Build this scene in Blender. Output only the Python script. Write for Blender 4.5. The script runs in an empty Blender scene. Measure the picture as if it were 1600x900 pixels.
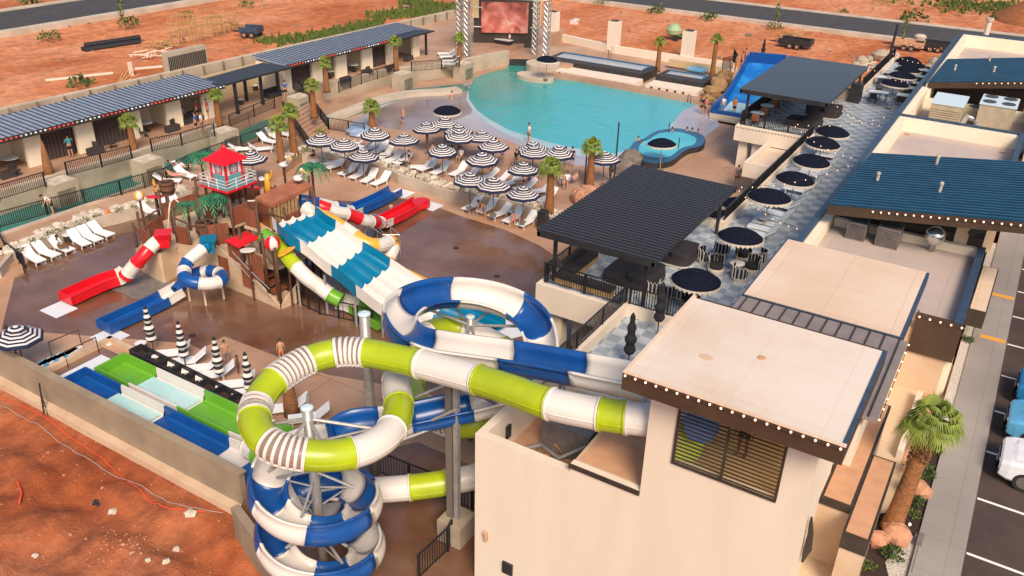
import bpy, math, random
from mathutils import Vector as V, Matrix, noise
random.seed(7)
R = math.radians; PI = math.pi
scene = bpy.context.scene; COL = scene.collection
# ---------------------------------------------------------------- camera (surveyed from the photo)
CH = 24.0; FPX = 1338.13
_y, _p, _r = -0.539021, 0.487999, 0.0268268
cF = V((math.sin(_y)*math.cos(_p), math.cos(_y)*math.cos(_p), -math.sin(_p)))
_R0 = V((math.cos(_y), -math.sin(_y), 0)); _U0 = _R0.cross(cF)
cR = _R0*math.cos(_r)+_U0*math.sin(_r); cU = -_R0*math.sin(_r)+_U0*math.cos(_r)
CP = V((0, 0, CH))
def ray(px, py): return cF + cR*((px-800)/FPX) - cU*((py-450)/FPX)
def P(px, py, z=0.0):
    """world point at height z that the survey photo shows at (px,py)"""
    d = ray(px, py); return CP + d*((z-CH)/d.z)
def PY(px, py, Y):
    d = ray(px, py); return CP + d*(Y/d.y)
cam = bpy.data.cameras.new('camera'); co = bpy.data.objects.new('camera', cam); COL.objects.link(co)
cam.sensor_width = 36; cam.lens = FPX/1600*36; cam.clip_end = 5000; cam.clip_start = .1
m = Matrix((cR, cU, -cF)).transposed().to_4x4(); m.translation = CP; co.matrix_world = m
scene.camera = co
# ---------------------------------------------------------------- light
w = bpy.data.worlds.new("World"); scene.world = w; w.use_nodes = True
nt = w.node_tree; bg = nt.nodes['Background']
sky = nt.nodes.new('ShaderNodeTexSky'); sky.sky_type = 'NISHITA'; sky.sun_disc = False
SUN_EL, SUN_AZ = 44, 136      # degrees; azimuth clockwise from +Y
sky.sun_elevation = R(SUN_EL); sky.sun_rotation = R(SUN_AZ); sky.air_density = 1.0; sky.dust_density = 3.0; sky.ozone_density = .6
nt.links.new(sky.outputs[0], bg.inputs[0]); bg.inputs[1].default_value = 0.12
sl = bpy.data.lights.new('sun', 'SUN'); so = bpy.data.objects.new('sun', sl); COL.objects.link(so)
sl.energy = 2.9; sl.angle = R(22); sl.color = (1, .80, .61)
sd = V((math.sin(R(SUN_AZ))*math.cos(R(SUN_EL)), math.cos(R(SUN_AZ))*math.cos(R(SUN_EL)), math.sin(R(SUN_EL))))
so.rotation_euler = (sd).to_track_quat('Z', 'Y').to_euler(); so.location = (0, 0, 60)
scene.view_settings.view_transform = 'Standard'; scene.view_settings.look = 'None'
scene.view_settings.exposure = 0.31; scene.view_settings.gamma = 1
scene.cycles.max_bounces = 6; scene.cycles.transparent_max_bounces = 12
# ---------------------------------------------------------------- materials
MATS = {}
def mat(name, col, rough=.6, col2=None, sc=1.0, metal=0, bump=0, bsc=None, em=None, ems=1.0, alpha=1, lo=.4, hi=.6, det=4, spec=None, dist=.05, stretch=None, ngmin=None):
    m = bpy.data.materials.new(name); m.use_nodes = True; t = m.node_tree; b = t.nodes['Principled BSDF']
    b.inputs['Base Color'].default_value = (*col, 1); b.inputs['Roughness'].default_value = rough; b.inputs['Metallic'].default_value = metal
    if spec is not None: b.inputs['Specular IOR Level'].default_value = spec
    if col2 or bump:
        tc = t.nodes.new('ShaderNodeTexCoord'); mp = t.nodes.new('ShaderNodeMapping')
        t.links.new(tc.outputs['Object'], mp.inputs[0])
        if stretch: mp.inputs['Scale'].default_value = stretch
    if col2:
        n = t.nodes.new('ShaderNodeTexNoise'); n.inputs['Scale'].default_value = sc; n.inputs['Detail'].default_value = det; n.inputs['Roughness'].default_value = .6
        r = t.nodes.new('ShaderNodeValToRGB'); r.color_ramp.elements[0].position = lo; r.color_ramp.elements[1].position = hi
        r.color_ramp.elements[0].color = (*col, 1); r.color_ramp.elements[1].color = (*col2, 1)
        t.links.new(mp.outputs[0], n.inputs[0]); t.links.new(n.outputs[0], r.inputs[0]); t.links.new(r.outputs[0], b.inputs['Base Color'])
    if bump:
        n2 = t.nodes.new('ShaderNodeTexNoise'); n2.inputs['Scale'].default_value = bsc or sc*4; n2.inputs['Detail'].default_value = 6
        bp = t.nodes.new('ShaderNodeBump'); bp.inputs['Strength'].default_value = bump; bp.inputs['Distance'].default_value = dist
        t.links.new(mp.outputs[0], n2.inputs[0]); t.links.new(n2.outputs[0], bp.inputs['Height']); t.links.new(bp.outputs[0], b.inputs['Normal'])
    if em: b.inputs['Emission Color'].default_value = (*em, 1); b.inputs['Emission Strength'].default_value = ems
    if alpha < 1: b.inputs['Alpha'].default_value = alpha
    MATS[name] = m; return m
def nodes(m): return m.node_tree, m.node_tree.nodes['Principled BSDF']
M = {}
def D(k, *a, **kw): M[k] = mat(k, *a, **kw)
D('stucco', (.76,.66,.545), .9, (.70,.60,.485), .8, bump=.1, bsc=14, dist=.01, lo=.3, hi=.75, stretch=(1,1,.22))
D('stucco_cream', (.84,.73,.57), .9, (.79,.68,.52), .35, bump=.1, bsc=12, dist=.01)
D('yard_concrete', (.33,.255,.175), .9, (.26,.20,.14), .5, bump=.15, bsc=9, dist=.01); D('terrace_concrete', (.46,.39,.29), .9, (.33,.28,.20), .35, bump=.2, bsc=5, dist=.02)
D('stucco_tan', (.62,.46,.32), .85, (.54,.38,.25), .7, bump=.15, bsc=14, dist=.01)
D('terracotta_slab', (.58,.33,.19), .85, (.48,.26,.15), .8, bump=.1, bsc=10, dist=.01)
D('dark_metal', (.020,.020,.024), .45, (.03,.03,.035), 2)
D('slat_metal', (.035,.035,.042), .28); D('rail', (.018,.018,.022), .4)
D('bronze', (.035,.027,.022), .5, (.05,.038,.03), 1.5)
D('cap_blue', (.03,.055,.10), .45, (.04,.07,.12), 2)
D('blue_steel', (.012,.07,.14), .32, (.018,.09,.17), 1.2, metal=.25)
D('steel_roof', (.30,.34,.42), .45, (.35,.39,.47), 1.5, metal=.2)
D('seam_metal', (.21,.18,.175), .6, (.25,.215,.205), 1.2)
D('concrete', (.42,.36,.28), .85, (.34,.28,.21), .5, bump=.15, bsc=9, dist=.01)
D('concrete_pale', (.55,.46,.37), .85, (.45,.37,.29), .45, bump=.12, bsc=8, dist=.01)
D('concrete_stain', (.22,.20,.15), .8, (.13,.12,.08), 1.1, bump=.2, bsc=6)
D('asphalt', (.045,.043,.048), .9, (.062,.058,.06), .8, bump=.2, bsc=30, dist=.005)
D('asphalt_brown', (.075,.05,.042), .85, (.055,.038,.034), .6, bump=.2, bsc=30, dist=.005)
D('paint_white', (.8,.8,.78), .7); D('paint_orange', (.75,.36,.05), .7)
D('white_plastic', (.72,.68,.63), .3, (.66,.62,.575), .5, lo=.3, hi=.7); D('lime', (.40,.50,.010), .32, (.33,.42,.012), .5)
D('deep_blue', (.006,.085,.33), .3, (.008,.065,.26), .6); D('teal', (.0,.17,.32), .3, (.0,.14,.28), .5)
D('leaf_green_plastic', (.15,.40,.03), .28, (.12,.36,.03), .5); D('yellow_plastic', (.80,.42,.05), .3, (.75,.37,.04), .5)
D('red_plastic', (.68,.01,.02), .3, (.6,.01,.02), .5); D('steel', (.5,.5,.5), .4, (.42,.42,.43), 2, metal=.6)
D('post_taupe', (.17,.145,.125), .5); D('galv', (.45,.44,.43), .4, (.36,.35,.34), 3, metal=.4)
D('clear_ribs', (.42,.28,.25), .2, alpha=.55)
D('navy_fabric', (.006,.008,.018), .95, (.010,.013,.028), 6, spec=.1); D('navy_stripe', (.012,.018,.055), .9); D('white_fabric', (.66,.63,.60), .9)
D('black_fabric', (.013,.013,.018), .9, (.02,.02,.026), 3); D('fringe', (.52,.46,.38), .9)
D('cushion_black', (.022,.020,.024), .8, (.035,.03,.033), 1.5, bump=.4, bsc=3)
D('sling', (.82,.82,.82), .75); D('sling_blue', (.60,.68,.76), .7); D('chair_frame', (.75,.75,.75), .5)
D('wicker_dark', (.035,.03,.03), .8, (.05,.045,.04), 8); D('wood', (.22,.09,.035), .7, (.15,.06,.025), 2); D('wood_post', (.10,.045,.025), .65, (.075,.03,.018), 3)
D('wood_brown', (.27,.085,.04), .7, (.20,.06,.03), 1.5, stretch=(1,1,.15)); D('wood_roof', (.42,.15,.07), .6, (.34,.11,.05), 1.5)
D('deckboard', (.60,.45,.31), .75, (.52,.38,.25), 1.0); D('lumber', (.52,.33,.14), .8, (.42,.25,.10), 2); D('pale_timber', (.75,.62,.5), .8)
D('palm_trunk', (.33,.14,.05), .9, (.20,.085,.03), 6, bump=.8, bsc=9, dist=.08, stretch=(1,1,2.5)); D('palm_boot', (.26,.12,.05), .95, (.14,.06,.03), 5, bump=1, bsc=10, dist=.08)
D('palm_leaf', (.13,.18,.02), .6, (.22,.28,.035), 1.6); D('palm_leaf_dark', (.05,.10,.015), .6, (.09,.16,.02), 1.5); D('palm_dry', (.35,.27,.12), .9)
D('fake_palm', (.02,.14,.075), .5, (.03,.20,.08), 2); D('shrub', (.07,.11,.02), .8, (.13,.17,.035), 4); D('shrub_dark', (.035,.07,.015), .8, (.06,.11,.02), 4)
D('rock_pale', (.62,.55,.46), .9, (.45,.38,.30), 2, bump=.4, bsc=5); D('boulder', (.52,.27,.16), .9, (.42,.20,.12), 2.5, bump=.4, bsc=5); D('rock_grey', (.22,.18,.15), .9, (.14,.115,.10), 1.5, bump=.5, bsc=4)
D('mulch', (.03,.018,.015), 1, (.055,.03,.022), 14, bump=1, bsc=25); D('gravel_white', (.72,.66,.58), .95, (.42,.37,.32), 22, bump=.8, bsc=26)
D('skin', (.50,.27,.18), .6); D('skin_dark', (.16,.075,.045), .6); D('hair', (.03,.018,.012), .8); D('hair_fair', (.32,.18,.08), .8)
for k, c in dict(cloth_blue=(.03,.10,.35), cloth_aqua=(.02,.35,.45), cloth_white=(.75,.74,.72), cloth_red=(.6,.03,.04), cloth_black=(.015,.015,.018), cloth_orange=(.65,.16,.03), cloth_grey=(.2,.19,.2), cloth_pink=(.7,.2,.25)).items(): D(k, c, .9)
D('glass_dark', (.02,.03,.04), .08); D('car_blue', (.03,.24,.55), .15, metal=.2); D('car_white', (.75,.78,.82), .15); D('car_sky', (.12,.42,.70), .15, metal=.1); D('car_dark', (.01,.012,.02), .2)
D('tyre', (.02,.02,.02), .9); D('chrome', (.7,.7,.7), .2, metal=.9); D('lamp_glass', (.9,.9,.88), .1)
D('bulb', (1,.75,.55), .4, em=(1,.5,.30), ems=1.6); D('bulb_red', (.7,.05,.04), .4, em=(1,.1,.05), ems=.8); D('bulb_blue', (.5,.6,.9), .4, em=(.6,.7,1), ems=1.2)
D('curtain', (.085,.058,.055), .95, (.06,.042,.04), 3, stretch=(1,6,.1)); D('room_tan', (.55,.42,.24), .8); D('umber_fascia', (.07,.04,.022), .6, (.055,.03,.018), 1)
D('ac_grey', (.24,.21,.20), .5, (.18,.16,.155), 3, metal=.2); D('ac_pale', (.55,.68,.76), .5); D('ac_beige', (.45,.38,.27), .6, (.38,.32,.22), 2); D('fan_dark', (.05,.06,.07), .5)
D('roof_white', (.66,.55,.47), .7, (.62,.45,.35), .33, lo=.45, hi=.72, bump=.1, bsc=3, dist=.01); D('roof_peach', (.70,.50,.38), .75, (.58,.37,.27), .4, lo=.4, hi=.7); D('roof_grey', (.42,.37,.36), .7, (.52,.42,.37), .25, lo=.35, hi=.65)
D('hut_teal', (.12,.33,.38), .5); D('hut_white', (.75,.72,.72), .5); D('hut_glass', (.32,.38,.42), .25); D('mixer_green', (.30,.42,.24), .5); D('bucket', (.16,.07,.035), .7)
D('sheet_plastic_blue', (.25,.35,.50), .3); D('cone_orange', (.8,.17,.04), .5); D('pipe_black', (.02,.02,.025), .6); D('cord_red', (.75,.08,.03), .6); D('cord_grey', (.35,.27,.25), .6)
D('straw', (.35,.22,.10), .95, (.26,.15,.07), 4, bump=.6, bsc=8); D('dirt_mound', (.33,.12,.045), .95, (.25,.085,.03), 1.5, bump=.5, bsc=4)
D('pool_blue_wall', (.03,.12,.24), .4); D('wave_blue', (.01,.14,.50), .2, (.03,.30,.65), .6, lo=.5, hi=.75)
D('pallet_mist', (.70,.74,.80), .5)
# dirt: large soft streaks plus grit
def dirt():
    m = mat('dirt', (.5,.19,.07), .95); t, b = nodes(m)
    tc = t.nodes.new('ShaderNodeTexCoord'); mp = t.nodes.new('ShaderNodeMapping'); mp.inputs['Scale'].default_value = (1, .45, 1); t.links.new(tc.outputs['Object'], mp.inputs[0])
    def nz(s, d, src=None):
        n = t.nodes.new('ShaderNodeTexNoise'); n.inputs['Scale'].default_value = s; n.inputs['Detail'].default_value = d; n.inputs['Roughness'].default_value = .62
        t.links.new(src or mp.outputs[0], n.inputs[0]); return n
    a = nz(.09, 8); c = nz(1.1, 8, tc.outputs['Object']); e = nz(9, 5, tc.outputs['Object'])
    r1 = t.nodes.new('ShaderNodeValToRGB'); cr = r1.color_ramp
    cr.elements[0].position = .36; cr.elements[0].color = (.50,.145,.040,1); cr.elements[1].position = .66; cr.elements[1].color = (.80,.41,.235,1)
    x = cr.elements.new(.5); x.color = (.66,.25,.105,1)
    t.links.new(a.outputs[0], r1.inputs[0])
    r2 = t.nodes.new('ShaderNodeValToRGB'); r2.color_ramp.elements[0].position = .33; r2.color_ramp.elements[1].position = .7
    r2.color_ramp.elements[0].color = (.60,.52,.50,1); r2.color_ramp.elements[1].color = (1.1,1.08,1.06,1); t.links.new(c.outputs[0], r2.inputs[0])
    mx = t.nodes.new('ShaderNodeMixRGB'); mx.blend_type = 'MULTIPLY'; mx.inputs[0].default_value = 1
    t.links.new(r1.outputs[0], mx.inputs[1]); t.links.new(r2.outputs[0], mx.inputs[2])
    # freshly dug, moister soil in the excavation south of the yard wall
    sp = t.nodes.new('ShaderNodeSeparateXYZ'); t.links.new(tc.outputs['Object'], sp.inputs[0]); mr = t.nodes.new('ShaderNodeMapRange'); mr.inputs[1].default_value = 19; mr.inputs[2].default_value = 30; t.links.new(sp.outputs[1], mr.inputs[0])
    tn = t.nodes.new('ShaderNodeMixRGB'); tn.inputs[1].default_value = (.66,.51,.43,1); tn.inputs[2].default_value = (1,1,1,1); t.links.new(mr.outputs[0], tn.inputs[0])
    m2_ = t.nodes.new('ShaderNodeMixRGB'); m2_.blend_type = 'MULTIPLY'; m2_.inputs[0].default_value = 1; t.links.new(mx.outputs[0], m2_.inputs[1]); t.links.new(tn.outputs[0], m2_.inputs[2]); t.links.new(m2_.outputs[0], b.inputs['Base Color'])
    ad = t.nodes.new('ShaderNodeMath'); ad.operation = 'MULTIPLY_ADD'; ad.inputs[1].default_value = .35
    t.links.new(e.outputs[0], ad.inputs[0]); t.links.new(c.outputs[0], ad.inputs[2])
    bp = t.nodes.new('ShaderNodeBump'); bp.inputs['Strength'].default_value = .8; bp.inputs['Distance'].default_value = .25
    t.links.new(ad.outputs[0], bp.inputs['Height']); t.links.new(bp.outputs[0], b.inputs['Normal']); return m
M['dirt'] = dirt()
# pavements: dry peach concrete with joints and stains
def paving(name, c1, c2, c3, joint=3.0, rough=.75, wet=None, jc=(.5,.5,.5)):
    m = mat(name, c1, rough); t, b = nodes(m)
    tc = t.nodes.new('ShaderNodeTexCoord')
    n = t.nodes.new('ShaderNodeTexNoise'); n.inputs['Scale'].default_value = .22; n.inputs['Detail'].default_value = 7; n.inputs['Roughness'].default_value = .6; t.links.new(tc.outputs['Object'], n.inputs[0])
    r = t.nodes.new('ShaderNodeValToRGB'); r.color_ramp.elements[0].position = .35; r.color_ramp.elements[0].color = (*c1, 1); r.color_ramp.elements[1].position = .65; r.color_ramp.elements[1].color = (*c2, 1)
    e = r.color_ramp.elements.new(.5); e.color = (*c3, 1); t.links.new(n.outputs[0], r.inputs[0])
    last = r.outputs[0]
    if joint:
        bk = t.nodes.new('ShaderNodeTexBrick'); bk.offset = 0; bk.inputs['Scale'].default_value = 1; bk.inputs['Brick Width'].default_value = joint; bk.inputs['Row Height'].default_value = joint
        bk.inputs['Mortar Size'].default_value = .02; bk.inputs['Color1'].default_value = (1,1,1,1); bk.inputs['Color2'].default_value = (.95,.95,.95,1); bk.inputs['Mortar'].default_value = (*jc, 1)
        t.links.new(tc.outputs['Object'], bk.inputs[0])
        mx = t.nodes.new('ShaderNodeMixRGB'); mx.blend_type = 'MULTIPLY'; mx.inputs[0].default_value = 1; t.links.new(last, mx.inputs[1]); t.links.new(bk.outputs[0], mx.inputs[2]); last = mx.outputs[0]
    t.links.new(last, b.inputs['Base Color'])
    if wet:
        n3 = t.nodes.new('ShaderNodeTexNoise'); n3.inputs['Scale'].default_value = .35; n3.inputs['Detail'].default_value = 5; t.links.new(tc.outputs['Object'], n3.inputs[0])
        r3 = t.nodes.new('ShaderNodeMapRange'); r3.inputs[1].default_value = .38; r3.inputs[2].default_value = .62; r3.inputs[3].default_value = wet[0]; r3.inputs[4].default_value = wet[1]
        t.links.new(n3.outputs[0], r3.inputs[0]); t.links.new(r3.outputs[0], b.inputs['Roughness'])
    return m
M['plaza'] = paving('plaza', (.37,.215,.135), (.51,.33,.22), (.44,.27,.18), 3.2, .65)
M['splash'] = paving('splash', (.125,.055,.030), (.235,.135,.095), (.175,.09,.055), 0, .3, wet=(.03,.36))
M['splash'].node_tree.nodes['Principled BSDF'].inputs['Coat Weight'].default_value = .45; M['splash'].node_tree.nodes['Principled BSDF'].inputs['Coat Roughness'].default_value = .06
M['splash_edge'] = paving('splash_edge', (.40,.22,.13), (.52,.33,.22), (.46,.27,.17), 0, .6)
M['beach'] = paving('beach', (.33,.33,.40), (.44,.42,.46), (.38,.37,.43), 0, .25, wet=(.06,.3))
M['beach_wet'] = paving('beach_wet', (.22,.17,.17), (.30,.25,.25), (.26,.21,.21), 0, .2, wet=(.05,.2))
M['sidewalk'] = paving('sidewalk', (.27,.245,.23), (.35,.32,.30), (.31,.28,.26), 1.6, .8, jc=(.82,.82,.82))
M['entry_paving'] = paving('entry_paving', (.56,.43,.29), (.66,.52,.36), (.60,.47,.32), 2.4, .8, jc=(.88,.86,.84))
def checker():
    m = mat('deck_tile', (.3,.35,.4), .5); t, b = nodes(m)
    tc = t.nodes.new('ShaderNodeTexCoord'); ck = t.nodes.new('ShaderNodeTexChecker'); ck.inputs['Scale'].default_value = 1.0
    ck.inputs[1].default_value = (.44,.50,.56,1); ck.inputs[2].default_value = (.27,.33,.40,1)
    mp = t.nodes.new('ShaderNodeMapping'); mp.inputs['Scale'].default_value = (1/.6, 1/.6, 1/.6); mp.inputs['Location'].default_value = (.13,.17,.37)
    t.links.new(tc.outputs['Object'], mp.inputs[0]); t.links.new(mp.outputs[0], ck.inputs[0])
    n = t.nodes.new('ShaderNodeTexNoise'); n.inputs['Scale'].default_value = 1.3; n.inputs['Detail'].default_value = 5; t.links.new(tc.outputs['Object'], n.inputs[0])
    r = t.nodes.new('ShaderNodeValToRGB'); r.color_ramp.elements[0].position = .3; r.color_ramp.elements[0].color = (.75,.75,.75,1); r.color_ramp.elements[1].position = .7; r.color_ramp.elements[1].color = (1.25,1.2,1.15,1); t.links.new(n.outputs[0], r.inputs[0])
    mx = t.nodes.new('ShaderNodeMixRGB'); mx.blend_type = 'MULTIPLY'; mx.inputs[0].default_value = 1; t.links.new(ck.outputs[0], mx.inputs[1]); t.links.new(r.outputs[0], mx.inputs[2]); t.links.new(mx.outputs[0], b.inputs['Base Color']); return m
M['deck_tile'] = checker()
M['roof_white'] = paving('roof_white', (.64,.50,.39), (.72,.64,.56), (.70,.61,.525), 2.35, .75, jc=(.93,.91,.89))
M['roof_peach'] = paving('roof_peach', (.66,.49,.36), (.72,.59,.48), (.70,.55,.43), 2.35, .75, jc=(.86,.84,.82))
M['roof_grey'] = paving('roof_grey', (.42,.36,.33), (.54,.42,.36), (.48,.40,.36), 2.6, .75, jc=(.85,.83,.82))
def water(name, c1, c2, sc=2.0, rough=.06, strength=.35, lo=.35, hi=.65):
    m = mat(name, c1, rough, c2, .16, bump=strength, bsc=sc, lo=lo, hi=hi, dist=.12, stretch=(1, 1.0, 1)); return m
def pool_mat():
    m = water('pool_water', (.015,.32,.32), (.05,.46,.47), .9, .1, .9); t, b = nodes(m); tc = t.nodes.new('ShaderNodeTexCoord'); sp = t.nodes.new('ShaderNodeSeparateXYZ'); t.links.new(tc.outputs['Object'], sp.inputs[0])
    n = t.nodes.new('ShaderNodeTexNoise'); n.inputs['Scale'].default_value = .25; t.links.new(tc.outputs['Object'], n.inputs[0])
    ad = t.nodes.new('ShaderNodeMath'); ad.operation = 'MULTIPLY_ADD'; ad.inputs[1].default_value = 9; t.links.new(n.outputs[0], ad.inputs[0]); t.links.new(sp.outputs[0], ad.inputs[2])
    mr = t.nodes.new('ShaderNodeMapRange'); mr.inputs[1].default_value = -48; mr.inputs[2].default_value = -24; t.links.new(ad.outputs[0], mr.inputs[0])
    r = t.nodes.new('ShaderNodeValToRGB'); r.color_ramp.elements[0].color = (.02,.235,.20,1); r.color_ramp.elements[1].color = (.07,.42,.50,1); e = r.color_ramp.elements.new(.45); e.color = (.04,.38,.39,1)
    t.links.new(mr.outputs[0], r.inputs[0]); t.links.new(r.outputs[0], b.inputs['Base Color']); return m
M['pool_water'] = pool_mat()
M['pool_edge_water'] = water('pool_edge_water', (.42,.52,.56), (.30,.50,.55), 1.5, .08, .3)
M['river_water'] = water('river_water', (.015,.13,.12), (.03,.20,.17), 2.2)
M['spa_water'] = water('spa_water', (.05,.42,.55), (.10,.55,.65), 2.5)
M['spa_grey'] = water('spa_grey', (.42,.42,.42), (.5,.5,.5), 3)
M['run_water'] = water('run_water', (.35,.62,.62), (.55,.75,.74), 5, .1)
def screen_mat():
    m = mat('screen_image', (.5,.25,.22), .3); t, b = nodes(m)
    tc = t.nodes.new('ShaderNodeTexCoord'); n = t.nodes.new('ShaderNodeTexNoise'); n.inputs['Scale'].default_value = .55; n.inputs['Detail'].default_value = 5; n.inputs['Distortion'].default_value = 1.2; t.links.new(tc.outputs['Object'], n.inputs[0])
    r = t.nodes.new('ShaderNodeValToRGB'); cr = r.color_ramp; cr.elements[0].position = .3; cr.elements[0].color = (.16,.06,.05,1); cr.elements[1].position = .75; cr.elements[1].color = (.55,.50,.55,1)
    cr.elements.new(.45).color = (.50,.13,.10,1); cr.elements.new(.58).color = (.62,.24,.19,1); t.links.new(n.outputs[0], r.inputs[0])
    t.links.new(r.outputs[0], b.inputs['Base Color']); t.links.new(r.outputs[0], b.inputs['Emission Color']); b.inputs['Emission Strength'].default_value = .03; return m
M['screen_image'] = screen_mat()
# ---------------------------------------------------------------- mesh helper
def basis(d, up=V((0,0,1))):
    d = d.normalized(); s = d.cross(up)
    if s.length < 1e-4: s = d.cross(V((0,1,0)))
    s.normalize(); return d, s, s.cross(d)
ORIG = {}
class MB:
    def __init__(s): s.v = []; s.f = []; s.mi = []; s.m = 0
    def add(s, vs, fs):
        o = len(s.v); s.v += [V(x) for x in vs]
        for f in fs: s.f.append([i+o for i in f]); s.mi.append(s.m)
        return s
    def box(s, c, d, rz=0, mtx=None):
        x, y, z = d[0]/2, d[1]/2, d[2]/2
        pts = [V((a*x, b*y, e*z)) for e in (-1, 1) for b in (-1, 1) for a in (-1, 1)]
        rot = mtx or Matrix.Rotation(rz, 3, 'Z')
        return s.add([rot @ p + V(c) for p in pts], [(0,2,3,1),(4,5,7,6),(0,1,5,4),(2,6,7,3),(0,4,6,2),(1,3,7,5)])
    def bx(s, x0, x1, y0, y1, z0, z1): return s.box(((x0+x1)/2, (y0+y1)/2, (z0+z1)/2), (x1-x0, y1-y0, z1-z0))
    def beam(s, a, b, wd, h=None, up=V((0,0,1))):
        a, b = V(a), V(b); d, sd, u = basis(b-a, up); h = h or wd
        pts = [p + sd*(i*wd/2) + u*(j*h/2) for p in (a, b) for (i, j) in ((-1,-1),(1,-1),(1,1),(-1,1))]
        return s.add(pts, [(0,1,2,3),(7,6,5,4),(0,4,5,1),(1,5,6,2),(2,6,7,3),(3,7,4,0)])
    def tube(s, pts, r, n=8, cap=True, r2=None):
        pts = [V(p) for p in pts]; k = len(pts); rings = []; up = V((0,0,1))
        for i, p in enumerate(pts):
            d = (pts[min(i+1, k-1)]-pts[max(i-1, 0)]); d, sd, u = basis(d, up)
            rr = r if r2 is None else r+(r2-r)*i/(k-1)
            if isinstance(r, (list, tuple)): rr = r[i]
            rings += [p + (sd*math.cos(2*PI*j/n)+u*math.sin(2*PI*j/n))*rr for j in range(n)]
        fs = [(i*n+j, i*n+(j+1) % n, (i+1)*n+(j+1) % n, (i+1)*n+j) for i in range(k-1) for j in range(n)]
        if cap: fs += [tuple(range(n))[::-1], tuple((k-1)*n+j for j in range(n))]
        return s.add(rings, fs)
    def prism(s, poly, z0, z1):
        n = len(poly); pts = [(p[0], p[1], z0) for p in poly]+[(p[0], p[1], z1) for p in poly]
        ar = sum(poly[i][0]*poly[(i+1) % n][1]-poly[(i+1) % n][0]*poly[i][1] for i in range(n))
        fs = [tuple(range(n))[::-1], tuple(range(n, 2*n))]+[(i, (i+1) % n, n+(i+1) % n, n+i) for i in range(n)]
        if ar < 0: fs = [f[::-1] for f in fs]
        return s.add(pts, fs)
    def lathe(s, prof, n=12, c=(0,0,0), sx=1, sy=1):
        c = V(c); vs = []; k = len(prof)
        for (r, z) in prof: vs += [c + V((r*sx*math.cos(2*PI*j/n), r*sy*math.sin(2*PI*j/n), z)) for j in range(n)]
        fs = [(i*n+j, i*n+(j+1) % n, (i+1)*n+(j+1) % n, (i+1)*n+j) for i in range(k-1) for j in range(n)]
        fs += [tuple(range(n))[::-1], tuple((k-1)*n+j for j in range(n))]
        return s.add(vs, fs)
    def blob(s, c, r, n=8, j=.25, seed=0, sz=.8):
        rnd = random.Random(seed); prof = []; k = 5
        o = len(s.v); c = V(c)
        vs = [c+V((0, 0, -r*sz))]
        for i in range(1, k):
            a = -PI/2+PI*i/k
            for q in range(n):
                rr = r*(1+rnd.uniform(-j, j)); t = 2*PI*q/n
                vs.append(c+V((rr*math.cos(a)*math.cos(t), rr*math.cos(a)*math.sin(t), rr*sz*math.sin(a))))
        vs.append(c+V((0, 0, r*sz)))
        fs = [(0, 1+(q+1) % n, 1+q) for q in range(n)]
        for i in range(k-2): fs += [(1+i*n+q, 1+i*n+(q+1) % n, 1+(i+1)*n+(q+1) % n, 1+(i+1)*n+q) for q in range(n)]
        fs += [(1+(k-2)*n+q, 1+(k-2)*n+(q+1) % n, len(vs)-1) for q in range(n)]
        return s.add(vs, fs)
    def split(s, name, mats, parent):
        """one object per loose piece"""
        n = len(s.v); par = list(range(n))
        def fd(i):
            while par[i] != i: par[i] = par[par[i]]; i = par[i]
            return i
        for f in s.f:
            a = fd(f[0])
            for i in f[1:]: par[fd(i)] = a
        gr = {}
        for k, f in enumerate(s.f): gr.setdefault(fd(f[0]), []).append(k)
        for ks in gr.values():
            idx = sorted({i for k in ks for i in s.f[k]}); mp = {i: q for q, i in enumerate(idx)}; m2 = MB(); m2.v = [s.v[i] for i in idx]; m2.f = [[mp[i] for i in s.f[k]] for k in ks]; m2.mi = [s.mi[k] for k in ks]
            o = m2.build(name, mats, parent)
        return o
    def build(s, name, mats, parent=None, smooth=False, base=None):
        me = bpy.data.meshes.new(name); org = V((0,0,0))
        if parent is not None: org = ORIG.get(parent.name, V((0,0,0)))
        elif base is not None: org = V(base)
        else:
            xs = [p.x for p in s.v]; ys = [p.y for p in s.v]; zs = [p.z for p in s.v]; org = V(((min(xs)+max(xs))/2, (min(ys)+max(ys))/2, min(zs)))
        me.from_pydata([tuple(p-org) for p in s.v], [], s.f)
        if not isinstance(mats, (list, tuple)): mats = [mats]
        for q in mats: me.materials.append(M[q])
        if len(mats) > 1: me.polygons.foreach_set('material_index', s.mi)
        if smooth: me.polygons.foreach_set('use_smooth', [True]*len(me.polygons))
        me.update(); o = bpy.data.objects.new(name, me); COL.objects.link(o)
        if parent is not None: o.parent = parent
        else: o.location = org
        ORIG[o.name] = org; return o
def tag(o, label=None, cat=None, group=None, kind=None):
    if label: o['label'] = label
    if cat: o['category'] = cat
    if group: o['group'] = group
    if kind: o['kind'] = kind
    return o
def empty(name, loc, label, cat, group=None, rz=0):
    o = bpy.data.objects.new(name, None); COL.objects.link(o); o.location = loc; o.rotation_euler.z = rz; o.empty_display_size = .2
    ORIG[o.name] = V(loc); return tag(o, label, cat, group)
KIDS = {}; USED = set()
def copy_tree(o, parent=None):
    c = o.copy(); COL.objects.link(c)
    if parent is not None: c.parent = parent
    for ch in [x for x in KIDS.get(o.name, [])] : copy_tree(ch, c)
    return c
def reg(o):
    """index children so that things can be copied quickly"""
    KIDS[o.name] = [x for x in bpy.data.objects if x.parent == o]
    for x in KIDS[o.name]: reg(x)
def place(proto, loc, rz, label, group=None, sc=None):
    if proto.name not in KIDS: reg(proto)
    if proto.name not in USED: USED.add(proto.name); o = proto
    else: o = copy_tree(proto)
    o.location = loc; o.rotation_euler = (0, 0, rz); o['label'] = label
    if group: o['group'] = group
    if sc: o.scale = (sc, sc, sc)
    return o
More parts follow.
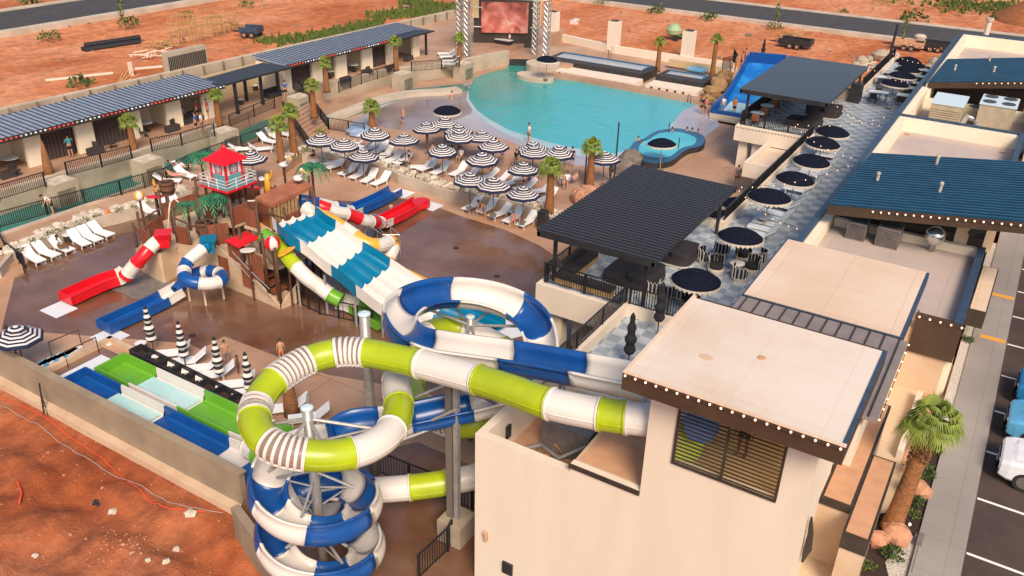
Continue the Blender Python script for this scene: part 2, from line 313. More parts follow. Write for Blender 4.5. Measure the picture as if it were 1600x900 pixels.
def struct(name, mb, m, **k): o = mb.build(name, m, **k); o['kind'] = 'structure'; return o
def single(name, mb, m, label, cat, group=None, **k): return tag(mb.build(name, m, **k), label, cat, group)
ORDN = ['leftmost','second from left','third from left','fourth from left','fifth from left','sixth from left','seventh from left','eighth from left','ninth from left','tenth from left','eleventh from left','twelfth from left','thirteenth from left','fourteenth from left']
def od(i, n):
    if i == n-1 and n > 1: return 'rightmost'
    return ORDN[i]
def of(i, n):
    a = ['nearest','second nearest','third nearest','fourth nearest','fifth nearest','sixth nearest','seventh nearest','eighth nearest','ninth nearest','tenth nearest','eleventh nearest','twelfth nearest','thirteenth nearest','fourteenth nearest','fifteenth nearest','sixteenth nearest','seventeenth nearest','eighteenth nearest']
    return 'farthest' if i == n-1 and n > 1 else a[i]
def spline(ctrl, step=.15):
    """Catmull-Rom through ctrl points, resampled evenly"""
    c = [V(p) for p in ctrl]; c = [c[0]*2-c[1]]+c+[c[-1]*2-c[-2]]; pts = []
    for i in range(1, len(c)-2):
        for k in range(16):
            t = k/16; a, b, d, e = c[i-1], c[i], c[i+1], c[i+2]
            pts.append(.5*((2*b)+(d-a)*t+(2*a-5*b+4*d-e)*t*t+(3*b-a-3*d+e)*t**3))
    pts.append(c[-2]); out = [pts[0]]; acc = 0
    for i in range(1, len(pts)):
        seg = pts[i]-pts[i-1]; L = seg.length
        if L < 1e-6: continue
        pos = step-acc
        while pos <= L: out.append(pts[i-1]+seg*(pos/L)); pos += step
        acc = L-(pos-step)
    out.append(pts[-1]); return out
# ================================================================ GROUND
def dirt_h(x, y):
    wx = -71.6+(y-36.9)*.057
    def st(a, b, v): t = max(0, min(1, (v-a)/(b-a))); return t*t*(3-2*t)
    z = -.9
    z = z+(2.25-z)*st(wx+.3, wx-.3, x)
    z = z+(1.0-z)*st(97.5, 99.5, y)*(1-st(wx+.3, wx-.3, x)*.6)
    nz = noise.noise(V((x*.06, y*.06, 3)))*.5+noise.noise(V((x*.25, y*.25, 1)))*.15
    if y < 17.2 and x > -80:
        near = st(17.2, 15.5, y); z += near*(noise.noise(V((x*.45, y*.45, 8)))*.55+noise.noise(V((x*1.3, y*1.3, 5)))*.2+noise.noise(V((x*3.6, y*3.6, 2)))*.06)
        # worn trench that follows the wall foot
        z -= .35*math.exp(-((y-14.6-.25*math.sin(x*.5))/.7)**2)
    elif x < wx or y > 99: z += nz*.6*st(0, 6, max(wx-x, y-99))
    if x > -7 and y > 18 and y < 125: z = -1.2
    return z
def axis(parts):
    out = []
    for a, b, st in parts:
        n = max(1, int(round((b-a)/st))); out += [a+(b-a)*i/n for i in range(n)]
    return out+[parts[-1][1]]
g = MB()
xs = axis([(-1500,-300,200),(-300,-100,10),(-100,-73,3),(-73,-66,.6),(-66,-46,4),(-46,-19,.3),(-19,-5,2),(-5,100,10),(100,1500,200)])
ys = axis([(-300,-20,40),(-20,2,4),(2,18,.3),(18,30,4),(30,95,4),(95,101,.7),(101,160,3),(160,400,20),(400,1800,200)])
nx, ny = len(xs), len(ys)
g.v = [V((x, y, dirt_h(x, y))) for y in ys for x in xs]
g.f = [(j*nx+i, j*nx+i+1, (j+1)*nx+i+1, (j+1)*nx+i) for j in range(ny-1) for i in range(nx-1)]; g.mi = [0]*len(g.f)
o = struct('dirt_ground', g, 'dirt', smooth=True, base=(0,0,0))
def sheet(name, poly, z, m, thick=.3, kind='structure'):
    return struct(name, MB().prism([(p[0], p[1]) for p in poly], z-thick, z), m, base=(0,0,0))
# streets beyond the site
sheet('street', [(-112,-40),(-101.3,-40),(-101.3,300),(-112,300)], 2.75, 'asphalt', .6)
for x0, x1 in ((-101.3,-99.9),(-113.4,-112)): sheet('pavement', [(x0,-40),(x1,-40),(x1,300),(x0,300)], 2.87, 'concrete_pale', .6)
sheet('cross_street', [(-99,125.5),(60,125.5),(60,137),(-99,137)], 1.35, 'asphalt', .6)
for y0, y1 in ((124.2,125.5),(137,138.4)): sheet('pavement', [(-99,y0),(60,y0),(60,y1),(-99,y1)], 1.47, 'concrete_pale', .6)
# terraces of the park (levels measured from the photo): splash pad 0, pool terrace .6, cabana terrace 2
def pp(l, z): return [tuple(P(a, b, z)[:2]) for a, b in l]
sheet('splash_pad_apron', [(-56,17.9),(-13,17.9),(-7,22),(-7,50),(-56,50)], 0, 'splash_edge')
spl = pp([(38,412),(75,384),(112,368),(152,352),(205,330),(250,318),(300,305),(400,293),(440,300),(500,303),(560,306),(610,300),(660,305),(720,328),(790,350),(840,372)], 0)
wet = [(x+.6, y-.9) for x, y in spl]+[(-19,42),(-15,38),(-15,24),(-27,23.6),(-34,24),(-43.3,19.5)]
sheet('splash_pad', wet, .006, 'splash', .3)
sheet('plaza_paving', [(-33,18),(-12,18),(-12,25),(-21,27.3),(-26,25.8),(-33,25.5)], .012, 'plaza', .3)
sheet('service_yard_paving', [(-22.6,17.2),(-22.3,16.6)]+[tuple(P(a,b,.02)[:2]) for a,b in ((372,815),(450,915))]+[(-12,6),(-5,6),(-5,24),(-19,24),(-22,20)], .018, 'splash', .3)
# pool terrace
tb = pp([(0,420),(20,396),(60,376),(100,358),(145,342),(190,331),(240,318),(300,298),(380,284),(440,264),(472,240),(500,237),(535,245),(570,252),(608,264),(625,273),(660,284),(690,295),(720,301),(770,308),(835,324),(870,345),(900,372)], .6)
ter = tb+[(-14,46.5),(-7,48),(-7,125),(-34,99),(-62,99),(-62,20),(-54.5,20)]
sheet('pool_terrace_paving', ter, .6, 'plaza', .9)
# raised planting strip between splash pad and terrace: pale retaining wall + strip of rocks
wall_line = [P(a, b, .6) for a, b in [(0,424),(20,400),(60,380),(100,362),(145,346),(190,335),(240,322),(300,302)]]
def ribbon(mb, line, w, z0, z1, side=1):
    pts = [V((p.x, p.y, 0)) for p in line]; n = len(pts)
    L = []
    for i, p in enumerate(pts):
        d = (pts[min(i+1, n-1)]-pts[max(i-1, 0)]).normalized(); L.append((p, p+V((-d.y, d.x, 0))*w*side))
    for i in range(n-1):
        a, b = L[i]; c, d = L[i+1]
        q = [(a.x,a.y,z0),(c.x,c.y,z0),(d.x,d.y,z0),(b.x,b.y,z0),(a.x,a.y,z1),(c.x,c.y,z1),(d.x,d.y,z1),(b.x,b.y,z1)]
        fs = [(3,2,1,0),(4,5,6,7),(0,1,5,4),(2,3,7,6)]
        if i == 0: fs.append((0,4,7,3))
        if i == n-2: fs.append((1,2,6,5))
        mb.add(q, fs)
    return mb
single('retaining_wall', ribbon(MB(), wall_line, .25, 0, .78), 'concrete_pale', 'low pale wall holding the rock strip behind the row of loungers at the far left', 'wall')
wl2 = spline([P(a, b, .6) for a, b in [(472,244),(500,241),(535,249),(570,256),(608,268),(625,278),(660,289),(690,300),(720,306),(770,313),(835,329),(870,350)]], 1)
single('retaining_wall', ribbon(MB(), wl2, .25, 0, .8), 'concrete_pale', 'curving pale wall between the splash pad and the umbrella terrace', 'wall')
# pool
pool = pp([(740,122),(765,113),(793,106),(794,97),(827,97),(827,108),(833,116),(900,126),(1000,146),(1090,163),(1068,172),(1052,190),(1042,205),(1000,228),(960,240),(900,232),(858,222),(830,214),(795,203),(768,188),(745,172),(733,155),(732,140),(738,131)], .62)
sheet('pool_beach', pp([(790,116),(1080,160),(1118,182),(1125,196),(1085,225),(1040,262),(960,262),(900,258),(850,246),(800,222),(760,208),(690,192),(640,192),(600,186),(560,200),(540,196),(590,165),(640,146),(700,138)], .604), .604, 'beach', .3)
sheet('pool_shallows', pp([(738,132),(700,138),(640,148),(600,166),(580,180),(600,200),(650,205),(690,196),(735,178),(745,160)], .608), .608, 'beach_wet', .3)
sheet('pool_edge_water', pp([(733,135),(728,155),(741,176),(764,194),(790,210),(826,222),(855,231),(900,242),(960,252),(1005,238),(1060,190),(1000,200)], .615), .615, 'pool_edge_water', .3)
o = sheet('pool_water', pool, .625, 'pool_water', .3)
sheet('river_water', [(-56.9,18),(-53.9,18),(-53.5,38),(-54.3,45),(-55.2,50),(-58,57),(-58,45),(-56.3,38),(-56.6,27)], .63, 'river_water', .3)
riv = pp([(440,197),(520,176),(560,165),(600,150),(625,142),(640,139),(722,131),(735,140),(700,147),(640,150),(600,162),(560,178),(520,192),(470,208)], .634)
sheet('river_water', riv, .634, 'river_water', .3)
single('river_kerb', ribbon(MB(), spline([P(a, b, .75) for a, b in [(515,192),(545,181),(580,167),(615,155),(650,149),(690,147),(722,143)]], 1.2), 1.4, .3, .95), 'concrete_pale', 'wide curved pale kerb between the narrow water channel and the shallow beach', 'kerb')
single('river_kerb', ribbon(MB(), spline([(-53.7,18,0),(-53.2,28,0),(-53.3,38,0),(-54.2,46,0)], 2), .3, .3, .72), 'concrete_pale', 'thin kerb along the green water channel at the far left', 'kerb')
# stone coping on the far edge of the pool with raised planting wall
single('pool_wall', ribbon(MB(), [P(a, b, .62) for a, b in [(828,118),(900,127),(1000,146),(1092,163)]], 1.2, .3, 1.0), 'plaza', 'low stepped peach wall along the far edge of the wave pool', 'wall')
# cabana terrace
sheet('cabana_terrace_paving', [(-70,18),(-56.6,18),(-56.4,30),(-55.9,38),(-56.5,46),(-58.9,56),(-58.3,62),(-57,69),(-53.4,77),(-53.6,79),(-52.5,83),(-52.5,99.4),(-70,99.4)], 2.0, 'plaza', 2.3)
def textured_wall(name, pts, w, z0, z1, m, label, cat='wall', pil=()):
    mb = MB(); ribbon(mb, pts, w, z0, z1); r = empty(name, tuple(V((pts[0][0], pts[0][1], z0))), label, cat)
    mb.build('wall_face', m, r); c = ribbon(MB(), [V(p) for p in pts], w+.08, z1+.003, z1+.09); c.build('coping', 'concrete_pale', r); return r
tw = textured_wall('terrace_wall', [V(p) for p in [(-56.5,18,0),(-56.3,30,0),(-55.8,38,0),(-56.3,46,0)]],   .3, -.2, 2.15, 'terrace_concrete', 'long board-marked concrete wall under the cabana terrace at the far left')
tw2 = textured_wall('terrace_wall', spline([(-58.6,56,0),(-58.6,59.5,0),(-58.0,63,0),(-57.2,66.5,0),(-56.9,69,0),(-54.9,72.6,0),(-53.2,76.6,0),(-52.6,79.5,0),(-51.9,82.2,0),(-51.3,83.8,0)], 1.2), .3, -.2, 2.15, 'terrace_concrete', 'curved concrete wall between the far cabanas and the narrow water channel')
pil = [(100,297,'behind the green water channel, nearest the left edge'),(236,262,'behind the green water channel, right of the turquoise-shirted walker'),(355,215,'beside the mid shelter with the small palm'),(472,160,'at the top of the concrete stairs'),(633,122,'under the palm in front of the far cabanas'),(727,106,'beside the screen palm')]
for a, b, t in pil:
    c = P(a, b+8, 1.2); r = empty('planter_pier', (c.x, c.y, -.2), 'concrete pier with weathered face '+t, 'planter')
    MB().box((c.x-.25, c.y, 1.0), (1.5, 1.8, 2.5)).build('pier', 'terrace_concrete', r); MB().box((c.x+.52, c.y-.05, .75), (.06, 1.3, 2.0)).build('stained_face', 'concrete_stain', r)
    MB().box((c.x-.25, c.y, 2.27), (1.25, 1.5, .05)).build('soil', 'rock_pale', r)
# retaining wall behind the cabanas
r = empty('boundary_wall', (-71.6, 37, 1.4), 'long block wall between the cabanas and the open red dirt', 'wall')
bwp = [V(p) for p in [(-72.9,14,0),(-71.6,36.9,0),(-70.4,57,0),(-68.1,97,0)]]
ribbon(MB(), bwp, .3, -.5, 2.9).build('wall_face', 'concrete', r); ribbon(MB(), bwp, .4, 2.9, 3.0).build('coping', 'concrete_pale', r)
jm = MB()
for i in range(34):
    y = 16+i*2.4; x = -71.6+(y-36.9)*.057; jm.box((x-.0+.03, y, 1.5), (.62, .03, 2.96))
jm.build('joint', 'concrete_stain', r)
# walls round the lower-left slides
gw = empty('yard_wall', (-31, 17.7, -1.6), 'grey-brown rendered wall between the red dirt and the slide run-outs', 'wall')
MB().bx(-41.5,-22.9,17.35,17.62,-1.6,1.05).build('wall_face', 'yard_concrete', gw); MB().bx(-41.6,-22.8,17.3,17.67,1.053,1.12).build('coping', 'yard_concrete', gw)
MB().bx(-41.6,-22.9,16.95,17.35,-1.6,-.55).build('footing', 'stucco_tan', gw)
for x in (-39.5,-39.0): pass
gw = empty('yard_wall', (-22.8, 15, -1.6), 'short grey wall turning the corner below the blue spiral slide', 'wall')
gq = [P(360,792,.6), P(400,846,.6), P(450,912,.6)]; ribbon(MB(), gq, .28, -1.8, .5, 1).build('wall_face', 'yard_concrete', gw); ribbon(MB(), gq, .34, .503, .57, 1).build('coping', 'yard_concrete', gw)
# ================================================================ FENCES
def fence(pts, h, label, z=0, gap=.13, post=2.2, name='railing', rr=.022):
    """posts, two rails and thin pickets"""
    pts = [V(p) for p in pts]; base = (pts[0].x, pts[0].y, pts[0].z+z); r = empty(name, base, label, 'railing'); a = MB(); b = MB(); pk = MB(); c = MB()
    for i in range(len(pts)-1):
        p, q = pts[i]+V((0,0,z)), pts[i+1]+V((0,0,z)); L = (q-p).length; n = max(1, round(L/post))
        a.beam(p+V((0,0,h)), q+V((0,0,h)), .06, .05); b.beam(p+V((0,0,.12)), q+V((0,0,.12)), .04, .035)
        for k in range(n+(1 if i == len(pts)-2 else 0)): u = p.lerp(q, k/n); c.box(u+V((0,0,h/2+.01)), (.075,.075,h+.02))
        m_ = max(1, int(L/gap))
        for k in range(m_): u = p.lerp(q, (k+.5)/m_); pk.add([u+V((-rr,0,.12)),u+V((rr,0,.12)),u+V((rr,0,h)),u+V((-rr,0,h)),u+V((0,-rr,.12)),u+V((0,rr,.12)),u+V((0,rr,h)),u+V((0,-rr,h))], [(0,1,2,3),(4,5,6,7)])
    a.build('top_rail', 'rail', r); b.build('bottom_rail', 'rail', r); pk.build('pickets', 'rail', r); c.split('post', 'rail', r); return r
fence([P(a, b, .6) for a, b in [(0,357),(75,336),(190,305),(262,284)]], 1.1, 'black picket fence along the green water channel at the far left')
fence([P(a, b, .6) for a, b in [(262,284),(300,262),(350,243),(405,222),(445,208)]], 1.1, 'black picket fence behind the loungers and the lifeguard hut')
fence([P(a, b, 2.1) for a, b in [(0,330-16),(72,292)]], 1.05, 'short black railing on the cabana terrace at the left edge')
fence([P(a, b, 2.1) for a, b in [(106,276),(160,262),(207,249)]], 1.05, 'black railing on the cabana terrace under the turquoise-shirted walker')
fence([P(a, b, 2.1) for a, b in [(238,238),(285,228),(336,213)]], 1.05, 'black railing on the cabana terrace beside the group of guests')
fence([P(a, b, 2.1) for a, b in [(360,199),(398,183),(430,170)]], 1.05, 'black railing in front of the flat-roofed shelter')
fence([P(a, b, 2.1) for a, b in [(530,145),(565,132),(590,124),(616,116)]], 1.05, 'black railing in front of the middle far cabanas')
fence([P(a, b, 2.1) for a, b in [(643,113),(690,109),(718,105)]], 1.05, 'black railing beside the far loungers near the screen')
fence([P(446,200,.6)+V((0,0,1.4)), P(483,232,.6)], 1.0, 'sloping black handrail on the left of the concrete stairs')
fence([P(470,165,.6)+V((0,0,1.4)), P(514,203,.6)], 1.0, 'sloping black handrail on the right of the concrete stairs')
fence([P(514,203,.6), P(545,208,.6), P(570,213,.6)], 1.1, 'short black fence in front of the blue plastic sheet')
fence([P(2,380,.0), P(12,400,0), P(40,420,0)], 1.0, 'black handrail at the steps on the left edge')
fence([P(585,737,0), P(640,760,0), P(738,798,0)], 1.2, 'black picket fence behind the grey support post')
fence([P(655,905,0), P(700,862,0), P(706,850,0)], 1.2, 'black picket fence at the foot of the grey support post')
# stairs up to the cabana terrace
st = empty('stairs', tuple(P(500,215,.6)), 'pale concrete stairs between two black handrails', 'stairs'); sm = MB()
a0, a1 = P(484,228,.6), P(516,207,.6); b0, b1 = P(452,203,.6), P(482,183,.6)
dr = (b0-a0); dr.z = 0; wv = a1-a0
for k in range(9):
    f0, f1 = k/9, 1.0; q = [a0+dr*f0, a0+wv+dr*f0, a0+wv+dr, a0+dr]; sm.prism([(v.x, v.y) for v in q], .55+k*.155, .755+k*.155)
sm.build('steps', 'plaza', st)
st = empty('stairs', tuple(P(15,420,0)), 'wide peach concrete steps at the left edge of the splash pad', 'stairs'); sm = MB()
for k in range(4):
    sm.prism(pp([(-60,470-k*14),(38-k*7,428-k*11),(30,398),(-60,430)], 0), -.05+.15*k, .15+.15*k)
sm.build('steps', 'splash_edge', st)
# ================================================================ CABANAS
def ribbed_roof(mb_slab, mb_rib, corners, th=.16, n=40, rh=.07, rw=.1):
    """corners FL,FR,BR,BL (front edge first) as world points; ribs run front to back"""
    a, b, c, d = [V(p) for p in corners]
    up = V((0,0,th))
    mb_slab.add([a,b,c,d,a+up,b+up,c+up,d+up], [(3,2,1,0),(4,5,6,7),(0,1,5,4),(1,2,6,5),(2,3,7,6),(3,0,4,7)])
    for k in range(n):
        t = (k+.5)/n; p, q = a.lerp(b, t)+up*1.02, d.lerp(c, t)+up*1.02; mb_rib.beam(p+V((0,0,rh/2)), q+V((0,0,rh/2)), rw, rh)
def cabana(y0, y1, xf, openings, label, light=True, shift=.06):
    r = empty('cabana_block', (xf-1.4, (y0+y1)/2, 2), label, 'cabana building'); H = 2.0
    fx = lambda y: xf+(y-y0)*shift
    w_ = MB(); n = len(openings)
    # back, ends and front piers
    def quad(xa, ya, xb, yb, t=.18):
        d = V((xb-xa, yb-ya, 0)); L = d.length; w_.box(((xa+xb)/2, (ya+yb)/2, H+1.35), (L, t, 2.7), rz=math.atan2(d.y, d.x))
    D_ = 3.0
    quad(fx(y0)-D_, y0, fx(y1)-D_, y1); quad(fx(y0), y0, fx(y0)-D_+.1, y0); quad(fx(y1), y1, fx(y1)-D_+.1, y1)
    prev = y0+.1
    edges = []
    for (a, b, k) in openings+[(y1-.1, y1-.1, None)]:
        if a > prev+.05: quad(fx(prev), prev, fx(a), a, .3)
        edges.append((prev, a)); prev = b
    for (a, b, k) in openings: w_.box((fx((a+b)/2), (a+b)/2, H+2.55), (.3, b-a, .3))
    for (a, b), (c, d, k) in zip(edges[1:], openings[1:]): pass
    for (a, b) in edges[1:-1]: quad(fx((a+b)/2)-.2, (a+b)/2, fx((a+b)/2)-D_+.1, (a+b)/2+.02, .16)
    w_.build('wall', 'stucco_cream', r)
    for (a, b, k) in openings:
        if k == 'curtain':
            cm = MB(); nn = 18
            vs = []; 
            for i in range(nn+1): y = a+(b-a)*i/nn; x = fx(y)-.28+(.05 if i % 2 else -.05); vs += [(x, y, H+.03), (x, y, H+2.42)]
            cm.add(vs, [(2*i, 2*i+2, 2*i+3, 2*i+1) for i in range(nn)]); cm.build('curtain', 'curtain', r)
        else:
            MB().box((fx(a)-.25, a+.12, H+1.2), (.2,.22,2.4)).build('gathered_curtain', 'curtain', r)
    ex = 1.25
    FL, FR, BR, BL = V((fx(y0)+ex, y0-.3, 4.72)), V((fx(y1)+ex, y1+.3, 4.72)), V((fx(y1)-D_-.25, y1+.3, 4.98)), V((fx(y0)-D_-.25, y0-.3, 4.98))
    rs, rb = MB(), MB(); ribbed_roof(rs, rb, (FL, FR, BR, BL), .12, int((y1-y0)*2.3), .06, .09)
    rf = rs.build('roof', 'steel_roof', r); rb.build('roof_ribs', 'cap_blue', rf)
    MB().beam(FL+V((.03,0,.0)), FR+V((.03,0,.0)), .1, .34).build('fascia', 'bronze', r)
    if light:
        bl = [MB(), MB(), MB()]; n = int((y1-y0)/.33)
        for i in range(n):
            p = FL.lerp(FR, (i+.5)/n)+V((.12,0,.06)); bl[(0 if (i//6) % 2 == 0 else (1 if i % 2 else 2))].box(p, (.08,.08,.08))
        for q, nm in zip(bl, ('bulb_red','bulb_blue','paint_white')): q.build('festoon_bulbs', nm, r)
    return r, fx
ops1 = [(28.6,31.8,'room'),(33.0,35.6,'curtain'),(37.0,39.9,'curtain'),(41.0,43.3,'room'),(44.7,46.8,'room')]
c1, fx1 = cabana(21.0, 48.0, -60.3, [(22.5,26.8,'room')]+ops1, 'long cream cabana block under a ribbed steel roof with coloured bulbs, near the left edge')
ops2 = [(57.7,60.4,'curtain'),(61.7,63.6,'room'),(65.1,67.4,'room'),(68.9,71.2,'curtain'),(72.9,75.4,'room')]
c2, fx2 = cabana(56.5, 76.6, -59.4, ops2, 'far cream cabana block under a ribbed steel roof, left of the stage screen', shift=.04)
# flat dark shelter between the blocks
sh = empty('shelter', (-60, 52, 2), 'flat dark shelter roof on black posts linking the two cabana blocks', 'shelter')
q = [P(345,136,4.75), P(458,106,4.75), P(410,97,4.95), P(300,127,4.95)]
MB().prism([(p.x, p.y) for p in q], 4.72, 4.9).build('roof', 'dark_metal', sh)
for a, b in ((372,178),(386,158),(411,163),(436,150)): p = P(a, b, 2); MB().box((p.x, p.y, 3.36), (.22,.22,2.72)).build('post', 'dark_metal', sh)
MB().bx(-62.5,-62.3,48.3,56.3,2,4.4).build('back_wall', 'room_tan', sh)
pg = empty('shelter', (-58.6, 79, 2), 'dark open shelter end roof on one black post beside the far cabanas', 'shelter')
q = [P(625,62,4.8), P(679,49,4.8), P(630,46,4.95), P(605,52,4.95)]; MB().prism([(p.x, p.y) for p in q], 4.75, 4.9).build('roof', 'dark_metal', pg)
p = P(666,86,2); MB().box((p.x, p.y, 3.4), (.2,.2,2.8)).build('post', 'dark_metal', pg)
# louvred utility shed behind shelter
ut = empty('utility_enclosure', tuple(P(300,118,2.2)), 'tan block enclosure with dark slatted front behind the cabana roof', 'enclosure')
a, b = P(272,122,3.0), P(330,118,3.0); MB().bx(-71.6,-70.9,53.2,58.0,2.2,4.7).build('wall', 'concrete', ut)
mb = MB()
for i in range(22): mb.box((-70.86, 53.4+i*.205, 3.3), (.06,.1,2.0))
mb.build('slats', 'dark_metal', ut)
# ================================================================ DECK (upper level)
dz = 4.0
deck = [(-7.1,23.25),(-13.4,23.25),(-13.4,33.6),(-18.3,33.6),(-18.3,45.6),(-13.0,45.6),(-13.0,65.8),(-18.8,65.8),(-18.8,81),(-13.0,81),(-13.0,97),(-7.1,97)]
dk = empty('deck_building', (-13, 50, 0), 'long raised terrace with pale stucco edge and checkered floor beside the tower', 'raised deck')
MB().prism(deck, 3.0, dz-.004).build('slab', 'stucco', dk)
sheet('deck_tile_floor', deck, dz, 'deck_tile', .003)
# parapet kerbs (pale) round the deck
def kerb(mb, x0, x1, y0, y1, z1): mb.bx(x0, x1, y0, y1, 3.4, z1)
k = MB()
kerb(k, -13.75,-13.40,23.25,33.0,4.55); kerb(k, -13.75,-9.6,33.0,33.35,4.55)
kerb(k, -13.35,-12.95,45.2,65.7,4.45); kerb(k, -13.0,-12.7,80.9,97,4.5); kerb(k,-17.0,-13.0,45.4,45.75,4.4)
k.split('parapet', 'stucco', dk)
# wide fascias
MB().bx(-18.55,-13.76,33.35,33.62,2.6,4.06).build('fascia', 'stucco', dk)
MB().bx(-18.55,-18.32,33.63,45.6,2.6,4.06).build('fascia', 'stucco', dk)
MB().bx(-19.0,-13.0,65.4,65.78,2.9,4.1).build('fascia', 'stucco', dk); MB().bx(-19.0,-18.82,65.8,81,2.9,4.1).build('fascia', 'stucco', dk)
# lower storey walls and columns
wl = MB(); wl.bx(-13.3,-8,23.25,33.0,-.2,3.0); wl.bx(-14.6,-8,45.7,65.3,-.2,3.0) if False else None
wl.bx(-13.2,-8,33.7,97,-.2,3.0); wl.bx(-17.2,-13.2,35.0,45.0,-.2,3.0); wl.split('lower_wall', 'stucco', dk)
for x, y in ((-17.6,34.2),(-17.9,39.5),(-18.3,66.2),(-17.2,66.2),(-18.3,72)): MB().box((x, y, 1.4), (.7,.7,3.2)).build('column', 'stucco', dk)
# small ledge roof on the pool side of the deck
lr = empty('ledge_roof', (-14.6,62,.6), 'small open-topped peach roof tray on the pool side of the raised deck', 'roof')
a = P(1172,245,3.2); y0 = a.y
MB().bx(-15.6,-13.4,60.2,65.2,.6,2.2).build('wall', 'stucco', lr); MB().bx(-16.3,-13.4,59.6,65.35,2.2,2.85).build('slab', 'stucco', lr)
MB().bx(-16.0,-13.5,59.9,65.1,2.853,2.87).build('roof_surface', 'roof_peach', lr)
kk = MB(); kk.bx(-16.3,-16.0,59.6,65.35,2.85,3.3); kk.bx(-16.0,-13.4,59.6,59.9,2.85,3.3); kk.split('parapet', 'stucco', lr)
fence([(-13.6,23.4,0),(-13.6,33.2,0)], .95, 'long black railing on the near parapet of the checkered deck beside the tower roof', 4.5)
fence([(-13.4,33.2,0),(-9.6,33.2,0)], .95, 'black railing across the deck in front of the striped armchairs', 4.5)
fence([(-18.3,33.8,0),(-13.8,33.8,0)], 1.1, 'black railing on the near edge of the daybed terrace under the slatted pergola', 4.0)
fence([(-18.2,33.9,0),(-18.2,45.4,0)], 1.1, 'black railing on the pool side of the daybed terrace', 4.0)
fence([(-18.2,45.5,0),(-13.3,45.5,0)], 1.1, 'black railing on the far edge of the daybed terrace', 4.0)
fence([(-13.1,45.7,0),(-13.1,65.6,0)], 1.05, 'dark glass-like railing along the deck between the black umbrellas and the pool', 4.1, gap=.1, rr=.03)
fence([(-18.7,65.9,0),(-13.2,65.9,0)], 1.1, 'black railing on the near edge of the far bar terrace', 4.0)
fence([(-18.8,66,0),(-18.8,81,0)], 1.1, 'black railing between the far bar terrace and the blue surf slide', 4.0)
fence([(-12.9,82,0),(-12.9,98,0)], 1.3, 'tall dark railing on the far-left edge of the long deck', 4.1, gap=.09, rr=.04)
# parapet wall between deck and roofs
pw = empty('parapet_wall', (-7.1, 60, 4), 'long dark-capped parapet between the checkered deck and the low roofs', 'wall')
MB().bx(-7.06,-6.85,34.5,92.5,3.9,8.12).build('wall_face', 'stucco_cream', pw); MB().bx(-7.16,-6.82,34.4,92.6,8.123,8.25).build('cap', 'cap_blue', pw)
# ================================================================ PERGOLAS
def pergola(x0, x1, y0, y1, z, n, posts, label, sl=.14, zb=4.0, solid=False):
    r = empty('pergola', ((x0+x1)/2, (y0+y1)/2, zb), label, 'pergola'); b = MB()
    for x in (x0+.1, x1-.1): b.beam((x, y0, z-.14), (x, y1, z-.14), .14, .2)
    for y in (y0+.08, y1-.08): b.beam((x0, y, z-.14), (x1, y, z-.14), .16, .28)
    b.build('frame', 'dark_metal', r); s = MB()
    for i in range(n):
        y = y0+(y1-y0)*(i+.5)/n; s.box(((x0+x1)/2, y, z+.02), (x1-x0+.16, sl, .12 if not solid else .07))
    s.build('slats', 'slat_metal', r)
    for (x, y) in posts: MB().bx(x-.08, x+.08, y-.08, y+.08, zb+.01, z-.24).build('post', 'dark_metal', r)
    return r
pergola(-18.75,-12.5,33.6,45.1,6.8,37,[(-18.0,34.2),(-13.1,34.2),(-13.1,44.5),(-18.0,44.5)],'large black slatted pergola over the daybed terrace, nearest the tower', sl=.13)
pergola(-19.2,-12.45,65.9,80.0,6.8,56,[(-18.6,66.4),(-15.4,73.0),(-12.9,80),(-18.6,79.6)],'far dark slatted pergola over the bar terrace beside the blue surf slide', sl=.23, solid=True)
# low wall and dark pier beyond far pergola
single('garden_wall', MB().bx(-15.8,-13.2,78.6,79.0,4.0,5.0), 'concrete', 'low tan wall segment beside the black pier on the far deck', 'wall')
single('pier', MB().bx(-13.2,-12.3,78.2,79.2,4.003,5.6), 'dark_metal', 'short black pier at the end of the far deck wall', 'pier')
# ================================================================ TOWER
tb_ = empty('slide_tower', (-4.4, 20.7, -1), 'tall peach stucco slide tower with overhanging flat roof and louvred opening', 'building')
L0, L1, Z0, Z1 = -5.83,-2.86,8.47,10.9; X0, X1, Yf, Yb = -6.66,-2.09,18.8,22.7
wl = MB(); t = .25
wl.bx(X0,L0,Yf,Yf+t,-2,11.0); wl.bx(L1,X1,Yf,Yf+t,-2,11.0); wl.bx(L0,L1,Yf,Yf+t,-2,Z0); wl.bx(L0,L1,Yf,Yf+t,Z1,11.0)
wl.bx(X1-t,X1,Yf+t,Yb,-2,11.0); wl.bx(X0,X1-t,Yb-t,Yb,-2,11.0)
wl.bx(X0,X0+t,Yf+t,Yb-t,-2,8.35)                   # pool side is open above the start platform
wl.bx(X0,X0+t,Yb-.7,Yb-t,8.35,11.0)
wl.build('wall', 'stucco', tb_)
MB().bx(X0+t,X1-t,Yf+t,Yb-t,8.15,8.3).build('platform', 'room_tan', tb_)
MB().bx(X1-t-.03,X1-t,Yf+t,Yb-t,8.3,11).build('inner_lining', 'room_tan', tb_); MB().bx(X0+t,X1-t-.03,Yb-t-.03,Yb-t,8.3,11).build('inner_lining', 'room_tan', tb_)
lf = MB()
for x in (L0+.03,(L0+L1)/2-.05,L1-.03): lf.bx(x-.035,x+.035,Yf-.06,Yf+.02,Z0,Z1)
lf.bx(L0,L1,Yf-.06,Yf+.02,Z0-.06,Z0)
il = bpy.data.lights.new('lamp', 'POINT'); il.energy = 45; il.color = (1,.72,.4); il.shadow_soft_size = .12; ilo = bpy.data.objects.new('platform_lamp_light', il); COL.objects.link(ilo); ilo.location = (-2.75,19.9,10.2)-ORIG[tb_.name] if False else V((-2.75,19.9,10.2))-ORIG[tb_.name]; ilo.parent = tb_
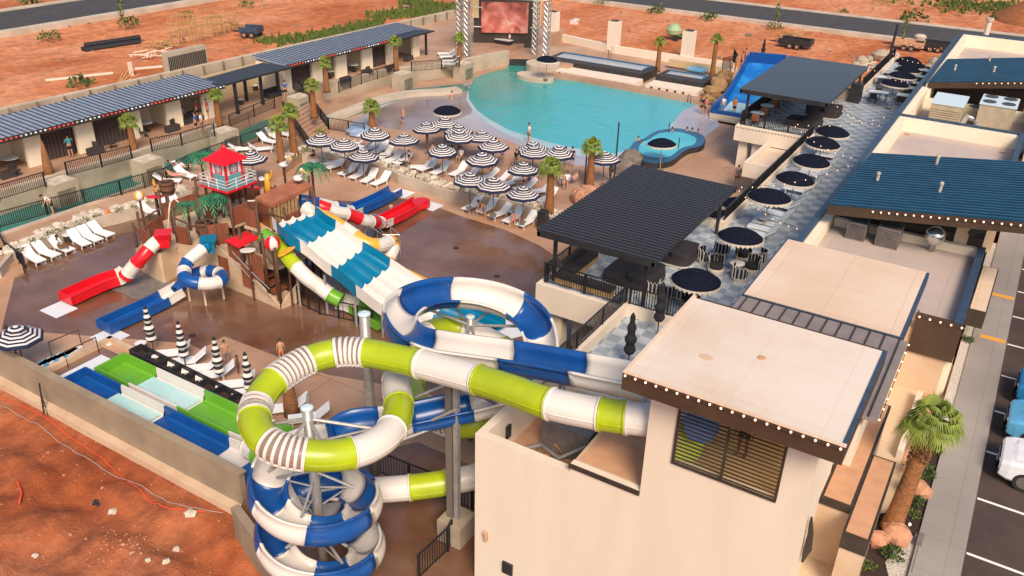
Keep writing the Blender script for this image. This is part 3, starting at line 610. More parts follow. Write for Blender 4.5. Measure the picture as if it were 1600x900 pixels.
MB().lathe([(.03,-.08),(.09,0),(.03,.08)], 10, c=(-2.5,20.0,9.9)).build('platform_lamp', 'bulb', tb_)
lo = lf.build('louvre_frame', 'bronze', tb_); ls = MB()
for i in range(19): z = Z0+.07+i*.127; ls.box(((L0+L1)/2, Yf-.02, z), (L1-L0, .04, .028))
ls.build('louvre_blades', 'bronze', lo)
rx0, rx1, ry0, ry1 = -7.2,-1.45,17.87,23.0
rf = MB().bx(rx0,rx1,ry0,ry1,10.93,11.45).build('roof', 'umber_fascia', tb_)
MB().bx(rx0+.12,rx1-.1,ry0+.1,ry1-.12,11.453,11.47).build('roof_membrane', 'roof_white', rf)
e = MB(); e.bx(rx0,rx1,ry0,ry0+.1,11.453,11.5); e.bx(rx0,rx0+.12,ry0+.1,ry1,11.453,11.5); e.split('edge_trim', 'roof_peach', rf)
e = MB(); e.bx(rx1-.1,rx1,ry0+.1,ry1-.1,11.453,11.5); e.build('edge_cap', 'cap_blue', rf)
MB().lathe([(.11,0),(.11,.03),(.05,.05)],10,c=(-4.3,20.6,11.47)).build('roof_drain', 'terracotta_slab', rf); MB().lathe([(.16,.001),(.15,.006),(.02,.008)],9,c=(-5.6,19.8,11.47),sx=1.4).build('repair_patch', 'stucco_tan', rf)
def bulbs(parent, a, b, n, r=.055, m='bulb'):
    r *= .68
    a, b = V(a), V(b)
    MB().tube([a, b], .012, 4).build('light_cable', 'rail', parent)
    pr = MB().lathe([(.01,-r),(r*.8,-r*.6),(r,0),(r*.8,r*.6),(.01,r)], 8).build('bulb', m, None, base=(0,0,0)); pr.parent = parent
    og = ORIG[parent.name]
    for i in range(n):
        o = pr if i == 0 else pr.copy()
        if i: COL.objects.link(o)
        o.location = a.lerp(b, i/(n-1))-og
def light_string(a, b, n, label, r=.055): 
    o = empty('string_lights', tuple(V(a)), label, 'string lights'); bulbs(o, a, b, n, r); return o
light_string((rx0+.1,ry0-.06,11.42),(rx1-.1,ry0-.06,11.42),20,'row of warm bulbs along the front edge of the tower roof', .05)
# decorative bronze panel on the side wall
so_ = empty('wall_sconce', (-2.05, 20.4, 5.5), 'tall bronze leaf-shaped ornament on the side wall of the slide tower', 'wall light'); mb = MB()
mb.tube([(-2.0,19.7,7.6),(-1.95,19.9,6.9),(-1.93,20.0,6.2),(-2.0,20.1,5.6)], [.03,.09,.12,.04], 8); mb.build('shade', 'bronze', so_); MB().tube([(-2.06,19.75,7.4),(-2.02,20.05,5.9)], .03, 6).build('rod', 'rock_pale', so_)
# wing: pump well + tan flat roof
wg = empty('tower_wing', (-9.6, 20.5, -1), 'lower peach wing of the tower with an open pump well on its roof', 'building')
mb = MB(); mb.bx(-12.5,-8.99,18.8,19.1,-2,6.6); mb.bx(-8.99,X0,18.8,19.05,-2,6.93); mb.bx(-12.5,-12.2,19.1,23.2,-2,6.6); mb.bx(-12.2,X0,22.9,23.2,-2,6.6); mb.build('wall', 'stucco', wg)
MB().bx(-12.2,-8.99,19.1,22.9,4.9,5.1).build('well_floor', 'terracotta_slab', wg)
MB().bx(-8.99,X0-.01,19.05,22.9,5.1,6.86).build('roof_block', 'stucco_tan', wg); MB().bx(-8.85,X0-.05,19.2,22.0,6.863,6.88).build('roof_surface', 'terracotta_slab', wg)
MB().bx(-9.02,X0,18.74,18.8,6.80,6.95).split('edge_trim', 'bronze', wg)
MB().lathe([(.42,0),(.46,.3),(.46,.5),(.3,.55)],16,c=(-9.9,19.75,5.103)).build('exhaust_fan', 'ac_grey', wg)
mb = MB(); mb.bx(-11.2,-9.4,21.0,22.5,5.103,6.3); mb.build('pump_housing', 'ac_grey', wg)
mb = MB(); mb.tube([(-11.9,20.0,5.3),(-11.0,20.6,5.6),(-10.2,20.4,5.5),(-9.5,21,5.9)],.07,8); mb.tube([(-11.6,21.9,5.2),(-10.8,19.9,5.25),(-9.4,20.3,5.3)],.05,8); mb.build('pipework', 'steel', wg)
mb = MB(); mb.tube([(-11.3,21.2,5.2),(-10.9,20.4,5.35),(-10.2,20.9,5.25),(-10.7,21.0,5.5)],.03,6); mb.build('cable', 'lumber', wg)
MB().bx(-12.19,-12.1,20.2,20.45,5.6,6.1).build('vent', 'dark_metal', wg)
mb = MB()
mb.tube([(-12.0,18.74,2.2),(-12.0,18.70,2.6)],.08,8); mb.build('hose_bib', 'terracotta_slab', wg); MB().bx(-11.3,-10.9,18.72,18.8,1.1,1.6).build('louvre_vent', 'dark_metal', wg)
# side volumes toward the car park
v1 = empty('entrance_block', (-1.6, 23.5, 3), 'stucco entrance block with terracotta flat top beside the tower', 'building')
MB().bx(-2.09,-1.2,21.5,27.4,3,6.75).build('wall', 'stucco_tan', v1); MB().bx(-2.07,-1.17,21.45,27.45,6.753,7.0).build('roof_edge', 'bronze', v1); MB().bx(-2.0,-1.25,21.55,27.35,7.003,7.03).build('roof_surface', 'terracotta_slab', v1)
v2 = empty('entrance_block', (-.8, 23.5, 3), 'lower stucco entrance block with thick dark fascia and terracotta top next to the palm', 'building')
MB().bx(-1.17,-.5,20.4,24.3,3,6.4).build('wall', 'stucco_tan', v2); MB().bx(-1.19,-.47,20.35,24.4,6.403,6.97).build('roof_edge', 'bronze', v2); MB().bx(-1.12,-.53,20.42,24.3,6.973,7.0).build('roof_surface', 'terracotta_slab', v2)
# ================================================================ MAIN BUILDING
hb = empty('upper_hall', (-4.2, 31, 3), 'peach flat roofed hall behind the slide tower, standing above the low roofs', 'building')
MB().bx(-6.85,-1.65,23.3,33.9,3,8.6).build('wall', 'stucco', hb)
rf = MB().bx(-7.05,-1.43,28.35,34.25,8.7,9.16).build('roof', 'cap_blue', hb); MB().bx(-6.98,-1.55,28.4,34.2,9.163,9.2).build('roof_membrane', 'roof_peach', rf)
sm_, sr_ = MB(), MB(); ribbed_roof(sm_, sr_, ((-7.05,23.05,9.0),(-1.25,23.05,9.0),(-1.25,28.3,9.0),(-7.05,28.3,9.0)), .12, 12, .06, .035)
s_ = sm_.build('metal_roof', 'seam_metal', hb); sr_.build('standing_seams', 'bronze', s_)
light_string((-1.2,23.2,9.05),(-1.2,28.2,9.05),9,'short row of warm bulbs along the grey metal roof behind the tower', .05)
lo_ = empty('low_hall', (-3.4, 37.5, 3), 'low hall with two grey air-conditioning units, parapets and a pinkish-grey roof', 'building')
mb = MB(); mb.bx(-6.84,.0,33.0,41.7,3,7.3); mb.build('wall', 'stucco_tan', lo_)
mb = MB(); mb.bx(-6.6,-.1,34.3,41.6,7.303,7.5); mb.build('roof_surface', 'roof_grey', lo_); MB().bx(-1.4,-.1,33.2,34.3,7.303,7.5).build('roof_surface', 'roof_grey', lo_)
mb = MB(); mb.bx(-6.85,-6.45,34.3,48.4,7.3,8.1); mb.split('parapet', 'stucco_cream', lo_)
MB().bx(-6.4,-.1,41.0,41.3,7.5,7.9).split('parapet', 'stucco_cream', lo_)
mb = MB(); mb.bx(-.1,.22,33.0,41.2,7.3,8.0); mb.split('parapet', 'cap_blue', lo_)
MB().bx(-1.42,.24,32.9,33.15,6.3,7.95).build('fascia', 'umber_fascia', lo_)
light_string((-1.3,32.84,7.9),(.2,32.84,7.9),5,'five warm bulbs on the dark fascia above the entrance', .06)
def ac_unit(loc, d, label):
    r = empty('air_conditioner', loc, label, 'air conditioner', 'square roof air conditioners'); x, y, z = loc; w, h = d
    MB().box((x, y, z+h/2), (w, w, h)).build('casing', 'ac_grey', r); MB().lathe([(w*.42,0),(w*.42,.05),(w*.1,.06)], 16, c=(x, y, z+h)).build('fan_guard', 'ac_pale' if False else 'fan_dark', r)
    mb = MB()
    for i in range(9): mb.box((x, y-w/2-.01, z+.1+i*(h-.2)/8), (w*.94, .02, .02))
    mb.build('grille', 'dark_metal', r); MB().bx(x-w*.5,x+w*.5,y-w*.5,y+w*.5,z+h-.001+.002,z+h+.02).build('top', 'ac_grey', r); return r
ac_unit((-5.15,40.2,7.5),(.85,.85),'left of the two square grey air conditioners on the low roof')
ac_unit((-3.75,40.2,7.5),(1.0,.95),'right of the two square grey air conditioners on the low roof')
tv = empty('turbine_vent', (-1.9,40.6,7.5), 'shiny round metal ventilator under the edge of the blue roof', 'roof vent')
MB().lathe([(.14,0),(.14,.35),(.32,.45),(.45,.75),(.40,1.0),(.2,1.15),(.02,1.18)], 20, c=(-1.9,40.6,7.5)).build('dome', 'chrome', tv, smooth=True)
# blue ribbed roofs rising to the right
def bluehall(y0, y1, zl0, slope, xr, label, n, lights):
    r = empty('blue_roofed_hall', (-2.5, (y0+y1)/2, 3), label, 'building'); z = lambda x: zl0+(x+6.49)*slope
    FL, BL, BR, FR = V((-6.5,y0,z(-6.5))), V((-6.4,y1,z(-6.5)-.1)), V((xr,y1,z(xr)-.1)), V((xr,y0,z(xr)))
    up = V((0,0,.1)); s = MB().add([FL,FR,BR,BL,FL+up,FR+up,BR+up,BL+up], [(3,2,1,0),(4,5,6,7),(0,1,5,4),(1,2,6,5),(2,3,7,6),(3,0,4,7)])
    rf = s.build('roof', 'blue_steel', r); rb = MB()
    for k in range(n): t = (k+.5)/n; p, q = FL.lerp(BL, t)+up, FR.lerp(BR, t)+up; rb.beam(p+V((0,0,.07)), q+V((0,0,.07)), .14, .13)
    rb.build('roof_ribs', 'blue_steel', rf)
    MB().add([FL+V((0,-.05,-.3)),FR+V((0,-.05,-.35)),FR+V((0,-.05,.12)),FL+V((0,-.05,.12)),FL+V((0,.1,-.3)),FR+V((0,.1,-.35)),FR+V((0,.1,.12)),FL+V((0,.1,.12))],[(0,1,2,3),(7,6,5,4),(3,2,6,7),(0,4,5,1),(0,3,7,4),(1,5,6,2)]).build('fascia', 'umber_fascia', r)
    MB().bx(-6.3,.05,y0+2.3,y1-.3,3,8.2).build('wall', 'umber_fascia', r)
    for (px, py) in ((.08,.45),(.38,.35),(.30,.05+.8)): 
        c = FL.lerp(FR, px+.05).lerp(BL.lerp(BR, px+.05), py)+V((0,0,.15)); MB().lathe([(.07,0),(.07,.35),(.1,.4),(.09,.5)], 8, c=c).build('vent_pipe', 'rock_pale', rf)
    if lights:
        bulbs(r, FL.lerp(FR, lights[0])+V((0,-.12,.05)), FR+V((0,-.12,.05)), lights[1], .06)
    return r
bluehall(39.25,48.5,9.0,.135,3.2,'hall with the large deep-blue ribbed metal roof rising to the right edge', 24, (.2,24))
bluehall(70.0,79.5,8.35,.16,2.5,'farther hall with the smaller deep-blue ribbed metal roof', 22, (.35,16))
sp = empty('support_column', (-.4,41.2,7.5), 'tan square column and brace carrying the near blue roof', 'column')
MB().bx(-1.15,-.6,41.35,41.7,7.5,9.3).build('shaft', 'stucco_tan', sp); MB().beam((-.6,41.4,8.4),(.6,41.4,9.4),.25,.3).build('brace', 'bronze', sp)
# open roof tray
ot = empty('roof_tray', (-3, 54.7, 3), 'open pale roof tray with dark-edged parapets behind the big blue roof', 'building')
MB().bx(-6.84,.5,48.6,60.8,3,7.2).build('wall', 'stucco_tan', ot); MB().bx(-6.4,.2,48.7,60.3,7.203,7.3).build('roof_surface', 'roof_grey', ot)
mb = MB(); mb.bx(-6.84,-6.4,48.6,60.8,7.2,8.1); mb.bx(-6.4,.2,60.3,60.8,7.2,8.1); mb.split('parapet', 'stucco_cream', ot)
mb = MB(); mb.bx(-6.9,.55,60.8,60.95,8.0,8.25); mb.bx(.2,.5,48.6,60.8,7.2,8.25); mb.split('cap', 'cap_blue', ot)
MB().lathe([(.12,0),(.16,.06),(.05,.1)], 8, c=(-6.0,59.6,7.303)).build('drain', 'terracotta_slab', ot)
MB().lathe([(.12,0),(.16,.06),(.05,.1)], 8, c=(-.4,59.2,7.303)).build('drain', 'terracotta_slab', ot)
at = empty('plant_roof', (-3, 65, 3), 'sunken roof area carrying the large pale air-handling units', 'building')
MB().bx(-6.84,.9,61,70,3,6.6).build('wall', 'stucco_tan', at); MB().bx(-6.4,.5,61,69.9,6.603,6.7).build('roof_surface', 'roof_grey', at)
mb = MB(); mb.bx(-6.84,-6.4,61,72,6.6,8.1); mb.bx(-6.4,.5,69.6,69.9,6.7,7.4); mb.split('parapet', 'stucco_cream', at)
mb = MB(); mb.bx(.5,.75,61,69.8,6.6,8.25); mb.split('cap', 'cap_blue', at); MB().bx(.76,2.4,58,70,5.9,7.2).build('side_fascia', 'yellow_plastic' if False else 'stucco_tan', at)
def big_ac(x, y, w, d, h, label, louv):
    r = empty('air_handler', (x, y, 6.7), label, 'air handling unit')
    MB().box((x, y, 6.75+h/2), (w, d, h)).build('casing', 'ac_beige', r); MB().box((x, y, 6.75+h+.06), (w+.1, d+.1, .12)).build('lid', 'ac_pale', r)
    if louv:
        mb = MB()
        for i in range(7): mb.box((x, y-d/2-.03, 7.0+i*(h-.4)/7), (w*.96, .05, .08))
        mb.build('louvres', 'ac_beige', r)
    else:
        for (a, b) in ((-.27,.28),(.27,.28),(-.27,-.3),(.27,-.3)): MB().lathe([(w*.19,0),(w*.19,.06),(w*.05,.07)], 14, c=(x+a*w, y+b*d, 6.75+h+.12)).build('fan', 'fan_dark', r)
    MB().box((x, y-d/2-.35, 6.8), (w*.95, .5, .2)).build('curb', 'stucco_cream', r); return r
big_ac(-4.5,66.4,2.0,3.0,1.5,'pale air handler with horizontal louvres, left one on the sunken roof', True)
big_ac(-1.5,67.2,2.2,2.6,1.7,'pale air handler with four round fans, right one on the sunken roof', False)
r = empty('duct_unit', (-3.0,66.3,6.7), 'small beige fan box and grey ductwork between the two air handlers', 'air handling unit')
MB().box((-2.95,67.4,7.3), (1.2,1.2,1.1)).build('casing', 'ac_beige', r); MB().lathe([(.35,0),(.35,.05)], 14, c=(-2.95,67.4,7.85)).build('fan', 'fan_dark', r)
mb = MB(); mb.tube([(-3.4,65.4,6.9),(-3.2,66.1,7.4),(-2.6,66.2,7.2),(-2.3,65.2,6.9)],.2,8); mb.tube([(-3.6,64.8,6.85),(-2.2,64.7,6.85)],.12,8); mb.split('duct', 'galv', r)
fe = empty('end_hall', (-3, 86, 3), 'farthest pale roof tray with high parapets behind the second blue roof', 'building')
MB().bx(-6.5,1.6,79.6,92.4,3,7.2).build('wall', 'stucco_tan', fe); MB().bx(-6.2,1.3,79.7,92.0,7.203,7.3).build('roof_surface', 'roof_grey', fe)
mb = MB(); mb.bx(-6.6,-6.2,70,92.4,6.6,8.35); mb.bx(-6.2,2.6,92.0,92.4,7.2,8.35); mb.bx(-4.0,1.3,84,84.1,7.3,7.5); mb.split('parapet', 'stucco_cream', fe)
mb = MB(); mb.bx(-6.65,2.7,92.4,92.55,8.2,8.5); mb.bx(-6.7,-6.6,70,92.4,8.2,8.5); mb.split('cap', 'cap_blue', fe)
# awning box at the right
aw = empty('entrance_canopy', (.45, 41, 3), 'peach-topped entrance canopy with thick dark front over the sidewalk', 'canopy')
q = [P(1534,465,6.4), P(1562,480,6.4), P(1566,415,6.4), P(1544,402,6.4)]
q = [(0.25,37.6),(.95,37.6),(1.0,42.6),(.3,42.6)]
MB().prism(q, 5.75, 6.55).build('body', 'bronze', aw); MB().prism([(.3,37.65),(.9,37.65),(.95,42.5),(.35,42.5)], 6.553, 6.58).build('top', 'roof_peach', aw)
# ================================================================ CAR PARK SIDE
sheet('entry_paving', [(-2.2,17),(.8,17),(.8,36),(-2.2,36)], 4.6, 'entry_paving', .4)
wlb = single('entrance_wall', MB().bx(-1.35,.25,33.2,33.5,4.6,6.3), 'stucco_cream', 'short cream wall under the dark fascia beside the entrance', 'wall')
bn = single('bench', MB().bx(-.62,-.42,28.0,32.4,4.6,5.0), 'roof_white', 'long pale grey ledge on the entrance paving', 'bench')
sheet('entry_ramp', [(-.36,27.3),(.18,27.3),(.25,33.1),(-.36,33.1)], 4.64, 'terracotta_slab', .1)
sheet('sidewalk', [(.72,10),(2.05,10),(2.05,120),(.72,120)], 5.0, 'sidewalk', .6)
sheet('car_park', [(2.05,5),(60,5),(60,119),(2.05,119)], 4.88, 'asphalt_brown', .6)
for i in range(12):
    y = 24.0+i*2.92; struct('parking_line', MB().bx(2.1,7.3,y-.05,y+.05,4.882,4.888), 'paint_white')
for y in (38.5,43.2): struct('painted_stripe', MB().bx(1.0,2.0,y-.16,y+.16,5.001,5.008), 'paint_orange')
sheet('gravel_bed', [(-.5,16),(.70,16),(.70,24.4),(-.5,24.4)], 4.88, 'gravel_white', .5)
sheet('mulch_bed', [(-.46,20.9),(.1,20.9),(.3,21.5),(.05,22.2),(.2,23.0),(.5,23.4),(.68,24.2),(.70,30),(.35,30),(.2,26),(-.2,24.6),(-.5,24.3)], 4.93, 'mulch', .3)
# ================================================================ SLIDES
def frames(pts):
    out = []; k = len(pts)
    for i in range(k):
        d = pts[min(i+1, k-1)]-pts[max(i-1, 0)]; out.append(basis(d))
    return out
def cut(pts, pattern):
    """split a path into (material, [points]) by length pattern (fractions)"""
    tot = sum(f for _, f in pattern); n = len(pts)-1; out = []; a = 0
    for m_, f in pattern:
        b = a+f/tot*n; i, j = int(round(a)), int(round(b))
        if j > i: out.append((m_, i, j))
        a = b
    return out
def tube_slide(root, pts, r, pattern, n=20):
    fr = frames(pts)
    for m_, i, j in cut(pts, pattern):
        mb = MB(); rib = (m_ == 'ribs'); rings = []
        def ring(q, rr): d, s, u = fr[q]; return [pts[q]+(s*math.cos(2*PI*k/n)+u*math.sin(2*PI*k/n))*rr for k in range(n)]
        def skin(mb, idx, radii):
            vs = []; fs = []
            for q, rr in zip(idx, radii): vs += ring(q, rr)
            for a in range(len(idx)-1): fs += [(a*n+k, a*n+(k+1) % n, (a+1)*n+(k+1) % n, (a+1)*n+k) for k in range(n)]
            mb.add(vs, fs)
        idx = list(range(i, j+1))
        skin(mb, idx, [r]*len(idx))
        if rib:
            s = mb.build('clear_section', 'clear_ribs', root, smooth=True); hoops = MB()
            kk = max(4, round((j-i)/1.05))
            for q in range(kk+1):
                c = i+(j-i)*q/kk; c = min(int(round(c)), j); c2 = min(c+1, len(pts)-1)
                if c2 == c: c -= 1
                L = pts[c2]-pts[c]; 
                if L.length < 1e-4: continue
                d, sd, u = basis(L); a_, b_ = pts[c]-d*.05, pts[c]+d*.05; vs = []
                for cc, rr in ((a_, r*1.0), (a_, r*1.09), (b_, r*1.09), (b_, r*1.0)): vs += [cc+(sd*math.cos(2*PI*k/n)+u*math.sin(2*PI*k/n))*rr for k in range(n)]
                hoops.add(vs, [(a*n+k, a*n+(k+1) % n, (a+1)*n+(k+1) % n, (a+1)*n+k) for a in range(3) for k in range(n)])
            d = hoops; hoops.tube([pts[q]-fr[q][2]*(r*1.02) for q in idx], .05, 6); hoops.tube([pts[q]-fr[q][2]*(r*.5)-fr[q][1]*(r*.9) for q in idx], .035, 6); hoops.tube([pts[q]-fr[q][2]*(r*.5)+fr[q][1]*(r*.9) for q in idx], .035, 6)
            hoops.build('hoops', 'white_plastic', s, smooth=False)
        else:
            for q, sg in ((i, 1), (j, -1)):
                d, sd, u = fr[q]; a_ = pts[q]; vs = []; sg *= .07
                for cc, rr in ((a_, r), (a_, r*1.075), (a_+d*sg, r*1.075), (a_+d*sg, r)): vs += [cc+(sd*math.cos(2*PI*k/n)+u*math.sin(2*PI*k/n))*rr for k in range(n)]
                mb.add(vs, [(a*n+k, a*n+(k+1) % n, (a+1)*n+(k+1) % n, (a+1)*n+k) for a in range(3) for k in range(n)])
            for sg in (-1, 1): mb.tube([pts[q]+fr[q][1]*(sg*r*1.0) for q in idx], .022, 5)
            mb.build('tube_section', m_, root, smooth=True)
def uprofile(r, rim=.15, t=.05, a0=0, a1=180, n=12):
    inner = [(-r, rim)]+[(r*math.cos(PI+PI*k/n), r*.85*math.sin(PI+PI*k/n)) for k in range(n+1)]+[(r, rim)]
    outer = [(r+.10, rim), (r+.10, rim-.07), (r+t, rim-.08)]+[((r+t)*math.cos(2*PI-PI*k/n), (r+t)*.87*math.sin(2*PI-PI*k/n)) for k in range(n+1)]+[(-r-t, rim-.08), (-r-.10, rim-.07), (-r-.10, rim)]
    return inner+outer
def boxprofile(w, h, t=.06):
    return [(-w, h), (-w*.95, .06), (-w*.8, 0), (w*.8, 0), (w*.95, .06), (w, h), (w+.09, h), (w+.09, h-.06), (w+t, h-.07), (w+t, -.08), (-w-t, -.08), (-w-t, h-.07), (-w-.09, h-.06), (-w-.09, h)]
def flume(root, pts, prof, pattern, name='channel_section', roll=None, frs=None):
    fr = frs or frames(pts); n = len(prof)
    for m_, i, j in cut(pts, pattern):
        mb = MB(); vs = []
        for q in range(i, j+1):
            d, s, u = fr[q]
            if roll:
                a = roll(q/(len(pts)-1)); s, u = s*math.cos(a)+u*math.sin(a), u*math.cos(a)-s*math.sin(a)
            vs += [pts[q]+s*p[0]+u*p[1] for p in prof]
        L = j-i+1
        fs = [(a*n+k, a*n+(k+1) % n, (a+1)*n+(k+1) % n, (a+1)*n+k) for a in range(L-1) for k in range(n)]
        h = n//2
        mb.add(vs, fs)
        # end caps as quad strips between inner and outer skin
        for a in (0, L-1): mb.f += [[a*n+k, a*n+k+1, a*n+n-2-k, a*n+n-1-k] for k in range(h-1)]; mb.mi += [0]*(h-1)
        mb.build(name, m_, root, smooth=False if len(prof) < 16 else True)
def steel_post(root, base, top, r=.16, cap=True):
    mb = MB().tube([base, top], r, 14); p = mb.build('post', 'galv', root, smooth=True)
    if cap: MB().lathe([(r*1.2,0),(r*1.2,.05),(r*.6,.1)], 14, c=top).build('cap', 'ac_pale', p)
    return p
def proj(p):
    q = p-CP; w_ = q.dot(cF); return 800+FPX*q.dot(cR)/w_, 450-FPX*q.dot(cU)/w_
def by_pixels(pts, lst, tail):
    """lst: (material, px, py of the section's end) in order along the path -> pattern by path index"""
    out = []; i = 0; n = len(pts)-1
    for m_, a, b in lst:
        best, bi = 1e9, i+1
        for k in range(i+1, min(n, i+22)+1):
            x, y = proj(pts[k]); d = (x-a)**2+(y-b)**2
            if d < best: best, bi = d, k
        out.append((m_, bi-i)); i = bi
    k = 0
    while i < n: l = min(tail[k % len(tail)][1], n-i); out.append((tail[k % len(tail)][0], l)); i += l; k += 1
    return out
# --- lime and white enclosed tube from the tower
T = [(1022,657,8.95),(960,650,8.85),(900,640,8.75),(850,628,8.65),(800,610,8.55),(750,594,8.4),(700,580,8.25),(650,567,8.1),(600,556,8.0),(565,551,7.95),(530,551,7.9),(490,560,7.8),(450,580,7.7),(418,606,7.6),(399,640,7.45),(402,672,7.35),(425,696,7.25),(465,709,7.1),(520,712,6.95),(572,701,6.8),(608,676,6.65),(623,640,6.5),(619,598,6.3),(624,560,6.0),(655,528,5.6),(700,512,5.3),(755,526,5.0),(805,562,4.7),(815,612,4.4),(785,645,4.1),(740,664,3.9),(695,660,3.7),(655,632,3.5),(645,600,3.3),(672,560,3.1),(740,555,2.9),(810,600,2.7),(838,665,2.5),(810,722,2.2),(745,744,2.0),(680,757,1.85),(600,765,1.7),(530,765,1.55),(470,748,1.4),(420,718,1.2),(392,698,1.0)]
pts = spline([P(a, b, z) for a, b, z in T], .2)
ts = empty('tube_slide', (pts[0].x, pts[0].y, 8), 'long lime and white tube slide leaving the tower and coiling round', 'water slide')
# section lengths (m) measured along the photo
W_, G_, B_ = 'white_plastic', 'lime', 'ribs'; LG_ = 'leaf_green_plastic'
lens = [(W_,1.7),(G_,.9),(W_,2.2),(G_,2.5),(W_,2.9),(G_,2.9),(B_,1.2),(G_,1.4),(B_,1.4),(G_,1.6),(B_,1.4),(G_,1.5),(B_,1.9),(G_,1.5),(W_,1.8),(G_,1.6),(W_,2.2)]
tot = (len(pts)-1)*.2; used = sum(l for _, l in lens)
alt = [G_, W_, G_, B_, G_, W_]; lens = by_pixels(pts, [(W_,975,652),(G_,937,645),(W_,857,630),(G_,750,594),(W_,655,568),(G_,568,551),(B_,527,551),(G_,478,563),(B_,432,592),(G_,400,628),(B_,394,655),(G_,420,694),(B_,478,711),(G_,552,708),(W_,612,672),(G_,623,632),(W_,619,592),(G_,640,540),(W_,665,520),(G_,720,512),(W_,785,542),(G_,815,590),(W_,785,645),(G_,722,664),(B_,680,655),(G_,645,600),(W_,740,555),(G_,830,640),(W_,745,744),(W_,700,753),(G_,640,762)], [(W_,30),(LG_,7)])
tube_slide(ts, pts, .50, lens)
for b, t in (((710,838),(710,600)),):
    base = P(b[0], b[1], 0); mb = MB(); mb.box((base.x-.13, base.y, 3.65), (.26,.26,7.3)); mb.build('post', 'post_taupe', ts)
    mb = MB(); mb.box((base.x+.16, base.y-.02, 3.55), (.18,.2,7.1)); mb.build('post', 'galv', ts)
    MB().tube([(base.x+.05, base.y, 7.0),(base.x-1.6, base.y+1.0, 7.1)], .07, 8).build('arm', 'galv', ts); MB().bx(base.x-.45,base.x+.6,base.y-.5,base.y+.6,0,1.0).build('plinth', 'concrete', ts)
# --- blue and white open flume: loop, then two-turn spiral
U = [(1022,604,9.4),(975,592,9.25),(925,582,9.1),(880,573,8.95),(830,564,8.8),(780,556,8.65),(730,549,8.5),(690,543,8.4),(655,533,8.3),(630,516,8.15),(622,495,8.0),(638,476,7.85),(670,463,7.7),(710,459,7.5),(755,463,7.3),(797,476,7.1),(828,497,6.9),(845,525,6.7),(848,557,6.5),(835,590,6.2),(800,617,6.0),(750,632,5.8),(700,642,5.65),(650,653,5.5),(600,661,5.4),(550,667,5.3)]
hc0 = P(492,752,4.6); Rh = 1.62
hel = []
for k in range(0, 49):
    a = PI/2+.25+2*PI*(k/24.0)*(47/48); z = 5.15-4.0*k/48
    hel.append(V((hc0.x+Rh*math.cos(a), hc0.y+Rh*math.sin(a), z)))
pl = [P(a, b, z) for a, b, z in U]+hel[::2]+[V((-19.6, 18.1, 1.0)), V((-22.4, 18.3, .85))]
pts = spline(pl, .2)
fs_ = empty('open_slide', (pts[0].x, pts[0].y, 8), 'open blue and white flume slide spiralling down round a steel post', 'water slide')
pat = []
tot = len(pts)*.2; used = 0; seq = [(W_,4.1),('deep_blue',3.0),(W_,3.6),('deep_blue',1.6),(W_,1.5),('deep_blue',2.0),(W_,2.6),('deep_blue',3.2),(W_,2.8),('deep_blue',1.7),(W_,1.6),('deep_blue',2.2)]
i = 0
while used < tot:
    c, l = seq[i] if i < len(seq) else ((W_ if i % 2 else 'deep_blue'), 1.55)
    pat.append((c, min(l, tot-used))); used += l; i += 1
DB = 'deep_blue'
pat = by_pixels(pts, [(W_,905,578),(DB,790,558),(W_,665,537),(DB,625,508),(W_,642,474),(DB,712,459),(W_,803,480),(DB,842,515),(W_,848,560),(DB,800,617),(W_,740,634),(DB,645,654),(W_,590,663),(DB,505,680),(W_,398,738),(DB,402,800),(W_,480,830),(DB,562,812),(W_,592,765),(DB,575,715),(W_,520,700),(DB,440,740),(W_,398,790),(DB,410,865),(W_,490,893),(DB,565,878),(W_,596,830)], [(W_,5),(DB,8),(W_,8),(DB,8),(W_,5),(DB,8),(W_,9),(DB,7)])
nl = len(pts)
def rollf(t):
    i = t*(nl-1); L = i*.2
    def sm(a, b, x): x = max(0, min(1, (x-a)/(b-a))); return x*x*(3-2*x)
    return -.38*sm(7.5, 10.5, L)*(1-sm(19.5, 23, L))+.50*sm(30, 33, L)*(1-sm(52, 55, L))
flume(fs_, pts, uprofile(.58, .28), pat, roll=rollf)
# support posts with arms
sp1 = V((hc0.x, hc0.y, -.0)); p1 = steel_post(fs_, sp1, V((sp1.x, sp1.y, 7.6)), .17)
arm = MB()
for k in range(8):
    a = k*2*PI/4+.9*(k//4)+.4; z = 6.6-k*.6; zz = min(z, 5.1)-.55
    e = V((sp1.x+1.35*math.cos(a), sp1.y+1.35*math.sin(a), zz)); arm.tube([V((sp1.x, sp1.y, zz+.5)), e], .05, 6); arm.tube([V((sp1.x, sp1.y, zz-.2)), e], .035, 6)
arm.split('arm', 'galv', fs_)
arm = MB()
for a in (2.4, 3.6, 4.9, 5.9, .6): e = V((sp1.x+2.0*math.cos(a), sp1.y+2.2*math.sin(a), 6.7)); arm.tube([V((sp1.x, sp1.y, 7.2)), e], .06, 6); arm.tube([V((sp1.x, sp1.y, 6.2)), e], .045, 6)
arm.split('arm', 'galv', ts)
b2 = P(572,700,0); t2 = P(571,520,7.1); b2 = V((t2.x, t2.y, 0)); steel_post(ts, b2, V((t2.x, t2.y, 7.9)), .2)
lc = P(735,505,6); lc = V((lc.x, lc.y, 0)); steel_post(fs_, lc, V((lc.x, lc.y, 6.3)), .16)
arm = MB()
for a in (.3, 1.4, 2.6, 3.4, 5.3): arm.tube([V((lc.x, lc.y, 5.9)), V((lc.x+2.2*math.cos(a), lc.y+1.7*math.sin(a), 6.3))], .06, 6)
arm.split('arm', 'galv', fs_)
for (a, b, z) in ((880,573,8.3),(780,556,8.0)):
    q = P(a, b, z); mb = MB().tube([V((q.x, q.y, 0)), q], .12, 10).build('post', 'galv', fs_, smooth=True)
arm = MB()
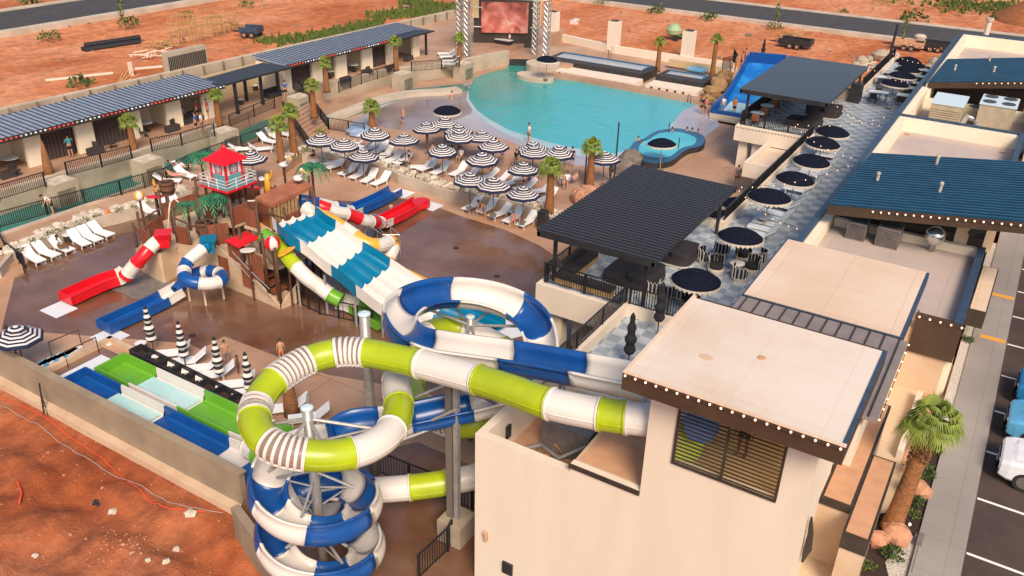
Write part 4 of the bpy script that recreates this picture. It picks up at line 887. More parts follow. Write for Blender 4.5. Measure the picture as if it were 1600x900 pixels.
for (a, b) in (((712,640,6.6),(640,672,5.0)),((714,655,5.4),(620,690,5.2)),((700,600,6.9),(650,620,6.2)),((716,600,7.0),(790,640,5.2)),((720,612,6.8),(800,632,5.6))): arm.tube([P(*a), P(*b)], .055, 6)
arm.split('arm', 'galv', ts)
# --- run-outs at the lower left
def runout(x0, x1, yc, w, pattern, label, h=.5, water=True, ang=0, z=.18, end_mat=None):
    r = empty('slide_runout', (x0, yc, 0), label, 'slide run-out'); k = max(10, int(abs(x1-x0)/.3))
    pts = [V((x0+(x1-x0)*i/k, yc+(x1-x0)*i/k*ang, z+(.9*max(0, (i/k-.8))))) for i in range(k+1)]
    flume(r, pts, boxprofile(w, h), pattern)
    ms = end_mat or pattern[0][0]; sg = 1 if x1 > x0 else -1
    MB().box((x0-sg*.04, yc, z+h*.45), (.1, 2*w+.2, h)).build('end_wall', ms, r)
    tt = sum(f for _, f in pattern); ac = 0
    for m_, f in pattern[:3]:
        xa, xb = x0+(x1-x0)*ac/tt, x0+(x1-x0)*(ac+f)/tt; ac += f
        if m_ == W_: MB().prism([(xa, yc-w*.82), (xb, yc-w*.82), (xb, yc+w*.82), (xa, yc+w*.82)], z+.04, z+.08).build('water_film', 'run_water', r)
    return r
LG = 'leaf_green_plastic'
runout(-34.9,-23.3,20.15,.74,[(LG,2.3),(W_,3.4),(LG,3.4),(W_,1.2),(LG,1.3)],'straight green and white slide run-out beside the black planter', .55)
runout(-35.4,-23.0,18.4,.68,[('deep_blue',2.6),(W_,3.0),('deep_blue',4.3),(W_,1.6),('deep_blue',.9)],'straight blue and white slide run-out beside the grey yard wall', .5)
sheet('runout_basin', [(-37.3,17.65),(-23,17.65),(-23,21.3),(-37.3,21.3)], .03, 'splash', .3)
single('basin_kerb', MB().bx(-37.6,-37.35,17.65,22.0,0,.28).bx(-37.6,-35.3,21.75,22.0,0,.28), 'stucco_tan', 'low tan kerb round the wet basin of the run-outs', 'kerb')
sheet('splash_pad', [(-36.4,18.5),(-35.5,18.5),(-35.5,20.7),(-36.4,20.7)], .045, 'pallet_mist', .03) if False else None
single('splash_mat', MB().bx(-36.7,-35.6,17.9,20.8,.03,.05), 'pallet_mist', 'pale wet mat at the end of the green and blue run-outs', 'mat')
# --- wide four-lane slide
Lp = spline([P(*q) for q in [(426,352,4.5),(447,374,4.1),(478,396,3.4),(515,425,2.8),(555,456,2.15),(600,492,1.4),(655,522,.8),(705,545,.5)]], .05)
Rp = spline([P(*q) for q in [(488,333,4.5),(528,360,4.0),(568,391,3.2),(612,417,2.55),(652,445,1.8),(700,470,1.1),(745,487,.7),(790,505,.5)]], .05)
ws = empty('wide_slide', (Lp[0].x, Lp[0].y, 0), 'wide four-lane teal and white wavy slide in the middle of the splash pad', 'water slide')
def samp(pl, t): x = t*(len(pl)-1); i = min(int(x), len(pl)-2); return pl[i].lerp(pl[i+1], x-i)
NU, NV = 33, 70
def wz(u): return .16*abs(math.cos(4*PI*u))**.6 if True else 0
grid = [[None]*NU for _ in range(NV+1)]
cuts = [0,4,20,36,50,64,70]
def near_t(pl, a, b):
    best, bt = 1e9, 0
    for i, p in enumerate(pl):
        x, y = proj(p); d = (x-a)**2+(y-b)**2
        if d < best: best, bt = d, i/(len(pl)-1)
    return bt
Lt = [0]+[near_t(Lp, *q) for q in ((432,361),(470,390),(518,427),(556,457),(655,522))]+[1]
Rt = [0]+[near_t(Rp, *q) for q in ((493,337),(526,359),(567,390),(611,416),(700,470))]+[1]
def remap(v, T):
    for k in range(6):
        if v <= cuts[k+1]: return T[k]+(T[k+1]-T[k])*(v-cuts[k])/(cuts[k+1]-cuts[k])
    return 1
for v in range(NV+1):
    a, b = samp(Lp, remap(v, Lt)), samp(Rp, remap(v, Rt))
    for u in range(NU):
        uu = u/(NU-1); p = a.lerp(b, uu)
        rr = .2*(1-abs(math.sin(4*PI*uu)))**2; edge = .35 if u in (0, NU-1) else 0
        grid[v][u] = p+V((0,0,rr+edge+.04*math.sin(v*.35)))
def band(v0, v1, m_):
    mb = MB(); vs = []
    L = v1-v0+1
    for v in range(v0, v1+1): vs += grid[v]
    for v in range(v0, v1+1): vs += [grid[v][0]-V((0,0,.75)), grid[v][-1]-V((0,0,.75))]
    fs = [(a*NU+u, a*NU+u+1, (a+1)*NU+u+1, (a+1)*NU+u) for a in range(L-1) for u in range(NU-1)]
    o_ = L*NU; fs += [(a*NU, (a+1)*NU, o_+(a+1)*2, o_+a*2) for a in range(L-1)]+[(a*NU+NU-1, o_+a*2+1, o_+(a+1)*2+1, (a+1)*NU+NU-1) for a in range(L-1)]+[(o_+a*2, o_+(a+1)*2, o_+(a+1)*2+1, o_+a*2+1) for a in range(L-1)]
    fs += [(u, NU*0+u, u+1) for u in range(0)]
    mb.add(vs, fs).build('slide_bed', m_, ws)
for (a, b), m_ in zip(zip(cuts, cuts[1:]), (W_,'teal',W_,'teal',W_,'teal')): band(a, b, m_)
mb = MB()
for t in (.15,.32,.5,.66,.8):
    for pl in (Lp, Rp): q = samp(pl, t); mb.tube([V((q.x, q.y, 0)), q-V((0,0,.5))], .07, 8)
mb.split('post', 'galv', ws)
sheet('pool_shallows', pp([(690,525),(735,545),(830,520),(795,495),(760,490)],.05), .05, 'pallet_mist', .04)
# --- play structure tubes
def play_tube(ctrl, r, lens, label, name='tube_slide'):
    pts = spline([P(*c) for c in ctrl], .15); ro = empty(name, (pts[0].x, pts[0].y, 0), label, 'water slide'); tube_slide(ro, pts, r, lens, 16); return ro, pts
Y_ = 'yellow_plastic'; RD = 'red_plastic'; BL = 'teal'
ro, p_ = play_tube([(478,326,4.5),(500,338,4.3),(520,347,4.0),(545,362,3.5),(570,379,3.0),(592,384,2.7),(612,378,2.4),(612,392,2.0),(605,410,1.4),(610,424,1.0),(618,430,.8)], .42, [(W_,1.3),(Y_,2.3),(W_,1.2),(Y_,2.0),(W_,1.6),(Y_,1.1),(W_,.8),(Y_,1.2),(W_,1)], 'yellow and white tube slide curving beside the wide teal slide')
pts = [P(*q) for q in [(618,428,.5),(640,438,.35),(668,452,.2)]]; pts = spline(pts, .3); flume(ro, pts, boxprofile(.38,.35), [(Y_,3),(W_,1)], 'channel_section')
ro, p_ = play_tube([(488,318,3.6),(505,324,3.4),(525,331,3.0),(548,336,2.5),(570,345,1.9),(587,347,1.3),(596,348,.8)], .40, [(RD,1.1),(W_,1.4),(RD,1.1),(W_,1.2),(RD,1.0),(W_,.8),(RD,.4)], 'red and white tube slide ending in the red open run-out on the far side')
flume(ro, spline([P(592,352,.55),P(606,346,.32),P(630,334,.22),P(657,318,.2)], .2), boxprofile(.55,.42), [(W_,1.0),(RD,4.2)])
q = P(658,317,.4); MB().lathe([(.68,0),(.72,.2),(.68,.42),(.5,.4)], 14, c=(q.x, q.y, .15), sx=.9).build('end_cup', RD, ro)
ro, p_ = play_tube([(468,312,2.6),(500,318,2.3),(530,325,1.6),(548,330,1.0)], .38, [('deep_blue',1.5),(W_,1.5),('deep_blue',1.0),(W_,1.0)], 'blue and white slide ending in the blue open run-out on the far side')
flume(ro, spline([P(545,336,.5),P(560,329,.3),P(590,316,.22),P(618,301,.2)], .2), boxprofile(.55,.42), [(W_,1.0),('deep_blue',4.4)])
ro, p_ = play_tube([(412,368,3.6),(428,378,3.4),(445,396,3.1),(462,416,2.7),(480,434,2.2),(498,447,1.7),(515,460,1.3),(533,470,1.0)], .42, [(LG,1.2),(G_,3.2),(W_,3.2),(LG,1.0)], 'green and white tube slide in front of the wide teal slide')
q = P(533,470,1.0); 
flume(ro, spline([P(528,474,.5),P(555,482,.35),P(600,510,.2)], .2), boxprofile(.42,.42), [(W_,1.2),(LG,3.2)])
ro, p_ = play_tube([(322,384,3.1),(309,395,2.9),(296,406,2.6),(288,420,2.3),(290,436,2.1),(306,442,1.95),(330,443,1.8),(347,437,1.7),(342,427,1.55),(322,424,1.4),(300,430,1.2),(286,443,.95),(276,455,.7)], .36, [(BL,.5),(W_,1.4),('deep_blue',.8),(W_,1.0),('deep_blue',1.5),(W_,1.4),('deep_blue',1.4),(W_,.9),('deep_blue',1),(W_,.8),('deep_blue',.9),(W_,1.0),('deep_blue',.8)], 'small blue and white spiral tube slide at the front of the play structure')
fx_ = P(326,380,3.2); MB().lathe([(.38,-.5),(.42,-.05),(.62,.32),(.58,.34)], 4, c=fx_).build('funnel', BL, ro)
flume(ro, spline([P(284,455,.6),P(262,468,.35),P(240,480,.25),P(163,515,.2)], .2), boxprofile(.5,.45), [(W_,1.4),('deep_blue',5.0)])
q = P(163,516,.2); MB().box((q.x, q.y+.02, .45), (1.15,.1,.5)).build('end_wall', 'deep_blue', ro)
mb = MB()
for a, b in ((297,470),(322,477),(350,467)): q = P(a, b, 0); mb.tube([q, V((q.x, q.y, 1.6))], .06, 8)
mb.split('post', 'roof_peach', ro)
ro, p_ = play_tube([(250,374,2.7),(238,384,2.5),(222,402,2.0),(206,420,1.3),(196,432,.8)], .40, [(W_,1.2),(RD,1.5),(W_,1.4),(RD,.4)], 'red and white slide at the left front of the play structure')
fx_ = P(256,371,2.9); MB().lathe([(.42,-.55),(.48,-.05),(.68,.34),(.64,.36)], 4, c=fx_).build('funnel', RD, ro)
flume(ro, spline([P(199,428,.6),P(190,436,.35),P(160,446,.25),P(104,471,.2)], .2), boxprofile(.52,.48), [(W_,.8),(RD,5.0)])
q = P(104,472,.2); MB().box((q.x, q.y, .45), (1.2,.1,.5)).build('end_wall', RD, ro)
for (a, b, t) in ((92,484,'pale wet mat at the end of the red run-out'),(172,526,'pale wet mat at the end of the near blue run-out'),(628,302,'pale wet mat beyond the far blue run-out'),(672,322,'pale wet mat beyond the far red run-out')):
    q = P(a, b, 0); single('splash_mat', MB().box((q.x, q.y, .02), (1.5,1.3,.03)), 'pallet_mist', t, 'mat')
q = P(220,447,0); single('splash_mat', MB().box((q.x, q.y, .02), (2.6,2.4,.03)), 'splash_metal' if False else 'ac_grey', 'dark square wet grate between the red and blue run-outs', 'grate')
# ================================================================ PLAY STRUCTURE
ps = empty('play_structure', (-38.5, 31.5, 0), 'brown timber water play structure with beige platforms in the middle of the splash pad', 'play structure')
PZ = 2.0
plat = [(-42.6,28.1),(-40.7,28.0),(-40.6,29.3),(-35.9,29.7),(-33.6,30.2),(-33.2,33.2),(-36.5,36.2),(-43.2,36.0),(-44.2,31.0)]
MB().prism(plat, PZ-.2, PZ).build('platform', 'deckboard', ps)
sk = MB()
def wallq(a, b, z0a, z1a, z0b, z1b, t=.1):
    a, b = V((a[0], a[1], 0)), V((b[0], b[1], 0)); d = (b-a).normalized(); nrm = V((d.y, -d.x, 0))*t
    sk.add([a+V((0,0,z0a)), b+V((0,0,z0b)), b+V((0,0,z1b)), a+V((0,0,z1a)), a+nrm+V((0,0,z0a)), b+nrm+V((0,0,z0b)), b+nrm+V((0,0,z1b)), a+nrm+V((0,0,z1a))], [(3,2,1,0),(4,5,6,7),(0,1,5,4),(2,3,7,6),(0,4,7,3),(1,2,6,5)])
wallq((-43.4,28.3),(-42.4,28.0),0,1.3,0,1.9); wallq((-42.4,28.0),(-40.6,27.8),0,1.95,0,1.95); wallq((-40.6,27.8),(-40.85,29.2),0,1.95,0,1.95); wallq((-40.85,29.2),(-37.6,29.55),0,1.95,0,2.4)
wallq((-37.6,29.55),(-34.9,29.5),0,2.6,0,1.5); wallq((-34.9,29.5),(-32.7,29.35),0,1.5,0,.25); wallq((-32.7,29.35),(-32.5,30.6),0,.3,0,1.2); wallq((-32.5,30.6),(-33.4,31.5),0,1.2,0,1.9)
sk.build('skirt_panels', 'deckboard', ps)
MB().prism([(-36,29.7),(-32.9,29.5),(-32.8,30.6),(-35.8,30.8)], .0, .35).build('stair_tread', 'deckboard', ps)
mb = MB()
for k in range(7): mb.bx(-35.8+k*.45,-35.3+k*.45,29.7,30.7,PZ-.28*(k+1)-.1,PZ-.28*(k+1)+.02)
mb.build('stairs', 'wood_brown', ps)
MB().prism([(-36.8,31.0),(-34.2,31.2),(-34.0,35.4),(-37.0,35.2)], 3.3, 3.5).build('platform', 'deckboard', ps)
MB().prism([(-40.9,31.2),(-38.0,31.2),(-37.8,34.6),(-41.0,34.6)], 2.9, 3.1).build('platform', 'deckboard', ps)
def post(x, y, h, r=.085, z=0): return MB().tube([(x, y, z), (x, y, h)], r, 8).build('post', 'wood_post', ps, smooth=True)
posts = [(-43.5,28.4,2.9),(-42.4,28.1,4.0),(-41.5,28.0,3.2),(-40.6,27.9,3.0),(-40.8,29.3,4.3),(-39.8,29.4,3.3),(-38.7,29.5,3.4),(-37.6,29.6,3.7),(-36.6,29.6,3.5),(-35.6,29.6,4.2),(-34.6,29.5,3.6),(-33.6,29.4,4.4),(-32.7,29.4,3.8),
 (-44.2,31,4.0),(-43.8,33.5,4.2),(-43.2,36,3.2),(-41,36.1,4.0),(-38.6,36.2,3.4),(-36.5,36.2,5.0),(-34.2,33.6,5.0),(-33.2,33.2,5.4),(-35.6,31.0,5.0),(-36.6,31.2,5.0),(-41,31.2,4.6),(-38,31.2,4.8),(-37.8,34.6,4.6),(-41,34.6,4.4),(-42,30,4.4),(-39.4,30.4,3.6),(-33.7,31.3,5.2)]
for x, y, h in posts: post(x, y, h)
def panel(a, b, z0, z1, m_='wood_brown'):
    a, b = V((*a, 0)), V((*b, 0)); L = (b-a).length; c = (a+b)/2; d = b-a
    MB().box((c.x, c.y, (z0+z1)/2), (L, .08, z1-z0), rz=math.atan2(d.y, d.x)).build('panel', m_, ps)
for a, b, z0, z1 in [((-42.4,28.05),(-41.5,27.95),2.0,3.0),((-41.5,27.95),(-40.65,27.85),2.0,2.4),((-40.8,29.3),(-39.9,29.4),2.0,3.1),((-38.7,29.4),(-37.7,29.5),2.0,3.2),((-36.6,29.5),(-35.7,29.5),2.0,3.3),((-37.5,29.42),(-36.7,29.42),.9,2.0),((-35.6,29.4),(-34.7,29.36),.6,2.1),((-34.6,29.36),(-33.7,29.28),1.4,3.0),
  ((-44.2,31),(-43.9,33.3),2.0,3.1),((-43.8,33.6),(-43.3,35.8),2.0,2.9),((-43,36.05),(-41,36.1),2.0,3.2),((-38.6,36.1),(-36.6,36.1),2.0,3.0),((-36.5,36),(-34.3,33.8),2.0,3.0),((-41,31.2),(-39.6,31.2),3.1,4.2),((-38,31.3),(-37.9,33.2),3.1,4.2),((-41,31.4),(-41,34.4),3.1,4.0),((-36.7,31.1),(-35.7,31.1),3.5,4.6),((-34.1,31.6),(-34.1,33),3.5,4.5),((-42.3,28.3),(-42.9,30),2.0,3.0),((-38.9,30.1),(-38.2,31.0),2.0,3.3)]: panel(a, b, z0, z1)
panel((-34.9,33.8),(-34.2,34.6),3.5,4.6,'deep_blue')
# brown shade roof
q = [P(399,311,5.0), P(424,323,5.0), P(489,292,5.0), P(466,280,5.0)]; MB().prism([(p.x, p.y) for p in q], 4.9, 5.12).build('shade_roof', 'wood_roof', ps)
q2 = [(p.x, p.y) for p in q]
panel(((q2[0][0]+.1),(q2[0][1]+.1)), (q2[1][0]-.1, q2[1][1]+.1), 3.5, 4.9)
mb = MB()
for k in range(8): t = k/12; x, y = q2[1][0]*(1-t)+q2[2][0]*t, q2[1][1]*(1-t)+q2[2][1]*t; mb.box((x-.1, y, 4.2), (.16,.06,1.3))
mb.build('slats', 'lumber', ps)
for a, b in ((424,325),(489,294),(400,313)): p = P(a, b, 5); post(p.x-.05, p.y+.05, 4.95)
mb = MB()
for (a, b) in (((-43.5,28.4,2.7),(-42.4,28.1,2.6)),((-42.4,28.1,3.4),(-42,30,4.0)),((-41,31.2,4.4),(-38,31.2,4.4)),((-33.6,29.4,3.2),(-32.7,29.4,2.4)),((-36.6,31.2,4.6),(-33.7,31.3,4.6)),((-43.8,33.5,4),(-41,34.6,4.2)),((-41,36.1,3.8),(-38.6,36.2,3.2)),((-40.8,29.3,3.6),(-38.7,29.5,3.3))): mb.tube([a, b], .05, 6)
mb.split('rail', 'wood_post', ps)
mb = MB()
for z in (1.2,.7): mb.tube([(-36,29.25,z+1.5),(-34.5,29.2,z+.6),(-33.2,29.15,z)], .03, 6)
mb.build('handrail', 'steel', ps)
# lifeguard hut
hc = P(357,285,5.0); hx, hy = hc.x, hc.y
hu = empty('lifeguard_hut', (hx, hy, 3), 'small red-roofed lifeguard hut with red-framed windows and white railing high on the play structure', 'hut')
MB().bx(hx-1.2,hx+1.2,hy-1.2,hy+1.2,4.88,5.0).build('platform', 'red_plastic', hu); MB().bx(hx-1.1,hx+1.1,hy-1.1,hy+1.1,5.003,5.03).build('floor', 'hut_teal', hu)
MB().bx(hx-.6,hx+.6,hy-.6,hy+.6,5.03,5.68).build('lower_wall', 'hut_teal', hu); MB().bx(hx-.6,hx+.6,hy-.6,hy+.6,5.68,6.55).build('upper_wall', 'hut_white', hu)
mb = MB()
for a in (-.6,.6):
    for b in (-.6,.6): mb.box((hx+a, hy+b, 5.8), (.12,.12,1.6))
mb.split('corner_trim', 'red_plastic', hu)
for (cx, cy, dx, dy) in ((0,-.61,1,0),(.61,0,0,1),(-.61,0,0,1),(0,.61,1,0)):
    mb = MB(); sx, sy = (.62,.05) if dx else (.05,.62)
    for o_ in (-.28,.28): mb.box((hx+cx+dx*o_, hy+cy+dy*o_, 6.05), (.07 if dx else .06,.07 if dy else .06,.62))
    for o_ in (-.28,.28): mb.box((hx+cx, hy+cy, 6.05+o_), (sx+.0, sy+.0, .07))
    wn = mb.build('window', 'red_plastic', hu); MB().box((hx+cx, hy+cy, 6.05), (.5 if dx else .03,.5 if dy else .03,.5)).build('pane', 'hut_glass', wn)
    mb = MB(); mb.box((hx+cx, hy+cy, 6.05), (.5 if dx else .045,.5 if dy else .045,.035)); mb.box((hx+cx, hy+cy, 6.05), (.035 if dx else .047,.035 if dy else .047,.5)); mb.build('glazing_bar', 'hut_white', wn)
rf = MB().add([(hx-.98,hy-.98,6.5),(hx+.98,hy-.98,6.5),(hx+.98,hy+.98,6.5),(hx-.98,hy+.98,6.5),(hx-.12,hy-.12,7.12),(hx+.12,hy-.12,7.12),(hx+.12,hy+.12,7.12),(hx-.12,hy+.12,7.12)],[(3,2,1,0),(4,5,6,7),(0,1,5,4),(1,2,6,5),(2,3,7,6),(3,0,4,7)]).build('roof', 'red_plastic', hu); MB().lathe([(.17,0),(.17,.1),(.05,.25)], 6, c=(hx,hy,7.122)).build('roof_cap', 'red_plastic', rf)
mb = MB()
for s_ in ((-1.15,-1.15,1.15,-1.15),(1.15,-1.15,1.15,1.15),(1.15,1.15,-1.15,1.15),(-1.15,1.15,-1.15,-1.15)):
    a, b = V((hx+s_[0], hy+s_[1], 5)), V((hx+s_[2], hy+s_[3], 5))
    for z in (.22,.42,.62): mb.beam(a+V((0,0,z)), b+V((0,0,z)), .03, .035)
    for k in range(4): mb.tube([a.lerp(b, k/3)-V((0,0,.1)), a.lerp(b, k/3)+V((0,0,.66))], .03, 6)
mb.build('railing', 'hut_white', hu)
for a in (-.95,-.3,.3,.95):
    for b in (-.95,.95): MB().tube([(hx+a,hy+b,0),(hx+a,hy+b,4.9)], .075, 8).build('leg', 'wood_post', hu)
# props
def fake_palm(px, py, zt, label, n=11, L=1.25, m_='fake_palm'):
    c = P(px, py, zt); r = empty('artificial_palm', (c.x, c.y, 0), label, 'artificial palm'); MB().tube([(c.x,c.y,0),(c.x,c.y,zt)], .08, 8).build('trunk', 'wood_post', r); mb = MB(); rnd = random.Random(int(px))
    for k in range(n):
        a = 2*PI*k/n+rnd.uniform(-.2,.2); d = V((math.cos(a), math.sin(a), 0)); s = V((-d.y, d.x, 0)); prev = None
        for i in range(9):
            t = i/8; q = c+d*L*t+V((0,0,.38*math.sin(PI*t*.9)-.75*t*t)); w_ = .30*math.sin(PI*min(1, t*.8+.15))+.02
            if prev is not None:
                e_ = (q-prev)
                for sg_ in (-1, 1): mb.add([prev, prev+e_*.75, prev+e_*1.5+s*(w_*sg_)-V((0,0,w_*.5)), prev+e_*1.05+s*(w_*sg_*.95)-V((0,0,w_*.5))], [(0,1,2,3)])
            prev = q
    mb.build('fronds', m_, r); return r
fake_palm(332,312,4.6,'green artificial palm in front of the lifeguard hut'); fake_palm(487,262,5.0,'green artificial palm at the far end of the play structure, on a brown pole'); fake_palm(313,244,4.3,'green artificial palm behind the lifeguard hut'); fake_palm(292,322,3.6,'small flat green artificial palm beside the wooden barrels',7,1.1)
def ball(px, py, z, r_, label, cols):
    c = P(px, py, z); r = empty('beach_ball_prop', (c.x, c.y, 0), label, 'prop'); n = 12; k = 6
    MB().tube([(c.x,c.y,0),(c.x,c.y,z)], .07, 8).build('pole', 'wood_post', r)
    mb = MB(); vs = [c+V((r_*math.cos(-PI/2+PI*i/k)*math.cos(2*PI*j/n), r_*math.cos(-PI/2+PI*i/k)*math.sin(2*PI*j/n), r_*math.sin(-PI/2+PI*i/k))) for i in range(k+1) for j in range(n)]
    mb.v = vs
    for i in range(k):
        for j in range(n): mb.f.append([i*n+j, i*n+(j+1) % n, (i+1)*n+(j+1) % n, (i+1)*n+j]); mb.mi.append((j//2) % len(cols))
    mb.build('ball', cols, r, smooth=True)
ball(217,306,3.4,.34,'yellow and white beach ball prop on a brown pole at the left', ['yellow_plastic','white_plastic','yellow_plastic','white_plastic']); ball(425,380,3.9,.45,'red, white and blue beach ball prop beside the wide slide', ['red_plastic','white_plastic','deep_blue','white_plastic'])
c = P(241,290,4.0); r = empty('starfish_prop', (c.x, c.y, 0), 'yellow starfish prop on a brown pole', 'prop'); MB().tube([(c.x,c.y,0),(c.x,c.y,3.7)], .07, 8).build('pole', 'wood_post', r)
st_ = [(c.x+(.42 if k % 2 == 0 else .17)*math.cos(PI/2+k*PI/5)*.8, c.z+(.42 if k % 2 == 0 else .17)*math.sin(PI/2+k*PI/5)) for k in range(10)]
mb = MB(); n_ = 10; mb.add([(x, c.y-.06+(x-c.x)*-.5, z) for x, z in st_]+[(x, c.y+.06+(x-c.x)*-.5, z) for x, z in st_], [tuple(range(10)), tuple(range(19,9,-1))]+[(i, (i+1) % 10, 10+(i+1) % 10, 10+i)[::-1] for i in range(10)]); mb.build('star', 'yellow_plastic', r)
def board(px, py, z, col, label, L=1.2, rz=.4, tilt=.1):
    c = P(px, py, z); r = empty('surfboard_prop', (c.x, c.y, 0), label, 'prop'); MB().tube([(c.x,c.y,0),(c.x,c.y,z)], .06, 8).build('pole', 'wood_post', r)
    mb = MB(); pr = []; n = 14
    for i in range(n): a = 2*PI*i/n; pr.append((L/2*math.cos(a), .24*math.sin(a)))
    rot = Matrix.Rotation(rz, 3, 'Z'); vs = [rot @ V((x, y, h+x*tilt))+c for h in (-.05,.05) for x, y in pr]; mb.add(vs, [tuple(range(n))[::-1], tuple(range(n, 2*n))]+[(i, (i+1) % n, n+(i+1) % n, n+i) for i in range(n)]); mb.build('board', col, r, smooth=False)
board(242,307,3.4,'red_plastic','red surfboard prop left of the lifeguard hut'); board(394,293,3.6,'red_plastic','red surfboard prop right of the lifeguard hut',1.3,.2); board(387,391,3.2,'white_plastic','small white surfboard prop with a blue star tail under the red canopy',.9,.5); board(448,392,3.5,'yellow_plastic','yellow and red board prop by the beach ball',1.0,.9,.5)
def canopy(px, py, z, s, label):
    c = P(px, py, z); r = empty('spray_canopy', (c.x, c.y, 0), label, 'canopy'); MB().tube([(c.x,c.y,0),(c.x,c.y,z)], .07, 8).build('pole', 'wood_post', r)
    MB().add([c+V((-s,-s*.7,-.12)),c+V((s*.7,-s,-.12)),c+V((s,s*.7,.05)),c+V((-s*.6,s,.05)),c+V((0,0,.22)),c+V((-s,-s*.7,-.2)),c+V((s*.7,-s,-.2)),c+V((s,s*.7,-.03)),c+V((-s*.6,s,-.03))],[(0,1,4),(1,2,4),(2,3,4),(3,0,4),(8,7,6,5),(0,5,6,1),(1,6,7,2),(2,7,8,3),(3,8,5,0)]).build('top', 'red_plastic', r)
canopy(378,372,3.4,.8,'bright red canopy at the front of the play structure')
def bucket(px, py, z, label):
    c = P(px, py, z); r = empty('dump_bucket', (c.x, c.y, 0), label, 'dump bucket'); MB().lathe([(.36,-.5),(.46,-.1),(.46,.35),(.40,.37),(.38,0)], 14, c=c).build('bucket', 'bucket', r); mb = MB()
    for q in (-.25,.15): mb.lathe([(.475,q),(.475,q+.07)], 14, c=c)
    mb.build('hoops', 'dark_metal', r); MB().tube([c+V((-.6,.2,-2.4)), c+V((-.6,.2,.7)), c+V((.5,.1,.7))], .05, 6).build('frame', 'wood_post', r)
bucket(261,292,4.0,'brown tipping barrel beside the yellow starfish'); bucket(318,355,2.8,'brown tipping barrel below the lifeguard hut'); bucket(352,352,2.6,'brown tipping barrel in the middle of the play structure')
c = P(400,338,3.9); r = empty('flower_prop', (c.x, c.y, 0), 'yellow flower-shaped water sprinkler under a curved white pipe', 'prop'); MB().tube([(c.x+.5,c.y+.3,0),(c.x+.5,c.y+.3,3.6),(c.x+.45,c.y+.3,4.6),(c.x+.1,c.y,4.9),(c.x-.4,c.y-.1,4.8)], .05, 8).build('pipe', 'white_plastic', r)
mb = MB(); mb.blob(c+V((-.25,0,.2)), .42, 9, .1, 3, .35); mb.blob(c+V((.1,-.1,-.45)), .5, 9, .1, 5, .35); mb.build('petals', 'yellow_plastic', r, smooth=True); MB().blob(c+V((0,-.1,-.1)), .26, 8, .1, 4, .4).build('leaf', 'leaf_green_plastic', r)
MB().tube([P(262,392,1.2),P(264,330,3.9),P(266,316,4.4),P(272,310,4.6),P(279,316,4.4)], .05, 8).build('spray_arch', 'roof_white', ps)
c = P(416,285,4.2); r = empty('spray_figure', (c.x, c.y, 0), 'yellow and red curved spray horn right of the lifeguard hut', 'prop'); MB().tube([(c.x,c.y,1.5),(c.x,c.y,2.6)], .07, 8).build('pole', 'wood_post', r)
MB().tube([(c.x-.1,c.y,2.7),(c.x,c.y,3.3)], .16, 8, r2=.2).build('base', 'red_plastic', r); MB().tube([(c.x,c.y,3.3),(c.x+.1,c.y,4.1),(c.x+.15,c.y,4.8)], .26, 8, r2=.14).build('body', 'yellow_plastic', r, smooth=True); MB().tube([(c.x+.1,c.y,4.2),(c.x+.5,c.y,4.7),(c.x+.6,c.y,5.1)], .07, 6).build('arm', 'yellow_plastic', r)
def pelican(px, py, z, label):
    c = P(px, py, z); r = empty('pelican_prop', (c.x, c.y, 0), label, 'bird figure'); MB().tube([(c.x,c.y,0),(c.x,c.y,z-.15)], .08, 8).build('pole', 'wood_post', r)
    b = MB().blob(c, .34, 9, .05, 2, .55).tube([c+V((.2,0,.05)), c+V((.38,0,.3)), c+V((.3,0,.55))], .08, 7).blob(c+V((.32,0,.58)), .12, 7, .02, 1, .9).build('body', 'white_plastic', r, smooth=True); MB().tube([c+V((.4,0,.58)), c+V((.75,0,.42))], .07, 6, r2=.02).build('beak', 'yellow_plastic', r)
pelican(443,257,4.0,'white pelican figure on a brown pole behind the brown shade roof'); pelican(466,278,5.5,'white pelican figure standing on the end of the brown shade roof')
# screened cage props under far slides
cg = empty('support_frame', tuple(P(555,365,0)), 'open steel frame under the yellow tube slide', 'frame'); mb = MB()
for a, b in ((548,372),(572,385),(590,372),(612,392),(626,405),(600,405)): q = P(a, b, 0); mb.tube([q, q+V((0,0,1.7))], .04, 6)
for z in (.8,1.7):
    l_ = [P(a, b, 0)+V((0,0,z)) for a, b in ((548,372),(572,385),(600,405),(626,405),(612,392),(590,372),(548,372))]
    for i in range(6): mb.tube([l_[i], l_[i+1]], .03, 5)
mb.build('bars', 'steel', cg)
# grey barrier fence in front of the green slide
fence([P(466,474,0), P(500,492,0), P(560,505,0), P(604,520,0)], 1.1, 'thin grey railing in front of the green tube slide', gap=.5, post=1.2)
